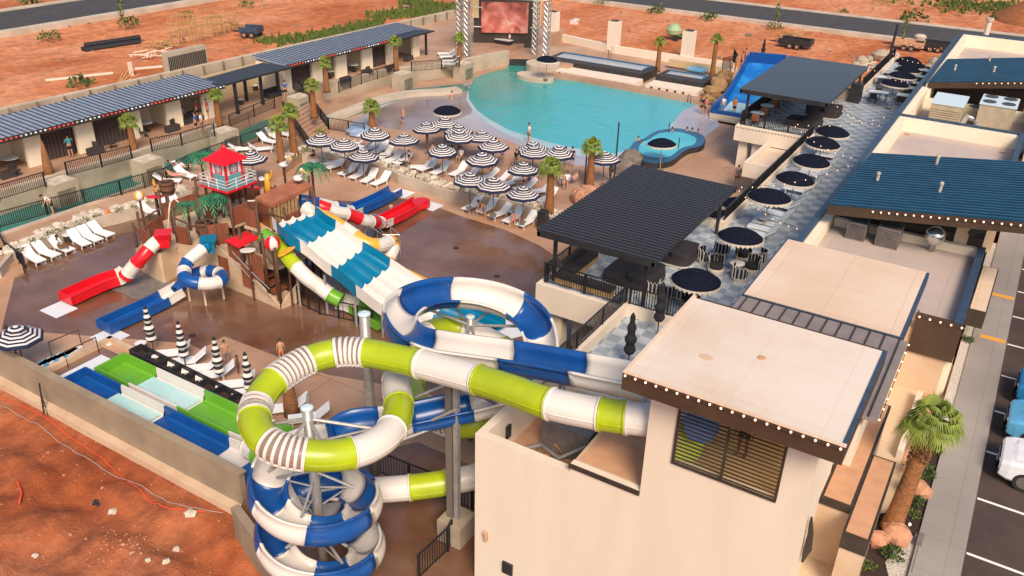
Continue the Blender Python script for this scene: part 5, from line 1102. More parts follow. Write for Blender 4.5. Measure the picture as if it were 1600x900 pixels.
# ================================================================ UMBRELLAS
def ring_pts(n, r, z, rot=PI/8): return [V((r*math.cos(rot+2*PI*k/n), r*math.sin(rot+2*PI*k/n), z)) for k in range(n)]
def make_striped():
    r = empty('striped_parasol', (0,0,0), 'x', 'parasol'); n = 8; mb = MB()
    MB().tube([(0,0,0),(0,0,2.55)], .03, 8).build('pole', 'wood_post', r); MB().lathe([(.26,0),(.26,.06),(.08,.1)], 12).build('base', 'rock_grey', r)
    def tier(mb, r0, z0, r1, z1, bands, first):
        for b in range(bands):
            ra, rb = r0+(r1-r0)*b/bands, r0+(r1-r0)*(b+1)/bands; za, zb = z0+(z1-z0)*b/bands, z0+(z1-z0)*(b+1)/bands
            mb.m = (b+first) % 2; mb.add(ring_pts(n, ra, za)+ring_pts(n, rb, zb), [(k, n+k, n+(k+1) % n, (k+1) % n) for k in range(n)])
    tier(mb, .30, 2.46, 1.22, 2.02, 9, 0)
    mb.m = 0; mb.add(ring_pts(n, 1.22, 2.02)+ring_pts(n, 1.23, 1.90), [(k, n+k, n+(k+1) % n, (k+1) % n) for k in range(n)]); mb.m = 0
    mb.build('canopy', ['navy_stripe', 'white_fabric'], r)
    v = MB(); tier(v, .02, 2.66, .5, 2.46, 4, 1); v.build('vent', ['navy_stripe', 'white_fabric'], r)
    rb = MB()
    for k in range(n): a = PI/8+2*PI*k/n; rb.tube([(.0,0,2.40),(1.18*math.cos(a),1.18*math.sin(a),1.99)], .012, 4)
    rb.split('rib', 'dark_metal', r); return r
def make_black():
    r = empty('black_parasol', (0,0,0), 'x', 'parasol'); n = 16; R_ = 1.2; mb = MB()
    MB().tube([(0,0,0),(0,0,2.35)], .03, 8).build('pole', 'lumber', r); MB().lathe([(.28,0),(.28,.07),(.08,.11)], 12).build('base', 'rock_grey', r)
    prof = [(.02,2.52),(.45,2.44),(.9,2.28),(R_,2.06)]
    for (a, za), (b, zb) in zip(prof, prof[1:]): mb.add(ring_pts(n, a, za)+ring_pts(n, b, zb), [(k, n+k, n+(k+1) % n, (k+1) % n) for k in range(n)])
    mb.build('canopy', 'navy_fabric', r)
    f = MB(); q = 32
    for k in range(q):
        a0, a1 = 2*PI*k/q, 2*PI*(k+1)/q; am = (a0+a1)/2; e = R_*1.0
        f.add([(e*math.cos(a0),e*math.sin(a0),2.07),(e*math.cos(a1),e*math.sin(a1),2.07),((e+.04)*math.cos(a1),(e+.04)*math.sin(a1),2.01),((e+.05)*math.cos(am),(e+.05)*math.sin(am),1.90),((e+.03)*math.cos(a0),(e+.03)*math.sin(a0),2.01)], [(0,1,2,3,4)])
    f.build('fringe', 'fringe', r); return r
SU, BU = make_striped(), make_black()
def at_c(px, py, zc, z0): p = P(px, py, z0+zc); return (p.x, p.y, z0)
su = [(501,218,'leftmost on the umbrella terrace, behind the artificial palm'),(537,225,'second from left, over the loungers near the splash pad'),(566,242,'over the loungers at the splash pad edge, third from left'),(586,208,'beside the palm next to the shallow beach'),(633,217,'over the left end of the terrace lounger row'),(667,200,'over a table near the black parasol in the shallows'),(694,192,'smallest looking one, just below the black parasol in the shallows'),(716,203,'rear one of the overlapping pair in the middle of the terrace'),(717,212,'front one of the overlapping pair in the middle of the terrace'),(754,212,'touching the shallow water edge, right of the overlapping pair'),(772,226,'second nearest to the water, right of the middle of the terrace'),(691,233,'over a table in the centre of the terrace'),(754,247,'over the round dining table in front of the guests'),(734,280,'leftmost of the three at the planter wall'),(771,290,'middle one of the three at the planter wall'),(818,301,'rightmost of the three at the planter wall'),(834,230,'rear one of the pair left of the tall terrace palm'),(833,238,'front one of the pair left of the tall terrace palm'),(818,263,'over the seated group just left of the tall terrace palm'),(872,238,'half hidden behind the crown of the tall terrace palm'),(945,247,'alone on the beach edge between the palm and the slatted pergola')]
for px, py, t in su:
    l = at_c(px, py, 2.15, .6 if py < 240 or px > 600 else 0.0)
    place(SU, l, random.uniform(0, .7), 'striped parasol, '+t, 'striped parasols on the umbrella terrace')
l = at_c(22, 522, 2.15, 0); place(SU, l, .2, 'large open navy and white striped parasol cut by the left edge of the photo', 'striped parasols on the umbrella terrace')
l = at_c(393, 244, 2.15, .6); place(SU, l, .5, 'striped parasol half hidden behind the lifeguard hut', 'striped parasols on the umbrella terrace')
bu = [(1088,432,4,'nearest one, in front of the tower roof'),(1157,366,4,'second one, beside the striped armchairs'),(1203,303,4,'over the loungers, third counting away from the tower roof'),(1242,274,4,'fourth counting away from the tower roof'),(1268,246,4,'fifth counting away from the tower roof'),(1284,221,4,'sixth counting away, overlapping the next one'),(1301,201,4,'just below the far daybeds'),(1397,129,4,'nearest of the far dining group'),(1410,115,4,'second of the far dining group'),(1419,106,4,'third of the far dining group'),(1425,98,4,'fourth of the far dining group'),(1421,92,4,'farthest of the far dining group'),(1156,315,.6,'on the ground at the right end of the slatted pergola'),(1134,338,.6,'lower one on the ground partly behind a pergola post'),(699,170,.6,'standing alone in the shallow water'),(1036,223,.6,'over the figure-eight hot tub'),(854,91,1.0,'beside the long dark spa at the stage')]
for px, py, z, t in bu: place(BU, at_c(px, py, 2.25, z), random.uniform(0, .4), 'black fringed parasol, '+t, 'black fringed parasols')
_rt = random.Random(11)
for o_ in list(COL.objects):
    if o_.parent is None and o_.type == 'EMPTY' and o_.name.split('.')[0] in ('striped_parasol', 'black_parasol'):
        o_.rotation_euler = (_rt.uniform(-.045,.045), _rt.uniform(-.045,.045), o_.rotation_euler.z); k_ = _rt.uniform(.94,1.03); o_.scale = (k_, k_, _rt.uniform(.96,1.03))
# folded ones
def closed(px, py, z, h, m2, label, black=False, tilt=0):
    b = P(px, py, z); r = empty('folded_parasol', (b.x, b.y, z), label, 'parasol'); MB().tube([(b.x,b.y,z),(b.x,b.y,z+h)], .03, 8).build('pole', 'wood_post', r); mb = MB(); n = 10
    k = 13; z0 = z+h*.28
    for i in range(k):
        t0, t1 = i/k, (i+1)/k; f = lambda t: (.24+.07*math.sin(t*22))*(1-t)**.55*(.65+.35*min(1, t*6))+.03
        mb.m = 0 if black else i % 2
        mb.add([V((b.x, b.y, 0))+p for p in ring_pts(n, f(t0), z0+(h*.75)*t0)]+[V((b.x, b.y, 0))+p for p in ring_pts(n, f(t1), z0+(h*.75)*t1)], [(q, q+n, (q+1) % n+n, (q+1) % n)[::-1] for q in range(n)])
    mb.m = 0; mb.build('folded_canopy', ['black_fabric'] if black else ['black_fabric', 'white_fabric'], r)
for i, (a, b) in enumerate([(241,552),(291,577),(346,603),(393,628)]): closed(a, b, 0, 2.7, '', 'folded striped parasol behind the black planter, '+od(i, 4), False)
closed(981,574,4,2.6,'','folded black parasol nearest the tower roof edge on the checkered floor', True); closed(1027,522,4,2.6,'','folded black parasol by the corner of the railing on the checkered floor', True); closed(1190,95,1,2.5,'','small folded black parasol far behind the blue surf slide', True)
# ================================================================ LOUNGERS
def make_lounger(m_):
    r = empty('sun_lounger', (0,0,0), 'x', 'sun lounger'); mb = MB()
    for s in (-.30,.30): mb.beam((s,0,.30),(s,1.25,.30),.05,.06); mb.beam((s,1.25,.30),(s,1.85,.80),.05,.06)
    mb.beam((-.3,.03,.3),(.3,.03,.3),.05,.05); mb.build('frame', 'chair_frame', r)
    MB().add([(-.3,0,.34),(.3,0,.34),(.3,1.25,.34),(-.3,1.25,.34),(-.3,0,.29),(.3,0,.29),(.3,1.25,.29),(-.3,1.25,.29)],[(0,1,2,3),(7,6,5,4),(0,4,5,1),(1,5,6,2),(3,2,6,7),(0,3,7,4)]).build('seat', m_, r)
    MB().add([(-.3,1.25,.345),(.3,1.25,.345),(.3,1.88,.86),(-.3,1.88,.86),(-.3,1.25,.30),(.3,1.25,.30),(.3,1.88,.81),(-.3,1.88,.81)],[(0,1,2,3),(7,6,5,4),(0,4,5,1),(1,5,6,2),(3,2,6,7),(0,3,7,4)]).build('backrest', m_, r)
    for x in (-.29,.29):
        for y in (.18,1.3): MB().box((x,y,.15),(.045,.06,.30)).build('leg', 'chair_frame', r)
    return r
LW, LB = make_lounger('sling'), make_lounger('sling_blue')
rows = []
def row(lst, z, where, proto=None, group=None):
    n = len(lst); lst = sorted(lst, key=lambda q: q[0])
    for i, (fx_, fy, hx_, hy_) in enumerate(lst):
        f = P(fx_, fy, z+.32); h = P(hx_, hy_, z+.83); d = h-f; a = math.atan2(d.y, d.x)-PI/2
        place(proto or LW, (f.x, f.y, z), a, f'white lounger {where}, {od(i, n)}', group or 'white sun loungers')
row([(65,408,41,386),(89,399,61,379),(111,391,86,371),(136,382,114,360),(155,375,132,355),(174,367,150,349)], 0, 'on the splash pad edge at the far left')
row([(259,332,239,319),(275,327,255,309),(288,319,274,303)], .6, 'behind the small red surfboard prop')
row([(283,281,263,271),(290,272,277,254),(304,276,288,262),(372,229,366,224),(395,231,386,222)], .6, 'behind the lifeguard hut near the channel fence')
row([(432,222,419,210),(437,216,426,202),(455,211,442,199),(426,230,401,223),(413,277,399,271)], .6, 'beside the two palms right of the lifeguard hut')
row([(501,256,516,244),(510,262,528,247),(531,272,552,254),(549,278,570,257),(567,284,590,260),(582,288,605,268),(486,252,500,240)], 0, 'along the splash pad edge below the striped parasols')
row([(589,247,607,230),(601,252,625,234),(616,255,637,238),(637,260,660,250),(654,265,677,248),(675,271,698,252),(564,234,573,222),(583,238,590,225)], .6, 'in the long row on the terrace, left half')
row([(705,273,716,258),(722,275,731,262),(743,278,750,267),(763,284,773,272),(785,289,791,277),(804,295,813,283),(825,300,831,289),(843,314,851,300)], .6, 'in the long row on the terrace, right half')
row([(527,222,531,214),(536,223,540,214),(551,226,556,218)], .6, 'peeking out behind the leftmost striped parasols')
row([(726,327,747,306),(748,331,765,313),(766,338,788,320),(789,346,810,325),(811,352,834,330)], 0, 'at the splash pad edge under the three near parasols')
row([(238,553,266,537),(262,566,290,549),(284,577,314,560),(305,588,333,570),(337,602,364,585),(362,615,386,598),(417,640,442,622),(450,655,478,637)], 0, 'behind the long black planter')
row([(684,83,708,76),(687,88,711,80),(690,94,712,87),(691,99,712,92)], 2.0, 'on the far terrace beside the stage')
def deckrow(X, ys, where, a=-PI/2):
    for i, y in enumerate(ys): place(LB, (X, y, 4.0), a, f'pale blue deck lounger {where}, {of(i, len(ys))}', 'deck loungers under the black parasols')
deckrow(-11.8, [45.3,46.2,47.1,48.0,48.9,50.3,51.2,52.1,53.6,54.5,55.4,56.9,57.8,59.2,60.1,61.6,62.5], 'under the black parasols')
# ================================================================ SMALL FURNITURE
def make_side_table():
    r = empty('side_table', (0,0,0), 'x', 'side table'); MB().lathe([(.22,0),(.25,.1),(.25,.42),(.2,.44)], 12).build('barrel', 'wicker_dark', r); MB().lathe([(.29,.445),(.29,.48)], 14).build('top', 'chair_frame', r); return r
ST = make_side_table()
for px, py, z, t in [(107,377,0,'between the loungers at the far left'),(628,258,.6,'in the middle of the left terrace lounger row'),(672,262,.6,'beside the flat lounger of the terrace row'),(599,249,.6,'at the left end of the terrace row'),(1190,352,4,'on the long deck near the second black parasol'),(1224,317,4,'on the long deck near the third black parasol'),(1262,283,4,'on the long deck near the fourth black parasol'),(377,163,2,'under the flat-roofed shelter'),(399,141,2,'farther one under the flat-roofed shelter'),(800,340,0,'between the near loungers under the three parasols'),(222,548,0,'at the left end of the black planter')]:
    q = P(px, py, z); place(ST, (q.x, q.y, z), 0, 'dark barrel side table '+t, 'round side tables')
def make_table():
    r = empty('bar_table', (0,0,0), 'x', 'table'); MB().lathe([(.55,.72),(.55,.76)], 18).build('table_top', 'chair_frame', r); MB().tube([(0,0,0),(0,0,.72)], .05, 8).build('stem', 'dark_metal', r); MB().lathe([(.3,0),(.3,.03)], 12).build('foot', 'dark_metal', r); return r
TB = make_table()
def make_chair(fm, cm, w=.55):
    r = empty('outdoor_chair', (0,0,0), 'x', 'chair'); h = w/2
    MB().bx(-h,h,-h,h,.38,.46).build('seat', cm, r); MB().bx(-h,h,h-.06,h,.46,.88).build('backrest', cm, r)
    for x in (-h+.03, h-.03):
        for y in (-h+.03, h-.03): MB().bx(x-.02,x+.02,y-.02,y+.02,0,.38).build('leg', fm, r)
    return r
CT, CD = make_chair('wood_post', 'wood_roof'), make_chair('wicker_dark', 'wicker_dark')
k = 0
for i, (x, y) in enumerate([(-18.0,67.6),(-18.0,70.2),(-18.0,73.0),(-18.0,75.8),(-18.0,78.4)]):
    place(TB, (x, y, 4), 0, f'round white-topped bar table on the far terrace above the surf slide, {of(i, 5)} of five', 'round bar tables')
    for s in (-.9,.9): place(CT, (x+.2, y+s, 4), 0 if s > 0 else PI, 'brown chair at the round bar tables above the surf slide', 'brown chairs at the bar tables')
# square pale dining tables on far deck
def make_dining():
    r = empty('dining_table', (0,0,0), 'x', 'table'); MB().bx(-.8,.8,-.5,.5,.73,.78).build('table_top', 'sling_blue', r)
    for x in (-.7,.7):
        for y in (-.42,.42): MB().bx(x-.03,x+.03,y-.03,y+.03,0,.73).build('leg', 'dark_metal', r)
    return r
DT = make_dining()
dts = [(1373,144,'left, nearest'),(1417,149,'right, nearest'),(1429,138,'right, second nearest'),(1437,130,'right, third nearest'),(1443,120,'right, fourth nearest'),(1449,110,'right, farthest'),(1385,121,'left, farthest')]
for px, py, t in dts:
    q = P(px, py, 4.75); place(DT, (q.x, q.y, 4), 0, f'pale blue rectangular dining table on the far deck, {t} of the two lines', 'pale dining tables')
    for s in (-.9,.9): place(CD, (q.x-.2, q.y+s, 4), 0 if s > 0 else PI, 'dark chair at the pale dining tables of the far deck', 'dark chairs at the dining tables')
# daybeds
def daybed(px, py, z, label, w=2.0, rz=0.0):
    q = P(px, py, z); r = empty('daybed', (q.x, q.y, z), label, 'daybed'); n = 18; pr = []
    def rr(w_, h_, z0, z1, nm, m_, c=(0,0)):
        poly = []
        for i in range(28):
            a = 2*PI*i/28; poly.append((q.x+c[0]+w_*abs(math.cos(a))**.45*(1 if math.cos(a) > 0 else -1), q.y+c[1]+h_*abs(math.sin(a))**.45*(1 if math.sin(a) > 0 else -1)))
        MB().prism(poly, z0, z1).build(nm, m_, r)
    rr(w*.50, w*.46, z+.05, z+.18, 'base', 'white_plastic'); rr(w*.52, w*.48, z+.18, z+.5, 'mattress', 'cushion_black'); rr(w*.25, w*.44, z+.5, z+.78, 'back_cushion', 'cushion_black', (w*.24, .0))
daybed(990,438,4,'large black rounded daybed nearest the railing under the slatted pergola',2.7); daybed(1053,404,4,'black rounded daybed at the right end of the slatted pergola',2.3)
daybed(1255,197,4,'black rounded daybed under the far pergola edge, nearer one',2.6); daybed(1287,180,4,'black rounded daybed under the far pergola edge, farther one',2.6)
for a_, b_, t_ in ((776,432,'between the wide loop slide and the slatted pergola'),(712,388,'in the open middle of the splash pad'),(300,525,'in front of the folded striped parasols')): single('floor_drain', MB().lathe([(.2,.008),(.2,.02),(.05,.024)], 12, c=P(a_, b_, 0)), 'dark_metal', 'small round dark floor drain '+t_, 'drain')
sf = empty('corner_sofa', (-17.3,36,4), 'dark corner sofa with wooden base in the railing corner under the slatted pergola', 'sofa')
MB().bx(-17.9,-17.2,34.9,37.6,4.0,4.25).build('base', 'lumber', sf); MB().bx(-17.9,-17.2,34.9,37.6,4.253,4.5).build('seat_cushion', 'cushion_black', sf); MB().bx(-17.95,-17.7,34.9,37.6,4.5,4.9).build('back_cushion', 'cushion_black', sf)
MB().bx(-17.9,-14.8,34.1,34.75,4.0,4.25).build('base', 'lumber', sf); MB().bx(-17.9,-14.8,34.1,34.75,4.253,4.42).build('seat_cushion', 'cushion_black', sf)
# striped armchairs
def make_armchair():
    r = empty('armchair', (0,0,0), 'x', 'armchair'); MB().lathe([(.40,0),(.42,.14),(.38,.24)], 14).build('base', 'fringe', r); MB().lathe([(.37,.24),(.38,.42),(.3,.46)], 14).build('cushion', 'black_fabric', r); b = MB(); w_ = MB(); n = 7
    for k in range(n):
        a0 = PI*1.0*(k/n)-.0; a1 = PI*(k+1)/n; am = (a0+a1)/2
        def seg(mb, x0, x1, rad, zt, zb):
            vs = [(rad*math.cos(x0),rad*math.sin(x0),zb),(rad*math.cos(x1),rad*math.sin(x1),zb),(rad*math.cos(x1),rad*math.sin(x1),zt),(rad*math.cos(x0),rad*math.sin(x0),zt)]
            vs += [(v[0]*.88, v[1]*.88, v[2]) for v in vs]; mb.add(vs, [(0,1,2,3),(7,6,5,4),(3,2,6,7),(0,3,7,4),(1,5,6,2)])
        g_ = .32*(a1-a0); seg(b, a0+g_*.5, a1-g_*.5, .43, .80, .25)
        w_.tube([(.44*math.cos(a0+g_*.3), .44*math.sin(a0+g_*.3), .2), (.44*math.cos(a0+g_*.3), .44*math.sin(a0+g_*.3), .76), (.44*math.cos(am), .44*math.sin(am), .88), (.44*math.cos(a1-g_*.3), .44*math.sin(a1-g_*.3), .76), (.44*math.cos(a1-g_*.3), .44*math.sin(a1-g_*.3), .2)], .016, 5)
    b.build('padded_back', 'black_fabric', r); w_.build('piping', 'white_fabric', r); return r
AC = make_armchair()
acl = [(1127,398,PI,'left one below the second black parasol'),(1102,410,2.0,'beside the nearest black parasol, rear one'),(1118,424,.9,'right next to the nearest black parasol'),(1160,405,.2,'rear one of the right-hand group of four'),(1174,424,-.6,'right one of the right-hand group of four'),(1155,437,2.6,'front one of the right-hand group of four'),(1184,412,-1.4,'partly cut by the peach roof'),(1020,460,PI,'by the railing, left of the folded parasol'),(1042,465,PI*.9,'by the railing, second from the left'),(1066,468,PI*1.1,'by the railing, third from the left'),(1078,476,.3,'in front of the nearest black parasol pole')]
for a, b, rz, t in acl: q = P(a, b, 4); place(AC, (q.x, q.y, 4), rz, 'black tub armchair with white arched piping, '+t, 'black and white tub armchairs')
q = P(1150,425,4); place(TB, (q.x, q.y, 4), 0, 'small round table between the black and white tub armchairs', 'round bar tables', .7)
# cabana furniture
for i, (a, b) in enumerate([(25,275),(155,237),(225,215),(275,203),(174,232),(465,145),(578,118)]):
    q = P(a, b, 2); place(CD, (q.x, q.y, 2), random.uniform(0, 6), f'dark wicker chair in the cabanas, {od(i, 7) if i < 4 else ORDN[i]} as seen from the pool', 'dark cabana chairs')
for i, (a, b) in enumerate([(20,262),(230,205),(285,185),(515,122),(553,112)]):
    q = P(a, b, 2); place(TB, (q.x, q.y, 2), 0, f'round table inside the open cabanas, {od(i, 5)}', 'round cabana tables')
for i, (a, b) in enumerate([(15,277),(150,240),(270,205),(540,128),(573,116),(638,95),(610,110)]):
    q = P(a, b, 2); r = empty('planter_box', (q.x, q.y, 2), f'low dark rectangular planter in front of the cabana piers, {od(i, 7)}', 'planter', 'dark planters by the cabanas'); MB().box((q.x, q.y, 2.25), (.5,1.2,.5)).build('box', 'wicker_dark', r); MB().box((q.x, q.y, 2.505), (.42,1.1,.02)).build('soil', 'mulch', r)
for a, b, t in [(430,150,'under the left end of the far cabana roof'),(300,190,'in the rightmost opening of the near cabanas'),(478,122,'inside the second far cabana')]:
    q = P(a, b, 2); r = empty('outdoor_sofa', (q.x, q.y, 2), 'dark outdoor sofa '+t, 'sofa'); MB().box((q.x, q.y, 2.2), (.8,2.0,.4)).build('seat', 'cushion_black', r); MB().box((q.x-.35, q.y, 2.55), (.2,2.0,.4)).build('backrest', 'cushion_black', r)
# long black planter
bp_ = empty('trough_planter', tuple(P(290,590,0)), 'long black metal planter trough with dividers beside the green run-out', 'planter')
A_, B__ = P(214,556,0), P(388,645,0); d = (B__-A_); L = d.length; dn = d.normalized(); sn = V((-dn.y, dn.x, 0)); mb = MB(); so2 = MB()
for s in (-.33,.33): mb.beam(A_+sn*s+V((0,0,.28)), B__+sn*s+V((0,0,.28)), .07, .56)
for k in range(9): q = A_.lerp(B__, k/8); mb.beam(q-sn*.3+V((0,0,.28)), q+sn*.3+V((0,0,.28)), .07, .545)
mb.build('box', 'dark_metal', bp_); so2.beam(A_+V((0,0,.1)), B__+V((0,0,.1)), .6, .2); so2.build('soil', 'mulch', bp_)
# blue tarp wrapped loungers & misc by left umbrella
q0, q1 = P(65,578,0), P(118,556,0); r = empty('folded_float', tuple(q0), 'row of folded blue and white striped floats beside the yard wall', 'float'); mb, mb2 = MB(), MB()
for k in range(8): c = q0.lerp(q1, k/7); (mb if k % 2 else mb2).box((c.x, c.y, .25), (.32,.9,.22), rz=.2)
mb.build('white_part', 'white_fabric', r); mb2.build('blue_part', 'car_sky', r)
for a, b, t in (((82,560),(128,540),'left one'),((107,575),(155,552),'right one')):
    p_, q_ = P(*a, 0), P(*b, 0); h = .95; r = single('grab_rail', MB().tube([p_, p_+V((0,0,h)), q_+V((0,0,h)), q_], .035, 8), 'wood_post', f'bronze bent grab rail beside the striped parasol at the left edge, {t}', 'handrail')
# ================================================================ PALMS
def frond_palm(name, base, zt, label, r0=.28, r1=.2, L=1.25, n=26, lean=(0,0), up=.7, dry=6, leaf='palm_leaf', group='young fan palms around the pool', boots=False, seed=0, cat='palm tree'):
    base = V(base); r = empty(name, tuple(base), label, cat, group); rnd = random.Random(seed+int(base.x*10)); h = zt-base.z; top = base+V((lean[0], lean[1], h))
    pts = [base+(top-base)*t+V((lean[0]*.0,0,0)) for t in (0,.12,.35,.7,.88,1)]; MB().tube(pts, [r0*1.35,r0*1.08,r0,(r0+r1)/2,r1*1.15,r1*.7], 12).build('trunk', 'palm_trunk', r, smooth=True)
    if boots:
        mb = MB()
        for k in range(120):
            t = rnd.uniform(.60,.97); a = rnd.uniform(0, 2*PI); c = base+(top-base)*t; rr = r1*1.25*(1.15-.25*t); d = V((math.cos(a), math.sin(a), 0))
            mb.beam(c+d*rr*.8, c+d*rr*1.15+V((0,0,.16)), .12, .06)
        mb.build('leaf_bases', 'palm_boot', r)
    mb = MB(); st_ = MB()
    for k in range(n+dry):
        isdry = k >= n; a = 2*PI*k*.618+rnd.uniform(-.3,.3)*1.0; el = rnd.uniform(-.55, -.1) if isdry else (rnd.uniform(-.1, 1.35)*1.0)
        if k < n: el = -.15+1.5*((k+.5)/n)*up/.7+rnd.uniform(-.15,.15)
        dh = V((math.cos(a), math.sin(a), 0)); d = (dh*math.cos(el)+V((0,0,math.sin(el)))).normalized(); ps_ = L*rnd.uniform(.35,.55); hub = top+d*ps_+V((0,0,-.08*ps_))
        st_.tube([top-V((0,0,.05)), top.lerp(hub, .5)+V((0,0,.03)), hub], .016*L+.006, 4, cap=False)
        s = d.cross(V((0,0,1))); s = s.normalized() if s.length > .1 else V((1,0,0)); u = s.cross(d); nf = 22; fl = L*rnd.uniform(.48,.74)
        for f in range(nf):
            fa = (f/(nf-1)-.5)*2.7; dd = (d*math.cos(fa)+s*math.sin(fa)).normalized(); ln = fl*(.75+.25*math.cos(fa)); w_ = fl*.042
            side = (s*math.cos(fa)-d*math.sin(fa)); m1 = hub+dd*ln*.55+u*.06*L; tip = hub+dd*ln+V((0,0,-ln*rnd.uniform(.2,.75)))
            mb.add([hub-side*w_*.15, hub+side*w_*.15, m1+side*w_, tip, m1-side*w_], [(0,1,2,4),(4,2,3)])
    mb.build('crown', leaf, r); st_.build('leaf_stems', 'palm_leaf_dark', r); return r
pal = [(582,204,577,168,.6,'on the terrace beside the shallow beach'),(921,294,921,230,.6,'in a pot at the left corner of the slatted pergola'),(858,333,866,262,.6,'tallest one on the umbrella terrace, next to the near loungers'),(440,253,434,196,.6,'left one of the close pair at the foot of the stairs'),(460,242,457,176,.6,'right one of the close pair at the foot of the stairs'),(343,197,334,150,2,'on the planter pier in front of the near cabanas'),(210,237,196,190,2,'in front of the curtained near cabana'),(511,144,508,98,2,'in front of the far cabanas, middle one'),(491,184,492,133,2,'beside the concrete stairs with the lime plant'),(619,110,617,65,2,'in front of the right end of the far cabanas'),(718,98,716,60,2,'beside the stage'),(1027,112,1030,66,1,'behind the long dark spa, left one'),(1112,122,1120,62,1,'behind the short dark spa, right one')]
for i, (a, b, c_, d_, z, t) in enumerate(pal):
    bs = P(a, b, z); dd = ray(c_, d_); tt = (bs.x*dd.x+bs.y*dd.y)/(dd.x**2+dd.y**2); zt = CH+dd.z*tt; zt = min(zt, z+4.6)
    frond_palm('palm_tree', (bs.x, bs.y, z), zt, 'young fan palm '+t, .30 if z < 1 else .26, .2, .95 if i < 5 else .8, 26, seed=i, up=1.0 if i in (3,4,7,11,12) else .72, dry=3)
def cone_palm(px, py, h, z, label):
    b = P(px, py, z); r = empty('palm_tree', (b.x, b.y, z), label, 'palm tree'); MB().tube([b, b+V((0,0,h*.3)), b+V((0,0,h*.7)), b+V((0,0,h))], [.38,.32,.2,.05], 10).build('trunk', 'palm_trunk', r, smooth=True)
cone_palm(78,276,2.6,2,'bare cone-shaped palm trunk without leaves in front of the leftmost cabana'); cone_palm(456,648,2.9,0,'bare cone-shaped palm trunk without leaves seen under the lime tube slide')
pr = frond_palm('palm_tree', tuple(P(1392,826,4.93)), 8.8, 'large fan palm with thick orange trunk in the mulch bed beside the car park', .27, .20, .95, 22, lean=(.25,.75), up=.6, dry=6, leaf='palm_leaf', group=None, boots=True, seed=50)
# ================================================================ PLANTS AND ROCKS
def leafy(c, r_, label=None, m_='shrub', seed=0, name='shrub', n=60, group=None, flat=.7):
    c = V(c); rnd = random.Random(seed); mb = MB()
    for k in range(n):
        a, e = rnd.uniform(0, 2*PI), rnd.uniform(0, 1); q = rnd.uniform(.25, 1)**.6; p = c+V((r_*q*math.cos(a)*math.sqrt(1-e*e), r_*q*math.sin(a)*math.sqrt(1-e*e), r_*flat*q*e+.02))
        s = r_*rnd.uniform(.16,.3); d = V((rnd.uniform(-1,1), rnd.uniform(-1,1), rnd.uniform(.1,1))).normalized(); t = d.cross(V((rnd.uniform(-1,1), rnd.uniform(-1,1), .3))).normalized()
        mb.add([p-t*s*.4, p+d*s, p+t*s*.4, p-d*s*.3], [(0,1,2,3)])
    o = mb.build(name, m_, None, base=tuple(c)); tag(o, label, 'shrub', group); return o
def rocks_along(line, n, z, label, seed=1, r0=.16, r1=.34, off=.5):
    rnd = random.Random(seed); pts = spline(line, .5); mb = MB()
    for k in range(n):
        p = pts[int(k/n*(len(pts)-1))]; q = pts[min(int(k/n*(len(pts)-1))+1, len(pts)-1)]; d = (q-p); d = d.normalized() if d.length else V((1,0,0)); s = V((-d.y, d.x, 0))
        mb.blob(V((p.x, p.y, z))+s*rnd.uniform(.15, off*2)+d*rnd.uniform(-.2,.2), rnd.uniform(r0, r1), 7, .3, seed*1000+k, .7)
    o = single('planter_rocks', mb, 'rock_pale', label, 'rocks'); o['kind'] = 'stuff'; return o
L1_ = [P(a, b, .7) for a, b in [(20,396),(60,376),(100,358),(145,341),(190,330),(240,317),(300,297)]]
L2_ = [P(a, b, .7) for a, b in [(500,237),(535,245),(570,252),(608,264),(625,273),(660,283),(690,294),(720,300),(770,307),(835,322),(870,343),(890,368)]]
L3_ = [P(a, b, .6) for a, b in [(448,254),(462,246),(480,238),(505,234)]]
rocks_along(L1_, 120, .72, 'strip of pale rocks above the low wall at the far left', 1); rocks_along(L2_, 190, .72, 'strip of pale rocks along the curving planter wall', 2); rocks_along(L3_, 34, .65, 'cluster of pale rocks at the foot of the pair of palms', 3, .2, .45)
for ln, n, t, sd_ in ((L1_, 16, 'in the rock strip at the far left', 10), (L2_, 24, 'in the rock strip on the curving planter wall', 40), (L3_, 7, 'at the foot of the pair of palms', 80)):
    pts = spline(ln, .5); rnd = random.Random(sd_)
    for k in range(n):
        p = pts[int((k+.5)/n*(len(pts)-1))]; leafy((p.x+rnd.uniform(-.1,.3), p.y+rnd.uniform(.2,.7), .75), rnd.uniform(.25,.45), f'small round green shrub {t}', 'shrub' if k % 3 else 'shrub_dark', sd_+k, n=40, group='small shrubs '+t)
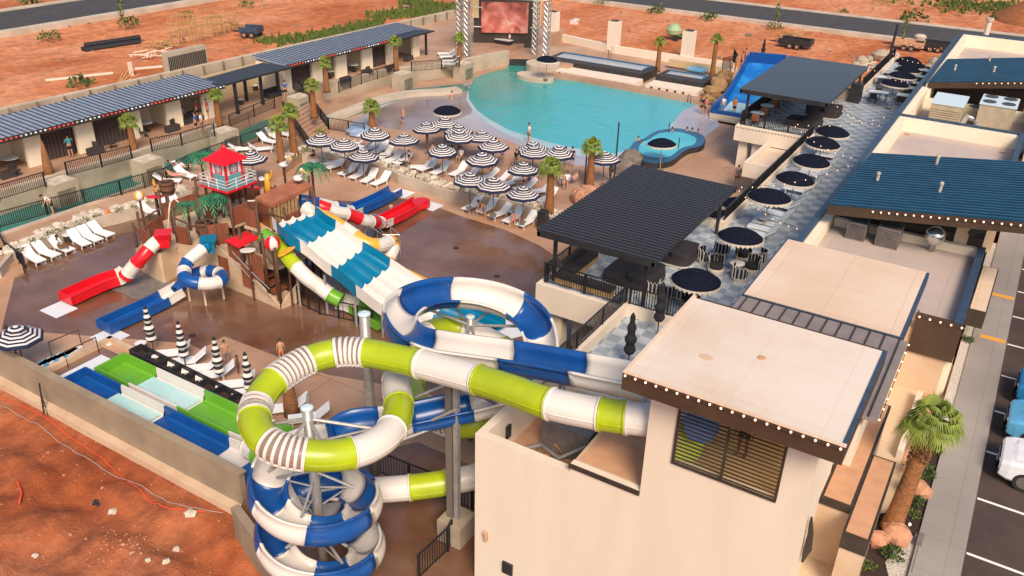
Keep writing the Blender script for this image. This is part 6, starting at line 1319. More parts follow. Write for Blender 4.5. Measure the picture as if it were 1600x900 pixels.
# mulch bed
for i, (a, b, r_, t) in enumerate([(1467,688,.34,'beside the palm crown, topmost'),(1434,768,.42,'in the middle of the mulch bed'),(1400,838,.46,'right one of the pair at the palm foot'),(1372,848,.36,'left one of the pair at the palm foot')]):
    q = P(a, b, 5.0); single('boulder', MB().blob((q.x, q.y, 5.1), r_, 9, .18, i+5, .75), 'boulder', 'peach-coloured boulder in the dark mulch, '+t, 'boulder', 'peach boulders', smooth=False)
for i, (a, b, r_, m_, t) in enumerate([(1450,700,.55,'shrub','pale green feathery shrub under the palm crown'),(1437,738,.55,'shrub_dark','dark green shrub between the two upper boulders'),(1432,785,.32,'shrub_dark','small dark shrub left of the middle boulder'),(1394,866,.42,'shrub_dark','bright green tufted shrub in front of the paired boulders'),(1355,885,.28,'shrub','small shrub at the left corner of the gravel'),(1428,805,.25,'shrub','tiny shrub on the open mulch'),(1512,532,.30,'shrub_dark','round dark shrub in the pale strip beside the entrance canopy'),(1510,500,.35,'shrub','shrub just below the entrance canopy'),(1545,345,.4,'shrub_dark','shrub at the foot of the blue roof by the sidewalk')]):
    q = P(a, b, 5.0); leafy((q.x, q.y, 4.98), r_, t, m_, 200+i, n=150)
for i, (a, b) in enumerate([(1458,765),(1436,848),(1463,800)]): pass
r = empty('edge_light', tuple(P(1436,848,5.0)), 'small grey box light on the gravel edge near the sidewalk', 'garden light'); q = P(1436,848,5.0); MB().box((q.x, q.y, 5.15), (.16,.28,.3)).build('housing', 'ac_grey', r); MB().tube([P(1436,852,5.0), P(1425,895,5.0)], .025, 6).build('edging', 'steel', r)
single('small_lamp', MB().lathe([(.03,0),(.05,.05),(.02,.1)], 8, c=P(1421,821,5.0)), 'bulb', 'tiny lit ground lamp on the white gravel', 'lamp')
st = sheet('landscape_strip', [(.35,30),(.72,30),(.72,50),(.35,50)], 4.95, 'gravel_white', .3)
# dirt-side vegetation
gi = 0
def tuft(px, py, r_, z, t, m_='shrub'):
    global gi; gi += 1; q = P(px, py, z); return leafy((q.x, q.y, z), r_, t, m_, 300+gi, n=70)
for a, b, r_, z, t in [(48,8,1.6,2.5,'desert bush beyond the road, top left'),(78,61,1.4,2.4,'desert bush between the road and the black pipe, left one'),(203,39,1.5,2.5,'desert bush at the road edge above the black pipe'),(127,133,1.5,2.3,'round green bush just behind the boundary wall'),(293,26,1.0,2.5,'small bush left of the scaffold frames'),(386,9,1.1,2.5,'small bush at the road edge, top middle'),(1025,19,1.5,1.2,'bush near the cross street, left one'),(1110,30,1.5,1.2,'bush near the cross street, right one'),(940,5,1.3,1.2,'bush at the top edge right of the stage'),(1210,45,1.3,1.2,'bush beside the small trees at the road'),(1428,32,2.2,1.4,'dark round bush beyond the cross street'),(1318,20,1.0,1.4,'small tuft beyond the cross street'),(405,66,.9,2.3,'small bush beside the parked trailer')]: tuft(a, b, r_, z, t, 'shrub' if r_ < 1.45 else 'shrub_dark')
def weeds(poly_line, n, rad, label, z, seed):
    rnd = random.Random(seed); mb = MB(); pts = spline([P(a, b, z) for a, b in poly_line], 1)
    for k in range(n):
        c = rnd.choice(pts)+V((rnd.gauss(0, rad), rnd.gauss(0, rad*1.2), 0)); hh = rnd.uniform(.25,.75)
        for j in range(3):
            a = rnd.uniform(0, 2*PI); s = V((math.cos(a), math.sin(a), 0))*rnd.uniform(.15,.35); mb.add([c-s, c+s, c+s*.4+V((0,0,hh)), c-s*.4+V((0,0,hh))], [(0,1,2,3)])
    o = mb.build('weeds', 'shrub', None); tag(o, label, 'weeds'); o['kind'] = 'stuff'
weeds([(430,66),(480,62),(530,52),(580,40)], 500, 1.0, 'long belt of green weeds behind the boundary wall', 2.35, 5); weeds([(605,25),(650,22),(700,12)], 350, 1.4, 'patch of green weeds near the stage behind the wall', 2.3, 6); weeds([(640,4),(670,9)], 120, 1.0, 'thin patch of weeds at the top edge left of the stage', 2.3, 7); weeds([(1480,8),(1600,14)], 350, 3.0, 'yellow-green weeds at the top right corner', 1.4, 8)
def pebbles(poly, n, label, z, seed, a=.015, b=.05, m_='boulder'):
    rnd = random.Random(seed); mb = MB()
    for k in range(n):
        px, py = poly(rnd); q = P(px, py, z); q.z = dirt_h(q.x, q.y); mb.blob(q, rnd.uniform(a, b)*(2 if rnd.random() < .06 else 1), 5, .3, seed*999+k, .7)
    o = mb.build('stones', m_, None); tag(o, label, 'stones'); o['kind'] = 'stuff'
pebbles(lambda r: (r.uniform(0,380), r.uniform(650,900)), 150, 'scattered pale stones on the red dirt in the lower left corner', -1.2, 3); pebbles(lambda r: (r.gauss(195,28), r.gauss(860,20)), 90, 'patch of pale gravel stones near the bottom edge', -1.2, 4)
pebbles(lambda r: (r.uniform(0,1500), r.uniform(0,110)), 300, 'small stones scattered over the distant dirt', 1.5, 9, .08, .25, 'rock_grey')
# rock waterfall + straw mound near the surf slide
def rockpile(name, lst, m_, label, z):
    q = P(lst[0][0], lst[0][1], z); ro = empty(name, (q.x, q.y, z), label, 'rocks')
    for i, (a, b, r_) in enumerate(lst): q = P(a, b, z); MB().blob((q.x, q.y, z+r_*.4), r_, 9, .2, i+len(lst), .8).build('rock', m_, ro)
rockpile('rock_outcrop', [(1128,130,.9),(1122,140,1.0),(1112,150,.9),(1133,121,.8),(1106,160,.7),(1117,134,.8)], 'straw', 'brown artificial rocks between the spa and the blue surf slide', .8)
rockpile('rock_outcrop', [(985,258,1.0),(975,268,.9),(990,250,.7)], 'rock_grey', 'dark grey rocks at the upper-left corner of the slatted pergola', .6)
rockpile('rock_outcrop', [(912,318,.9),(920,308,.8),(905,312,.7)], 'boulder', 'brown boulders in a low bed under the palm near the pergola corner', .6)
rockpile('rubble', [(1345,100,.8),(1356,97,.6),(1375,94,1.1),(1336,106,.6),(1362,106,.6),(1392,93,.9),(1350,110,.5),(1372,108,.5),(1460,105,.9),(1450,112,.7),(1470,98,.7)], 'concrete', 'heaps of pale rubble and bags beyond the far deck', 1.0)
# ================================================================ PEOPLE
def skin_mesh(verts, edges, radii, sub=1, root=0):
    me = bpy.data.meshes.new('tmp'); me.from_pydata([tuple(v) for v in verts], edges, []); o = bpy.data.objects.new('tmp', me); COL.objects.link(o)
    sk = o.modifiers.new('s', 'SKIN'); sb = o.modifiers.new('u', 'SUBSURF'); sb.levels = sub; sb.render_levels = sub
    for i, r_ in enumerate(radii): me.skin_vertices[0].data[i].radius = r_ if isinstance(r_, tuple) else (r_, r_)
    for i in range(len(radii)): me.skin_vertices[0].data[i].use_root = (i == root)
    dg = bpy.context.evaluated_depsgraph_get(); ev = o.evaluated_get(dg); m2 = bpy.data.meshes.new_from_object(ev); 
    vs = [v.co.copy() for v in m2.vertices]; fs = [tuple(p.vertices) for p in m2.polygons]
    bpy.data.objects.remove(o); bpy.data.meshes.remove(me); bpy.data.meshes.remove(m2); return vs, fs
J0 = dict(pel=(0,0,.95), sp=(0,.01,1.13), ch=(0,0,1.33), nk=(0,-.01,1.47), hd=(0,.01,1.56), hl=(-.09,0,.90), kl=(-.105,.02,.50), al=(-.115,-.03,.09), tl=(-.125,.13,.035), hr=(.09,0,.90), kr=(.105,.02,.50), ar=(.115,-.03,.09), tr=(.125,.13,.035),
          sl=(-.165,-.01,1.40), el=(-.225,-.03,1.13), wl=(-.24,.05,.90), pl=(-.245,.07,.82), sr=(.165,-.01,1.40), er=(.225,-.03,1.13), wr=(.24,.05,.90), pr=(.245,.07,.82))
RAD = dict(pel=.125, sp=.115, ch=.135, nk=.055, hd=.055, hl=.095, kl=.058, al=.038, tl=.032, hr=.095, kr=.058, ar=.038, tr=.032, sl=.06, el=.042, wl=.028, pl=.034, sr=.06, er=.042, wr=.028, pr=.034)
ED = [('pel','sp'),('sp','ch'),('ch','nk'),('nk','hd'),('pel','hl'),('hl','kl'),('kl','al'),('al','tl'),('pel','hr'),('hr','kr'),('kr','ar'),('ar','tr'),('ch','sl'),('sl','el'),('el','wl'),('wl','pl'),('ch','sr'),('sr','er'),('er','wr'),('wr','pr')]
POSE = dict(stand={}, walk=dict(kl=(-.1,.18,.52), al=(-.11,.22,.10), tl=(-.11,.38,.07), kr=(.1,-.05,.50), ar=(.1,-.30,.14), tr=(.1,-.17,.05), el=(-.22,-.12,1.14), wl=(-.23,-.05,.92), pl=(-.23,0,.85), er=(.22,.08,1.14), wr=(.22,.24,.98), pr=(.21,.31,.95)),
  reach=dict(er=(.32,.10,1.26), wr=(.34,.34,1.28), pr=(.34,.42,1.28), el=(-.27,.02,1.16), wl=(-.26,.25,1.12), pl=(-.25,.32,1.12)),
  bend=dict(sp=(0,.10,1.08), ch=(0,.26,1.20), nk=(0,.36,1.28), hd=(0,.42,1.34), sl=(-.165,.27,1.26), el=(-.22,.34,1.02), wl=(-.2,.46,.84), pl=(-.2,.5,.77), sr=(.165,.27,1.26), er=(.22,.34,1.02), wr=(.2,.46,.84), pr=(.2,.5,.77)),
  sit=dict(pel=(0,0,.12), sp=(0,-.03,.30), ch=(0,-.05,.50), nk=(0,-.05,.64), hd=(0,-.03,.73), hl=(-.09,.03,.11), hr=(.09,.03,.11), kl=(-.12,.44,.14), al=(-.12,.50,-.22), tl=(-.12,.64,-.28), kr=(.12,.44,.14), ar=(.12,.50,-.22), tr=(.12,.64,-.28), sl=(-.165,-.05,.57), el=(-.23,.02,.33), wl=(-.18,.22,.22), pl=(-.16,.3,.2), sr=(.165,-.05,.57), er=(.23,.02,.33), wr=(.18,.22,.22), pr=(.16,.3,.2)),
  recline=dict(pel=(0,0,.10), sp=(0,-.14,.20), ch=(0,-.29,.34), nk=(0,-.40,.43), hd=(0,-.46,.50), hl=(-.09,.04,.09), hr=(.09,.04,.09), kl=(-.11,.44,.20), al=(-.11,.84,.07), tl=(-.11,.90,.17), kr=(.11,.46,.10), ar=(.11,.86,.06), tr=(.11,.92,.16), sl=(-.165,-.33,.39), el=(-.25,-.20,.20), wl=(-.23,.0,.12), pl=(-.22,.07,.1), sr=(.165,-.33,.39), er=(.25,-.2,.2), wr=(.23,.0,.12), pr=(.22,.07,.1)))
CACHE = {}
def body_data(pose):
    if pose in CACHE: return CACHE[pose]
    j = {k: V(v) for k, v in {**J0, **POSE[pose]}.items()}; ks = list(j)
    vs, fs = skin_mesh([j[k] for k in ks], [(ks.index(a), ks.index(b)) for a, b in ED], [RAD[k] for k in ks])
    mb = MB(); mb.add(vs, fs)
    up = (j['hd']-j['nk']).normalized(); fw = V((0,1,0)); fw = (fw-up*fw.dot(up)).normalized(); rt = fw.cross(up)
    hc_ = j['hd']+up*.085; n = 10
    for i in range(1): # head: egg shape with jaw, nose, brow, ears
        rings = [(-.115,.03),(-.09,.06),(-.04,.078),(.02,.085),(.07,.075),(.105,.045),(.118,.01)]; vs2 = []
        for (h, r_) in rings: vs2 += [hc_+up*h+rt*(r_*.88*math.cos(2*PI*q/n))+fw*(r_*1.08*math.sin(2*PI*q/n)+(.012 if h < -.03 else 0)) for q in range(n)]
        fs2 = [(a*n+q, a*n+(q+1) % n, (a+1)*n+(q+1) % n, (a+1)*n+q)[::-1] for a in range(len(rings)-1) for q in range(n)]; mb.add(vs2, fs2)
        mb.add([hc_+fw*.09+up*.02, hc_+fw*.085-up*.03+rt*.016, hc_+fw*.085-up*.03-rt*.016, hc_+fw*.115-up*.025], [(0,1,3),(0,3,2),(1,2,3)])
        for s in (-1, 1): mb.blob(hc_+rt*(.078*s)-up*.005, .022, 5, .05, 1, 1.2)
    for s, w_, p_ in ((-1,'wl','pl'),(1,'wr','pr')):
        d = (j[p_]-j[w_]).normalized(); sd = d.cross(V((0,1,0)) if abs(d.y) < .8 else V((1,0,0))).normalized(); nn = sd.cross(d)
        wd = nn
        for f in range(4):
            b = j[p_]+d*.015+wd*((f-1.5)*.018); ln = (.062,.075,.07,.055)[f]; mb.tube([b, b+d*ln*.6, b+d*ln+sd*(.014*s)], .009, 5)
        mb.tube([j[p_]-d*.03+wd*.035, j[p_]+d*.0+wd*.055, j[p_]+d*.03+wd*.058], .010, 5)
    CACHE[pose] = (mb, j, hc_, up, fw, rt); return CACHE[pose]
def cloth_data(pose, kind):
    key = (pose, kind)
    if key in CACHE: return CACHE[key]
    j = {k: V(v) for k, v in {**J0, **POSE[pose]}.items()}
    if kind == 'shorts': j['kl2'], j['kr2'] = j['hl'].lerp(j['kl'], .72), j['hr'].lerp(j['kr'], .72); j['w'] = j['pel'].lerp(j['sp'], .35); ks = ['pel','w','hl','kl2','hr','kr2']; ed = [('pel','w'),('pel','hl'),('hl','kl2'),('pel','hr'),('hr','kr2')]; rd = dict(pel=.14, w=.128, hl=.108, kl2=.092, hr=.108, kr2=.092)
    elif kind == 'trousers': ks = ['pel','hl','kl','al','hr','kr','ar']; ed = [('pel','hl'),('hl','kl'),('kl','al'),('pel','hr'),('hr','kr'),('kr','ar')]; rd = dict(pel=.14, hl=.108, kl=.075, al=.06, hr=.108, kr=.075, ar=.06)
    else: j['el2'], j['er2'] = j['sl'].lerp(j['el'], .6), j['sr'].lerp(j['er'], .6); j['n2'] = j['ch'].lerp(j['nk'], .55); ks = ['pel','sp','ch','n2','sl','el2','sr','er2']; ed = [('pel','sp'),('sp','ch'),('ch','n2'),('ch','sl'),('sl','el2'),('ch','sr'),('sr','er2')]; rd = dict(pel=.135, sp=.128, ch=.148, n2=.075, sl=.074, el2=.06, sr=.074, er2=.06)
    vs, fs = skin_mesh([j[k] for k in ks], [(ks.index(a), ks.index(b)) for a, b in ed], [rd[k] for k in ks]); mb = MB().add(vs, fs); CACHE[key] = mb; return mb
def local_build(mb, name, m_, parent): o = mb.build(name, m_, None, smooth=True, base=(0,0,0)); o.parent = parent; return o
def person(x, y, z, rz, label, pose='stand', top=None, bottom='cloth_black', skin='skin', hair='hair', sc=1.0, trousers=False):
    r = empty('person', (x, y, z), label, 'person', None, rz); r.scale = (sc, sc, sc); mb, j, hc_, up, fw, rt = body_data(pose)
    local_build(mb, 'body', skin, r)
    if bottom: local_build(cloth_data(pose, 'trousers' if trousers else 'shorts'), 'trousers' if trousers else 'shorts', bottom, r)
    if top: local_build(cloth_data(pose, 'shirt'), 'shirt', top, r)
    h = MB(); n = 10; vs2 = []; rings = [(-.03,.088),(.03,.096),(.08,.085),(.12,.05),(.13,.01)]
    for (hh, r_) in rings: vs2 += [hc_+up*hh+rt*(r_*.92*math.cos(2*PI*q/n))+fw*(r_*1.08*math.sin(2*PI*q/n)-.016) for q in range(n)]
    h.add(vs2, [(a*n+q, a*n+(q+1) % n, (a+1)*n+(q+1) % n, (a+1)*n+q)[::-1] for a in range(len(rings)-1) for q in range(n)]); local_build(h, 'hair', hair, r)
    return r
def pers(px, py, z, rz, label, **k): q = P(px, py, z); return person(q.x, q.y, z, rz, label, **k)
pers(112,246,2,1.2,'person in a turquoise shirt and dark shorts walking with arms out on the cabana terrace', pose='reach', top='cloth_aqua')
pers(84,335,.6,2.6,'person in a white shirt and dark shorts leaning at the channel fence at the left', pose='bend', top='cloth_white')
pers(308,208,2,2.0,'person in a light blue shirt at the railing below the near cabanas', top='cloth_blue'); pers(317,207,2,-1,'person in a white shirt beside the railing below the near cabanas', top='cloth_white')
pers(286,192,2,.5,'person in a bright blue shirt at the open cabana', top='cloth_blue', bottom='cloth_grey'); pers(325,186,2,3,'person in a red top near the palm of the near cabanas', top='cloth_red'); pers(310,187,2,2,'person in a dark red shirt standing inside the open cabana', top='cloth_red', bottom='cloth_black', hair='hair_fair')
pers(447,155,2,1,'person in a dark blue outfit at the left end of the far cabana block', top='cloth_blue')
pers(630,197,.6,2.8,'person in blue swim shorts standing in the shallow water', bottom='cloth_blue', hair='hair_fair'); pers(706,166+14,.6,1,'child in red by the pole of the black parasol in the shallows', pose='sit', bottom='cloth_red')
pers(706,156,.45,1,'bather sitting in the water behind the black parasol', pose='sit', bottom='cloth_white')
pers(826,223,.6,2.5,'person in a white top and dark shorts standing at the water edge', top='cloth_white')
pers(1150,292,.6,.4,'person in dark clothes walking past the stucco column', pose='walk', top='cloth_grey', bottom='wood', trousers=False)
pers(953,283,.6,2,'person in black standing by the dark pole at the pergola corner', top='cloth_black', bottom='cloth_black', trousers=True)
pers(893,262,.6,.5,'tall person in black beside the tall terrace palm', top='cloth_black'); pers(883,262,.6,2.5,'tanned swimmer beside the person in black near the tall palm', bottom='cloth_orange')
pers(757,342,0,2.6,'tanned person in grey shorts bending over a lounger below the near parasols', pose='bend', bottom='cloth_grey', skin='boulder')
pers(355,571,0,-1.9,'bare-chested child in grey shorts standing on the wet splash pad', bottom='cloth_grey', sc=.85); pers(373,584,0,-1,'small child in dark swimwear on the splash pad', pose='stand', bottom='cloth_black', skin='skin_dark', sc=.62)
pers(441,566,0,1,'child behind the clear hoops of the lime tube', bottom='cloth_orange', sc=.8); pers(495,588,0,1.6,'person seen under the lime tube slide beside the grey post', bottom='cloth_black', skin='boulder', sc=.9)
pers(1299-3,0,0,0,'x') if False else None
pers(1101,180,.6,2.5,'person in a pink top and black skirt at the left of the surf slide', top='cloth_pink'); pers(1128,178,.9,3,'person in a white shirt and aqua shorts on the surf slide steps', top='cloth_white', bottom='cloth_aqua'); pers(1146,180,.9,3,'person in an orange shirt on the surf slide steps', top='cloth_orange', bottom='cloth_black')
pers(1095,178,.6,1,'person with red hair at the corner of the pool', top='cloth_black', hair='cloth_red')
for i, (a, b) in enumerate([(1140,118),(1148,112),(1157,106),(1163,100)]): pers(a, b, 2.0, -1, f'bare-chested person queueing above the blue surf slide, {of(i, 4)} of the queue', bottom=('cloth_blue','cloth_orange','cloth_black','cloth_red')[i], skin='boulder')
# people in pool, hot tub
for a, b, t in [(996,229,'at the left rim of the figure-eight hot tub'),(1001,236,'second on the left rim of the hot tub'),(1041,243,'right under the parasol in the hot tub'),(1048,244,'at the near rim of the hot tub'),(1049,214,'at the far side of the hot tub'),(1072,214,'in the right lobe of the hot tub, left'),(1080,215,'in the right lobe of the hot tub, middle'),(1089,217,'in the right lobe of the hot tub, right')]: pers(a, b, .55, random.uniform(0,6), 'bather sitting '+t, pose='sit', bottom=random.choice(['cloth_black','cloth_blue','cloth_red']), skin='boulder')
# people seated around tables / loungers
for a, b, z, t, tp, ps_ in [(668,234,.6,'at the table under the parasol near the shallows','cloth_black','stand'),(676,240,.6,'second at the table near the shallows',None,'sit'),(706,244,.6,'by the table in the centre of the terrace',None,'sit'),(720,246,.6,'in a light top at the central table','cloth_white','sit'),(770,256,.6,'at the round dining table','cloth_black','sit'),(785,243,.6,'between the two parasols near the water',None,'sit'),(806,250,.6,'behind the seated group by the palm','cloth_black','sit'),(822,285,.6,'on the blue towel left of the tall palm','cloth_blue','recline'),(834,280,.6,'in orange next to the blue towel',None,'sit'),(846,275,.6,'in a white top beside the palm','cloth_white','sit'),(877,283,.6,'in the group right of the tall palm',None,'recline'),(886,285,.6,'on a chair right of the tall palm','cloth_white','sit'),(895,281,.6,'at the right end of the palm group',None,'recline'),(742,262,.6,'dark figure between loungers','cloth_black','sit'),(640,268,.6,'dark figure at the planter wall','cloth_black','stand')]:
    pers(a, b, z+(.42 if ps_ != 'stand' else 0), random.uniform(2, 4), ('guest sitting ' if ps_ == 'sit' else 'guest lying ' if ps_ == 'recline' else 'guest standing ')+t, pose=ps_, top=tp, bottom=random.choice(['cloth_black','cloth_blue','cloth_grey']))
pers(93,388,.42,-.6,'dark-haired person in white sitting on the third lounger at the far left', pose='sit', top='cloth_white', bottom='wood', skin='skin_dark'); pers(490,244,.45,2.4,'person in a dark top near the leftmost parasol', pose='sit', top='cloth_black'); pers(503,252,.45,-.8,'person reclining on the lounger by the rocks', pose='recline', bottom='cloth_aqua')
pers(277,262,1.0,-.8,'person lying on a lounger behind the starfish prop', pose='recline', bottom='cloth_grey'); pers(290,262,1.0,-.8,'person in white lying on a lounger behind the starfish prop', pose='recline', top='cloth_white'); pers(271,275,.6+.42,-.8,'person reclining nearest the channel fence', pose='recline', bottom='cloth_pink')
pers(802,345,.42,-2.6,'child in pink sitting on the third near lounger', pose='sit', bottom='cloth_pink', sc=.8)
pers(22,556,.0,1,'person under the striped parasol at the left edge', top='cloth_white', bottom='cloth_black', skin='skin_dark'); pers(611,330,.25,1,'child sliding down the far red run-out', pose='sit', bottom='cloth_red', sc=.75)
pers(788,64,1.5,3,'person in white standing on the stage', top='cloth_white', bottom='cloth_white', trousers=True) if False else None
pl_ = P(817,60,1.9); person(pl_.x, pl_.y, 1.6, 2.5, 'person in white standing on the stage in front of the screen', top='cloth_white', bottom='cloth_grey', trousers=True); pl_ = P(782,66,1.9); person(pl_.x, pl_.y, 1.6, 2.5, 'performer with dark hair behind the music table on the stage', top='cloth_black', bottom='cloth_black', trousers=True); pl_ = P(796,70,1.9); person(pl_.x, pl_.y, 1.6, 2.5, 'helper in white beside the music table on the stage', top='cloth_white', bottom='cloth_black', trousers=True)
q = PY(1160,700,20.3); person(q.x, 20.3, 8.3, PI, 'lifeguard silhouette behind the dark louvres of the tower', top='cloth_black', bottom='cloth_black', skin='skin_dark')
# mouths of the slides inside the tower
mt = empty('slide_mouth', (-5.6,20.4,8.3), 'lime slide entry seen through the tower louvres', 'slide entry'); MB().tube([PY(1070,694,19.25), PY(1040,690,20.4)], .55, 18, cap=True).build('tube_section', 'lime', mt)
mt = empty('slide_mouth', (-4.9,20.6,9.6), 'blue slide entry seen through the tower louvres', 'slide entry'); MB().tube([PY(1096,664,19.3), PY(1092,660,20.2)], .5, 14, cap=True).build('tub', 'deep_blue', mt)
# ================================================================ POOL FEATURES
ht = empty('hot_tub', tuple(P(1045,225,.6)), 'blue-walled figure-eight hot tub beside the wave pool', 'hot tub')
def eight(off, z): 
    l = [(984,234),(990,222),(1006,216),(1018,208),(1030,203),(1060,200),(1088,206),(1102,214),(1098,226),(1078,231),(1066,238),(1050,250),(1025,254),(1000,250),(986,243)]
    pts = spline([P(a, b, z) for a, b in l+[l[0]]], .5)[:-1]; c = sum(pts, V((0,0,0)))/len(pts)
    return [(p.x+(c.x-p.x)*off, p.y+(c.y-p.y)*off) for p in pts]
MB().prism(eight(0, 1.15), .6, 1.05).build('wall', 'dark_metal', ht); MB().prism(eight(.02, 1.15), 1.053, 1.15).build('rim', 'pool_blue_wall', ht); MB().prism(eight(.24, 1.15), 1.153, 1.165).build('water', 'spa_water', ht)
for a, b, t in ((1045,205,'at the far side of the hot tub'),(1060,230,'in the waist of the hot tub')): p_ = P(a, b, 1.1); single('grab_rail', MB().tube([p_, p_+V((0,0,.8)), p_+V((.2,-.5,.8)), p_+V((.2,-.5,0))], .035, 7), 'dark_metal', 'dark looped grab rail '+t, 'handrail')
p_ = P(1074,160,1.0); single('grab_rail', MB().tube([p_, p_+V((0,0,.8)), p_+V((.4,-.3,.8)), p_+V((.4,-.3,0))], .04, 7), 'dark_metal', 'dark looped grab rail at the right corner of the wave pool', 'handrail')
def spa(x0, x1, y0, y1, label):
    r = empty('raised_spa', ((x0+x1)/2, (y0+y1)/2, .6), label, 'spa'); MB().bx(x0,x1,y0,y1,.6,1.55).build('plinth', 'dark_metal', r); MB().bx(x0-.1,x1+.1,y0-2.4,y0-.05,.6,1.1).build('counter_wall', 'stucco', r)
    m_ = MB(); m_.bx(x0,x1,y0,y0+1.3,1.553,1.6); m_.bx(x0,x1,y1-.4,y1,1.553,1.6); m_.bx(x0,x0+.5,y0+1.3,y1-.4,1.553,1.6); m_.bx(x1-.5,x1,y0+1.3,y1-.4,1.553,1.6); m_.build('coping', 'bronze', r)
    m_ = MB(); m_.bx(x0+.5,x1-.5,y1-.6,y1-.4,1.6,1.75); m_.bx(x1-.7,x1-.5,y0+1.4,y1-.6,1.6,1.75); m_.build('tile_edge', 'pool_blue_wall', r); MB().bx(x0+.6,x1-.7,y0+1.4,y1-.6,1.603,1.615).build('water', 'spa_grey', r)
    m_ = MB(); rn = random.Random(3); n = int((x1-x0)*1.1)
    for k in range(n): m_.bx(x0+.5+k*(x1-x0-1)/n, x0+.5+k*(x1-x0-1)/n+.25, y0-2.45, y0-2.41, .75, .98)
    m_.build('niches', 'bronze', r); return r
spa(-47.6,-35.6,85.6,89.6,'long dark raised spa with pale counter at the far side of the wave pool'); spa(-34.3,-28.9,86.0,89.2,'short dark raised spa right of the long one at the far side of the pool')
p_ = P(950,92,1.6); single('grab_rail', MB().tube([p_, p_+V((0,0,.9)), p_+V((.6,-.6,.9)), p_+V((.6,-.6,0))], .04, 7), 'dark_metal', 'thin grab rail standing on the far edge of the long spa', 'handrail')
rp = single('round_pier', MB().lathe([(1.9,0),(1.9,1.0),(1.75,1.05)], 20, c=tuple(P(848,112,.6))), 'concrete_pale', 'round pale masonry pier under the black parasol beside the stage', 'wall')
gd = single('rounded_ledge', MB().lathe([(1.7,0),(1.7,.45),(1.6,.5)], 20, c=tuple(P(836,124,.6)), sx=1.3, sy=.8), 'concrete_pale', 'rounded pale ledge dipping into the water below the round pier', 'ledge')
# surf slide
sw = empty('surf_slide', tuple(P(1150,150,1)), 'bright blue surf ride slide between the pool and the far terrace', 'water slide')
a0, a1, b1, b0 = P(1112,176,.9), P(1222,194,.9), P(1226,107,2.9), P(1168,102,2.9); mb = MB(); nU, nV = 8, 14; gr = []
for v in range(nV+1):
    t = v/nV; zz = .9+ (2.4*max(0, (t-.35)/.65)**1.3)
    for u in range(nU+1): s = u/nU; p_ = (a0.lerp(a1, s)).lerp(b0.lerp(b1, s), t); gr.append(V((p_.x, p_.y, zz+(.0))))
mb.add(gr, [(v*(nU+1)+u, v*(nU+1)+u+1, (v+1)*(nU+1)+u+1, (v+1)*(nU+1)+u) for v in range(nV) for u in range(nU)]); mb.build('ride_surface', 'wave_blue', sw, smooth=True)
mb = MB()
for s in (0, nU):
    for v in range(nV): p_, q = gr[v*(nU+1)+s], gr[(v+1)*(nU+1)+s]; mb.beam(p_+V((0,0,.25)), q+V((0,0,.25)), .25, 1.1)
mb.beam(gr[0]+V((0,0,.0)), gr[nU], .3, .7); mb.beam(gr[-1]+V((0,0,.4)), gr[-1-nU]+V((0,0,.4)), .3, 1.2); mb.build('side_wall', 'deep_blue', sw)
MB().prism([(gr[9].x+.8, gr[9].y+.3), (gr[9].x+4, gr[9].y+.3), (gr[9].x+3.6, gr[9].y+3.6), (gr[9].x+.4, gr[9].y+3.6)], .91, 1.05).build('splash_water', 'run_water', sw)
mb = MB()
for k in range(3): mb.prism([(p_.x, p_.y) for p_ in (P(1108,183+k*3,.6), P(1160,193+k*3,.6), P(1160,187+k*3,.6), P(1108,177+k*3,.6))], .4, .9-k*.15)
st2 = empty('stairs', tuple(P(1130,186,.6)), 'low grey-white steps in front of the blue surf slide', 'stairs'); mb.build('steps', 'concrete_pale', st2)
fence([P(1128,110,1.0), P(1150,105,1.0), P(1145,95,1.0)], 1.4, 'black fence above the brown artificial rocks')
# ================================================================ STAGE
sg = empty('stage_rig', (-55,92,.6), 'white truss portal with large video screen above the stage', 'stage'); zS = 1.5
MB().prism([(-62,87),(-47,93.5),(-43.5,88.5),(-44.2,84.6),(-46.9,84.2),(-49.3,85.2),(-51.3,83.9),(-52.8,80.5),(-53.3,78.2),(-58,78)], .3, zS).build('stage_deck', 'plaza', sg)
def truss(a, b, w_, name='truss'):
    a, b = V(a), V(b); d, s, u = basis(b-a, V((0,1,0)) if abs((b-a).normalized().z) > .9 else V((0,0,1))); h = w_/2; mb = MB(); L = (b-a).length; n = max(2, int(L/w_))
    cs = [(-h,-h),(h,-h),(h,h),(-h,h)]
    for (i, j) in cs: mb.tube([a+s*i+u*j, b+s*i+u*j], .06, 5)
    for k in range(n):
        p_, q = a.lerp(b, k/n), a.lerp(b, (k+1)/n)
        for c in range(4): i, j = cs[c]; i2, j2 = cs[(c+1) % 4]; mb.tube([p_+s*i+u*j, q+s*i2+u*j2], .035, 4); mb.tube([q+s*i+u*j, q+s*i2+u*j2], .03, 4)
    return mb.build(name, 'steel', sg)
cs = [P(735,92,zS), P(853,96,zS), P(722,66,zS), P(850,60,zS)]
TL, TR = P(730,95,zS), P(852,100,zS); TL2, TR2 = TL+V((-3.2,3.2,0)), TR+V((-3.2,3.2,0))
Hh = 7.5
for c in (TL, TR, TL2, TR2): truss(c, c+V((0,0,Hh)), .55)
truss(TL+V((0,0,Hh-.3)), TR+V((0,0,Hh-.3)), .75); truss(TL2+V((0,0,Hh-.3)), TR2+V((0,0,Hh-.3)), .75); truss(TL+V((0,0,Hh-.3)), TL2+V((0,0,Hh-.3)), .6); truss(TR+V((0,0,Hh-.3)), TR2+V((0,0,Hh-.3)), .6)
A1, A2 = P(742,62,zS+.9), P(840,64,zS+.9); dv = (A2-A1); dv.z = 0; bk = V((-dv.y, dv.x, 0)).normalized()
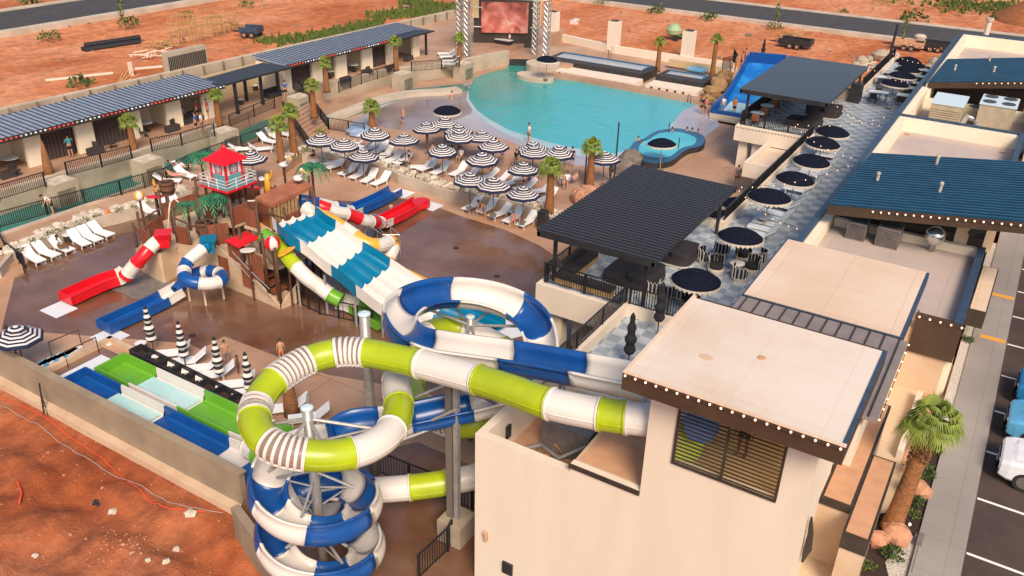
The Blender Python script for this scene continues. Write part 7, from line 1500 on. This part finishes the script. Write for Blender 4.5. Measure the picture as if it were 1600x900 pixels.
def vpanel(t0, t1, z0, z1, off, th, name, m_):
    a, b = A1+dv*t0+bk*off, A1+dv*t1+bk*off; n_ = bk*th; q = [(a.x,a.y,z0),(b.x,b.y,z0),(b.x,b.y,z1),(a.x,a.y,z1)]; return MB().add(q+[(x+n_.x, y+n_.y, z) for x, y, z in q], [(0,1,2,3),(7,6,5,4),(0,4,5,1),(1,5,6,2),(2,6,7,3),(3,7,4,0)]).build(name, m_, sg)
vpanel(-.02,1.0,zS-.1,zS+5.6,.3,.4,'backdrop','bronze'); vpanel(.10,.84,zS+1.75,zS+5.2,.0,.22,'video_screen','screen_image')
vpanel(-.04,.06,zS+3.4,zS+5.5,.02,.2,'speaker_stack','room_tan'); vpanel(.92,1.04,zS+2.6,zS+5.5,.02,.2,'speaker_stack','room_tan')
mb = MB()
for t in (-.02,.88):
    for z in (2.4,4.6): a = A1+dv*t; mb.tube([a+V((0,0,z-.9)), a+dv*.12+V((0,0,z-.9))], .06, 5)
mb.split('cross_bar', 'white_plastic', sg)
q = P(787,70,1.9); r = empty('music_desk', (q.x, q.y, zS), 'dark performer table with white cloth top on the stage', 'table'); MB().box((q.x, q.y, zS+.5), (2.0,.8,.95)).build('front', 'dark_metal', r); MB().box((q.x, q.y, zS+1.0), (2.1,.9,.06)).build('top', 'white_plastic', r)
single('tunnel_mouth_shade', MB().beam((-51.2,83.75,.98),(-49.35,85.02,.98), .25, .7), 'dark_metal', 'solid dark bar painted as the shaded opening of the wave channel under the stage', 'tunnel')  # solid bar; the shade inside the channel opening is put into its dark colour
for i, (a, b) in enumerate([(863,60),(958,76),(1073,93)]):
    q = P(a, b, 1.0); r = empty('pillar', (q.x, q.y, 1.0), 'white round-cornered pillar with dark cap on the far low wall, '+['beside the stage','middle one','beside the right spa'][i], 'pillar', 'white pillars on the far wall'); MB().box((q.x, q.y, 2.6), (1.25,1.25,3.4)).build('shaft', 'stucco', r); MB().box((q.x, q.y, 4.34), (.9,.9,.08)).build('cap', 'bronze', r)
fw = empty('far_wall', (-43,97,.6), 'long low white wall behind the spas at the edge of the dirt', 'wall'); ribbon(MB(), [P(870,56,1.2), P(960,76,1.2), P(1080,94,1.2), P(1150,104,1.2)], .5, .5, 1.5).build('wall_face', 'stucco', fw)
bt = empty('far_bench', tuple(P(1090,104,1.0)), 'tan bench-like wall with a blue sheet between the right spa and the palm', 'wall'); MB().box(P(1085,103,1.3), (6,.6,.7)).build('block', 'room_tan', bt); MB().box(P(1090,108,1.3), (2,1.6,.2)).build('sheet', 'car_sky', bt)
# ================================================================ FAR OBJECTS
def far(px, py, z=None): q = P(px, py, 2.3 if z is None else z); q.z = dirt_h(q.x, q.y); return q
a, b = far(128,76), far(215,63); single('pipe_stack', MB().tube([a+V((0,0,.2)), b+V((0,0,.2))], .3, 8).tube([a+V((.5,0,.2)), b+V((.5,0,.2))], .3, 8).tube([a+V((.2,.3,.6)), b+V((.2,.2,.6))], .28, 8), 'pipe_black', 'long black pipe bundle lying on the red dirt, upper left', 'pipes')
for (a, b, c, d, t) in ((71,127,177,116,'long pale timber on the dirt behind the boundary wall'),(211,109,254,105,'short pale timber beside the yellow frame'),(629,3,672,12,'pale board at the top edge left of the stage'),(1108,6,1108,6,'')):
    if t: single('timber', MB().beam(far(a,b)+V((0,0,.1)), far(c,d)+V((0,0,.1)), .35, .16), 'pale_timber', t, 'timber')
q = far(206,118); single('post', MB().box(q+V((0,0,.6)), (.3,.3,1.4)), 'pale_timber', 'short white post beside the yellow frame behind the wall', 'post')
rn = random.Random(4); mb = MB(); q = far(204,128)
for k in range(7): a = PI*k/6; mb.tube([q+V((0,-1.3,0)), q+V((0,1.3*math.cos(a),1.2*math.sin(a)))], .06, 5)
single('rebar_cage', mb, 'lumber', 'small orange-yellow arched frame just behind the boundary wall', 'frame')
def lattice(px, py, w_, h_, label, seed):
    rn = random.Random(seed); mb = MB(); c = far(px, py)
    for j in range(3):
        for k in range(6): mb.tube([c+V((j*.35, -w_/2+w_*k/5, 0)), c+V((j*.35+rn.uniform(-.2,.2), -w_/2+w_*k/5+rn.uniform(-.3,.3), h_*rn.uniform(.7,1)))], .035, 4)
    for j in range(3):
        for z in (.3,.6,.9): mb.tube([c+V((j*.35, -w_/2, h_*z*.9)), c+V((j*.35, w_/2, h_*z*.85))], .035, 4)
    single('scaffold_frames', mb, 'lumber', label, 'scaffolding')
lattice(285,58,3.6,3.2,'stacked orange scaffold frames on the dirt, left bundle',1); lattice(322,62,4.4,3.2,'stacked orange scaffold frames on the dirt, middle bundle',2); lattice(350,53,3.4,2.6,'stacked orange scaffold frames on the dirt, right bundle',3)
def woodpile(px, py, n, label, L=2.4, m_='lumber', spread=1.3, seed=1, zz=None):
    rn = random.Random(seed); mb = MB(); c = far(px, py, zz)
    for k in range(n): a = rn.uniform(-1, 1); d = V((math.cos(a), math.sin(a), rn.uniform(-.15,.35)))*L*rn.uniform(.3,.6); p_ = c+V((rn.gauss(0, spread*.6), rn.gauss(0, spread), .2+rn.uniform(0,.7))); mb.beam(p_-d, p_+d, .12, .08)
    single('lumber_pile', mb, m_, label, 'lumber pile')
woodpile(265,72,30,'loose pile of boards and bags in front of the scaffold frames'); woodpile(240,90,16,'small heap of boards on the dirt behind the shed',2.0,'pale_timber',1.4,7); woodpile(365,45,12,'loose sticks right of the scaffold frames',1.6,'lumber',1.0,9)
woodpile(1235,62,30,'heap of lumber and bags loaded on the dark trailer', 2.2, 'lumber', 1.2, 11, 1.0); woodpile(1395,2,34,'pile of timbers at the top edge beyond the cross street', 3.0, 'lumber', 3.0, 12, 1.4); woodpile(1345,112,16,'boards scattered over the rubble', 1.5, 'pale_timber', 1.6, 13, 1.0)
def trailer(px, py, label, col='dark_metal', L=3.2, rz=0.0, zz=1.0, load=True):
    q = far(px, py, zz); r = empty('trailer', tuple(q), label, 'trailer', None, rz)
    def loc(mb, nm, m_): o = mb.build(nm, m_, None, base=(0,0,0)); o.parent = r; return o
    loc(MB().bx(-L/2,L/2,-.9,.9,.5,.65).bx(-L/2,L/2,-.95,-.88,.65,1.2).bx(-L/2,L/2,.88,.95,.65,1.2).bx(L/2-.08,L/2,-.88,.88,.65,1.2), 'bed', col); loc(MB().beam((-L/2-1.3,0,.55),(-L/2,-.6,.58),.09).beam((-L/2-1.3,0,.55),(-L/2,.6,.58),.09), 'drawbar', 'dark_metal')
    for x in (-.45,.45):
        for y in (-1.05,1.05):
            o = loc(MB().tube([(x,y-.12,.38),(x,y+.12,.38)], .38, 14), 'wheel', 'tyre'); o2 = MB().tube([(x,y-.13,.38),(x,y+.13,.38)], .2, 10).build('rim', 'chrome', None, base=(0,0,0)); o2.parent = o
    return r
trailer(1242,76,'dark loaded trailer standing on the dirt behind the far pergola',L=4.0); trailer(1418,78,'red flatbed trailer with white tank near the cross street','terracotta_slab',3.6,.05); trailer(1460,80,'dark flatbed trailer with pale wheels beside the red one','dark_metal',4.6,.02)
trailer(394,58,'small dark blue trailer beside the belt of weeds','cap_blue',2.2,.4,2.3)
q = far(1434,74,1.0); single('water_tank', MB().lathe([(.1,0),(.7,.1),(.75,.7),(.5,.9),(.1,.95)], 14, c=q+V((0,0,.7))), 'concrete_pale', 'white round tank on the red trailer', 'tank')
# cement mixer like machine (green) near right pillar
q = far(1055,62,1.0); r = empty('cement_mixer', tuple(q), 'pale green drum mixer on small wheels beside the right white pillar', 'mixer'); MB().lathe([(.3,0),(.9,.4),(1.0,.9),(.6,1.5),(.4,1.6)], 12, c=q+V((-.3,0,.4))).build('drum', 'mixer_green', r)
for y in (-.7,.7): MB().tube([q+V((.3,y-.1,.35)), q+V((.3,y+.1,.35))], .38, 12).build('wheel', 'tyre', r)
MB().beam(q+V((-1.2,0,.6)), q+V((1.0,0,.6)), .12).build('frame', 'leaf_green_plastic', r)
q = far(897,38,1.0); single('cement_bags', MB().box(q+V((0,0,.25)), (1.0,.7,.5)).box(q+V((.3,.1,.62)), (.7,.5,.24)), 'white_plastic', 'two white sacks on the dirt behind the left pillar', 'sacks')
q = far(1592,26,1.4); single('dirt_mound', MB().lathe([(7.5,-.4),(6.2,.5),(4.2,1.9),(2.2,3.2),(.6,4.1),(.05,4.2)], 26, c=(q.x+3, q.y, q.z)), 'dirt_mound', 'tall dark cone of excavated dirt at the top right corner', 'dirt mound', smooth=True)
q = P(1540,56,5.6); r = empty('roof_vent', tuple(q), 'white vent pipe standing behind the farthest parapet', 'vent'); MB().tube([q, q+V((0,0,1.6))], .28, 10).build('pipe', 'stucco', r); MB().tube([q+V((0,0,1.6)), q+V((0,0,1.9))], .42, 10).build('cowl', 'concrete_pale', r)
# young street trees (thin, along the road)
def sapling(px, py, z, label):
    q = far(px, py, z); r = empty('young_tree', tuple(q), label, 'young tree', 'young street trees'); MB().tube([q, q+V((.05,0,3.2))], .06, 6, r2=.03).build('trunk', 'palm_dry', r); mb = MB(); rn = random.Random(int(px))
    for k in range(46): a, e = rn.uniform(0, 6.3), rn.uniform(.5, 1.1); p_ = q+V((.35*math.cos(a)*rn.random(), .35*math.sin(a)*rn.random(), 1.2+2.3*rn.random())); d = V((math.cos(a), math.sin(a), e))*.28; mb.add([p_-d, p_+V((.08,.05,0)), p_+d, p_-V((.08,.05,0))], [(0,1,2,3)])
    mb.build('crown', 'shrub', r)
for a, b, z, t in [(48,10,2.5,'thin young tree beyond the road, top left'),(194,44,2.5,'thin young tree at the road edge above the pipes'),(376,10,2.5,'thin young tree at the road edge, top middle'),(1032,12,1.2,'thin young tree at the cross street, left one'),(1211,44,1.2,'thin young tree at the cross street, middle one'),(1408,72,1.2,'thin young tree behind the red trailer')]: sapling(a, b, z, t)
# traffic cone, lime plant, blue sheet
q = P(170,337,.6); r = empty('traffic_cone', tuple(q), 'orange traffic cone on the walkway at the far left', 'cone'); MB().lathe([(.17,.03),(.15,.06),(.03,.72),(.02,.74)], 12, c=q).build('cone', 'cone_orange', r); MB().box(q+V((0,0,.02)), (.4,.4,.04)).build('base', 'cone_orange', r)
q = P(501,213,.6); leafy(tuple(q), .6, 'lime green shrub at the foot of the concrete stairs', 'palm_leaf', 901, n=90, flat=1.3)
q = P(553,212,.6); single('plastic_sheet', MB().blob(q+V((0,.6,.3)), 1.1, 12, .2, 4, .45), 'sheet_plastic_blue', 'crumpled blue plastic sheet behind the short black fence', 'sheet')
# dark poles and bin near pergola corner
for a, b, h, t in ((913,296,3.4,'slim black pole beside the potted palm'),(960,278,4.4,'tall slim black pole at the pergola corner')): q = P(a, b, .6); single('pole', MB().lathe([(.10,0),(.10,.1),(.07,.15),(.06,h),(.02,h+.05)], 8, c=q), 'dark_metal', t, 'pole')
q = P(848,352,.3); r = empty('waste_bin', tuple(q), 'square black bin at the corner of the slatted pergola', 'bin'); MB().box(q+V((0,0,.5)), (.6,.6,1.0)).build('body', 'dark_metal', r); MB().box(q+V((0,0,1.03)), (.66,.66,.06)).build('lid', 'rail', r)
q = P(1104,300,.6); 
# tall dark blue pole with banner at far deck edge
a, b = P(1386,104,4.0), None; single('flag_pole', MB().tube([a, a+V((.1,0,4.2))], .12, 8), 'dark_metal', 'tall dark pole at the far-left corner of the long deck', 'pole')
# strings of bulbs over the deck
def swag(a, b, n, label, sag=.5):
    a, b = V(a), V(b); o = empty('string_lights', tuple(a), label, 'string lights'); pts = [a.lerp(b, i/20)-V((0,0,sag*4*(i/20)*(1-i/20))) for i in range(21)]; MB().tube(pts, .010, 4).build('light_cable', 'rail', o)
    pr = MB().lathe([(.01,-.035),(.026,-.015),(.026,.015),(.01,.035)], 6).build('bulb', 'bulb', None, base=(0,0,0)); pr.parent = o
    for i in range(n):
        t = (i+.5)/n; c = pr if i == 0 else pr.copy()
        if i: COL.objects.link(c)
        c.location = a.lerp(b, t)-V((0,0,sag*4*t*(1-t)+.06))-a
swag((-12.5,45,6.9),(-7.2,40,7.4),10,'string of bulbs from the slatted pergola to the parapet, nearest'); swag((-12.5,45,6.9),(-7.2,52,7.6),12,'string of bulbs from the pergola corner to the parapet, second'); swag((-7.2,52,7.6),(-13,58,7.2),10,'string of bulbs zigzagging over the loungers, third'); swag((-13,58,7.2),(-7.2,64,7.6),10,'string of bulbs zigzagging over the loungers, fourth'); swag((-12.5,66.5,7.0),(-7.2,60,7.6),10,'string of bulbs from the far pergola to the parapet, fifth'); swag((-12.5,80,7.0),(-7.2,74,7.6),10,'string of bulbs from the far pergola to the parapet, sixth'); swag((-12.4,88,7.0),(-7.2,82,7.6),10,'string of bulbs over the far dining tables, seventh'); swag((-12.4,94,7.0),(-7.2,90,7.6),9,'string of bulbs over the far dining tables, eighth')
bs = empty('string_lights', (-18.7,65.4,4.0), 'row of small bulbs along the white edge below the far terrace railing', 'string lights'); mb = MB()
for k in range(24): mb.box((-18.8+k*.25,65.38,3.98), (.09,.05,.05))
mb.build('bulbs', 'bronze', bs)
# hose, cable and post on the lower-left dirt
def ground_line(lst, r_, name, m_, label):
    pts = spline([V((P(a, b, -1.2).x, P(a, b, -1.2).y, 0)) for a, b in lst], .3); pts = [V((p_.x, p_.y, dirt_h(p_.x, p_.y)+r_+.05)) for p_ in pts]; single(name, MB().tube(pts, r_, 6), m_, label, 'cable')
ground_line([(0,628),(60,655),(110,688),(160,722),(210,768),(250,800),(300,812),(325,814)], .02, 'cable', 'cord_red', 'orange-red cable lying on the dirt below the yard wall'); ground_line([(0,640),(50,668),(110,705),(170,742),(240,780),(290,805),(350,813)], .02, 'cable', 'cord_grey', 'pale grey cable lying beside the orange-red one'); ground_line([(32,768),(38,785),(34,800)], .04, 'cable', 'cord_red', 'short red hose scrap near the left edge')
q = P(70,655,-1.2); r = empty('fence_post', tuple(q), 'dark metal post leaning outside the yard wall', 'post'); MB().tube([V((q.x, q.y, -1.3)), V((q.x-.0, q.y+.2, .75))], .04, 6).build('shaft', 'dark_metal', r); MB().tube([V((q.x+.35, q.y+.05, -1.3)), V((q.x, q.y+.15, .2))], .025, 6).build('brace', 'dark_metal', r)
q = P(150,782,-1.2); q.z = dirt_h(q.x, q.y); single('glove', MB().blob(q+V((0,0,.05)), .16, 7, .4, 3, .5).blob(q+V((.25,-.05,.05)), .10, 6, .4, 5, .5), 'pipe_black', 'small black rag on the red dirt in the lower left', 'rag')
for i, (a, b, s) in enumerate([(57,873,.16),(176,801,.24),(300,817,.30),(262,890,.18),(234,889,.14),(275,857,.2)]): q = P(a, b, -1.2); q.z = dirt_h(q.x, q.y); single('stone', MB().blob(q+V((0,0,s*.3)), s*.8, 8, .25, i+77, .7), 'rock_pale', 'pale stone on the red dirt '+['at the far left near the bottom edge','in the middle of the dirt slope','at the end of the cables by the wall corner','rightmost on the gravel patch at the bottom','beside the gravel patch at the bottom','above the gravel patch'][i], 'stone')
# ================================================================ CARS
def car(x, y, z, body, label, L=4.7, W=1.9, H=1.6, rz=0):
    """nose points to -x (toward the sidewalk)"""
    r = empty('parked_car', (x, y, z), label, 'car', 'cars parked along the sidewalk', rz); w2 = W/2
    def loc(mb, nm, m_, par=None, sm=False): o = mb.build(nm, m_, None, smooth=sm, base=(0,0,0)); o.parent = par or r; return o
    # cross-sections: x, half width at sill / waist / top edge, z of sill, waist, shoulder, top
    S = [(.16,.60,.70,.60,.34,.56,.70,.76),(.04,.70,.80,.64,.36,.55,.72,.80),(.10,.80,.90,.70,.30,.56,.78,.86),(.34,.86,.945,.76,.24,.60,.86,.93),(.8,.88,.95,.78,.22,.62,.93,.99),(1.25,.88,.95,.80,.22,.64,.97,1.04),(2.2,.88,.95,.82,.22,.64,.98,1.04),(3.4,.88,.95,.82,.22,.64,.98,1.04),(4.3,.88,.94,.80,.26,.66,.98,1.04),(4.62,.80,.90,.74,.34,.66,.92,.98),(4.7,.62,.72,.60,.42,.66,.84,.88)]
    vs = []; n = 10
    for (a, ws, ww, wt, z0, z1, z2, z3) in S: vs += [V((a,-ws,z0)), V((a,-ww,z0+.1)), V((a,-ww,z1)), V((a,-ww*.985,z2)), V((a,-wt,z3)), V((a,wt,z3)), V((a,ww*.985,z2)), V((a,ww,z1)), V((a,ww,z0+.1)), V((a,ws,z0))]
    k = len(S); fs = [(i*n+j, (i+1)*n+j, (i+1)*n+(j+1) % n, i*n+(j+1) % n) for i in range(k-1) for j in range(n)]+[tuple(range(n)), tuple(range((k-1)*n, k*n))[::-1]]
    loc(MB().add(vs, fs), 'body', body)
    # bonnet with two raised folds
    hv = []
    for (a, b_, zt) in ((.14,.56,.83),(.5,.66,.965),(1.18,.70,1.045)): hv += [V((a,-b_,zt)), V((a,-b_*.55,zt+.028)), V((a,0,zt+.018)), V((a,b_*.55,zt+.028)), V((a,b_,zt))]
    loc(MB().add(hv, [(i*5+j, i*5+j+1, (i+1)*5+j+1, (i+1)*5+j)[::-1] for i in range(2) for j in range(4)]), 'bonnet', body)
    gb = [(1.15,.80,1.045),(1.95,.64,H-.05),(2.3,.62,H),(3.6,.62,H-.03),(4.35,.70,1.05)]; vs = []
    for a, w_, zt in gb: vs += [V((a,-w_*w2/.95,zt)), V((a,w_*w2/.95,zt))]
    low = [V((a, s*w2*.86, 1.0)) for a in (1.15,1.95,2.3,3.6,4.35) for s in (-1, 1)]
    loc(MB().add(vs+low, [(0,1,3,2),(6,7,9,8)]+[(2*i, 2*i+2, 10+2*i+2, 10+2*i) for i in range(4)]+[(2*i+1, 10+2*i+1, 10+2*i+3, 2*i+3) for i in range(4)]), 'windows', 'glass_dark')
    loc(MB().add([vs[2]+V((0,0,.02)), vs[3]+V((0,0,.02)), vs[7]+V((0,0,.02)), vs[6]+V((0,0,.02)), vs[2]-V((0,0,.02)), vs[3]-V((0,0,.02)), vs[7]-V((0,0,.02)), vs[6]-V((0,0,.02))], [(0,1,2,3),(7,6,5,4),(0,4,5,1),(1,5,6,2),(2,6,7,3),(3,7,4,0)]), 'roof', body)
    for s in (-1, 1):
        for a, b_ in ((vs[2 if s < 0 else 3], vs[0 if s < 0 else 1]), (vs[6 if s < 0 else 7], vs[8 if s < 0 else 9])): loc(MB().beam(a, b_, .08, .05), 'roof_pillar', body)
        for xx in (.88,3.8):
            o = loc(MB().tube([(xx, s*w2*.80, .35),(xx, s*w2*1.0, .35)], .35, 20), 'wheel', 'tyre'); loc(MB().tube([(xx, s*w2*.82, .35),(xx, s*w2*1.008, .35)], .23, 14), 'rim', 'chrome', o); loc(MB().lathe([(.40,0),(.42,.01)], 20), 'x', 'tyre') if False else None
        loc(MB().add([(.015,s*.46,.70),(.075,s*.84,.72),(.31,s*.935,.84),(.13,s*.62,.82),(.02,s*.46,.765)], [(0,1,2,3,4)] if s < 0 else [(4,3,2,1,0)]), 'headlight', 'lamp_glass')
        loc(MB().box((1.5, s*(w2+.1), 1.08), (.16,.22,.14)), 'mirror', body); loc(MB().bx(.02,.12,s*.78-.07,s*.78+.07,.40,.56), 'fog_lamp', 'car_dark')
    g = MB().bx(.0,.06,-.44,.44,.50,.74); go = loc(g, 'grille', 'car_dark'); sl_ = MB()
    for z_ in (.55,.62,.69): sl_.bx(-.012,.0,-.42,.42,z_-.008,z_+.008)
    loc(sl_, 'grille_bars', 'chrome', go); loc(MB().bx(-.02,.2,-.66,.66,.24,.40), 'bumper', 'car_dark'); loc(MB().bx(-.035,-.02,-.18,.18,.42,.50), 'number_plate', 'white_plastic')
    loc(MB().beam((1.12,-.7,1.055),(1.12,.7,1.055), .05, .02), 'wiper', 'car_dark'); return r
car(2.42,23.9+2.35+2.92*.95,4.888,'car_white','white parked car with dark grille, nearest to the camera at the right edge'); car(2.45,23.9+2.15+2.92*1.95,4.888,'car_sky','light blue parked car between the white and the darker blue car'); car(2.6,23.9+2.0+2.92*2.93,4.888,'car_blue','blue parked car third from the front at the right edge'); car(3.7,23.9+1.55+2.92*4.3,4.888,'car_dark','black parked car barely visible at the right edge')
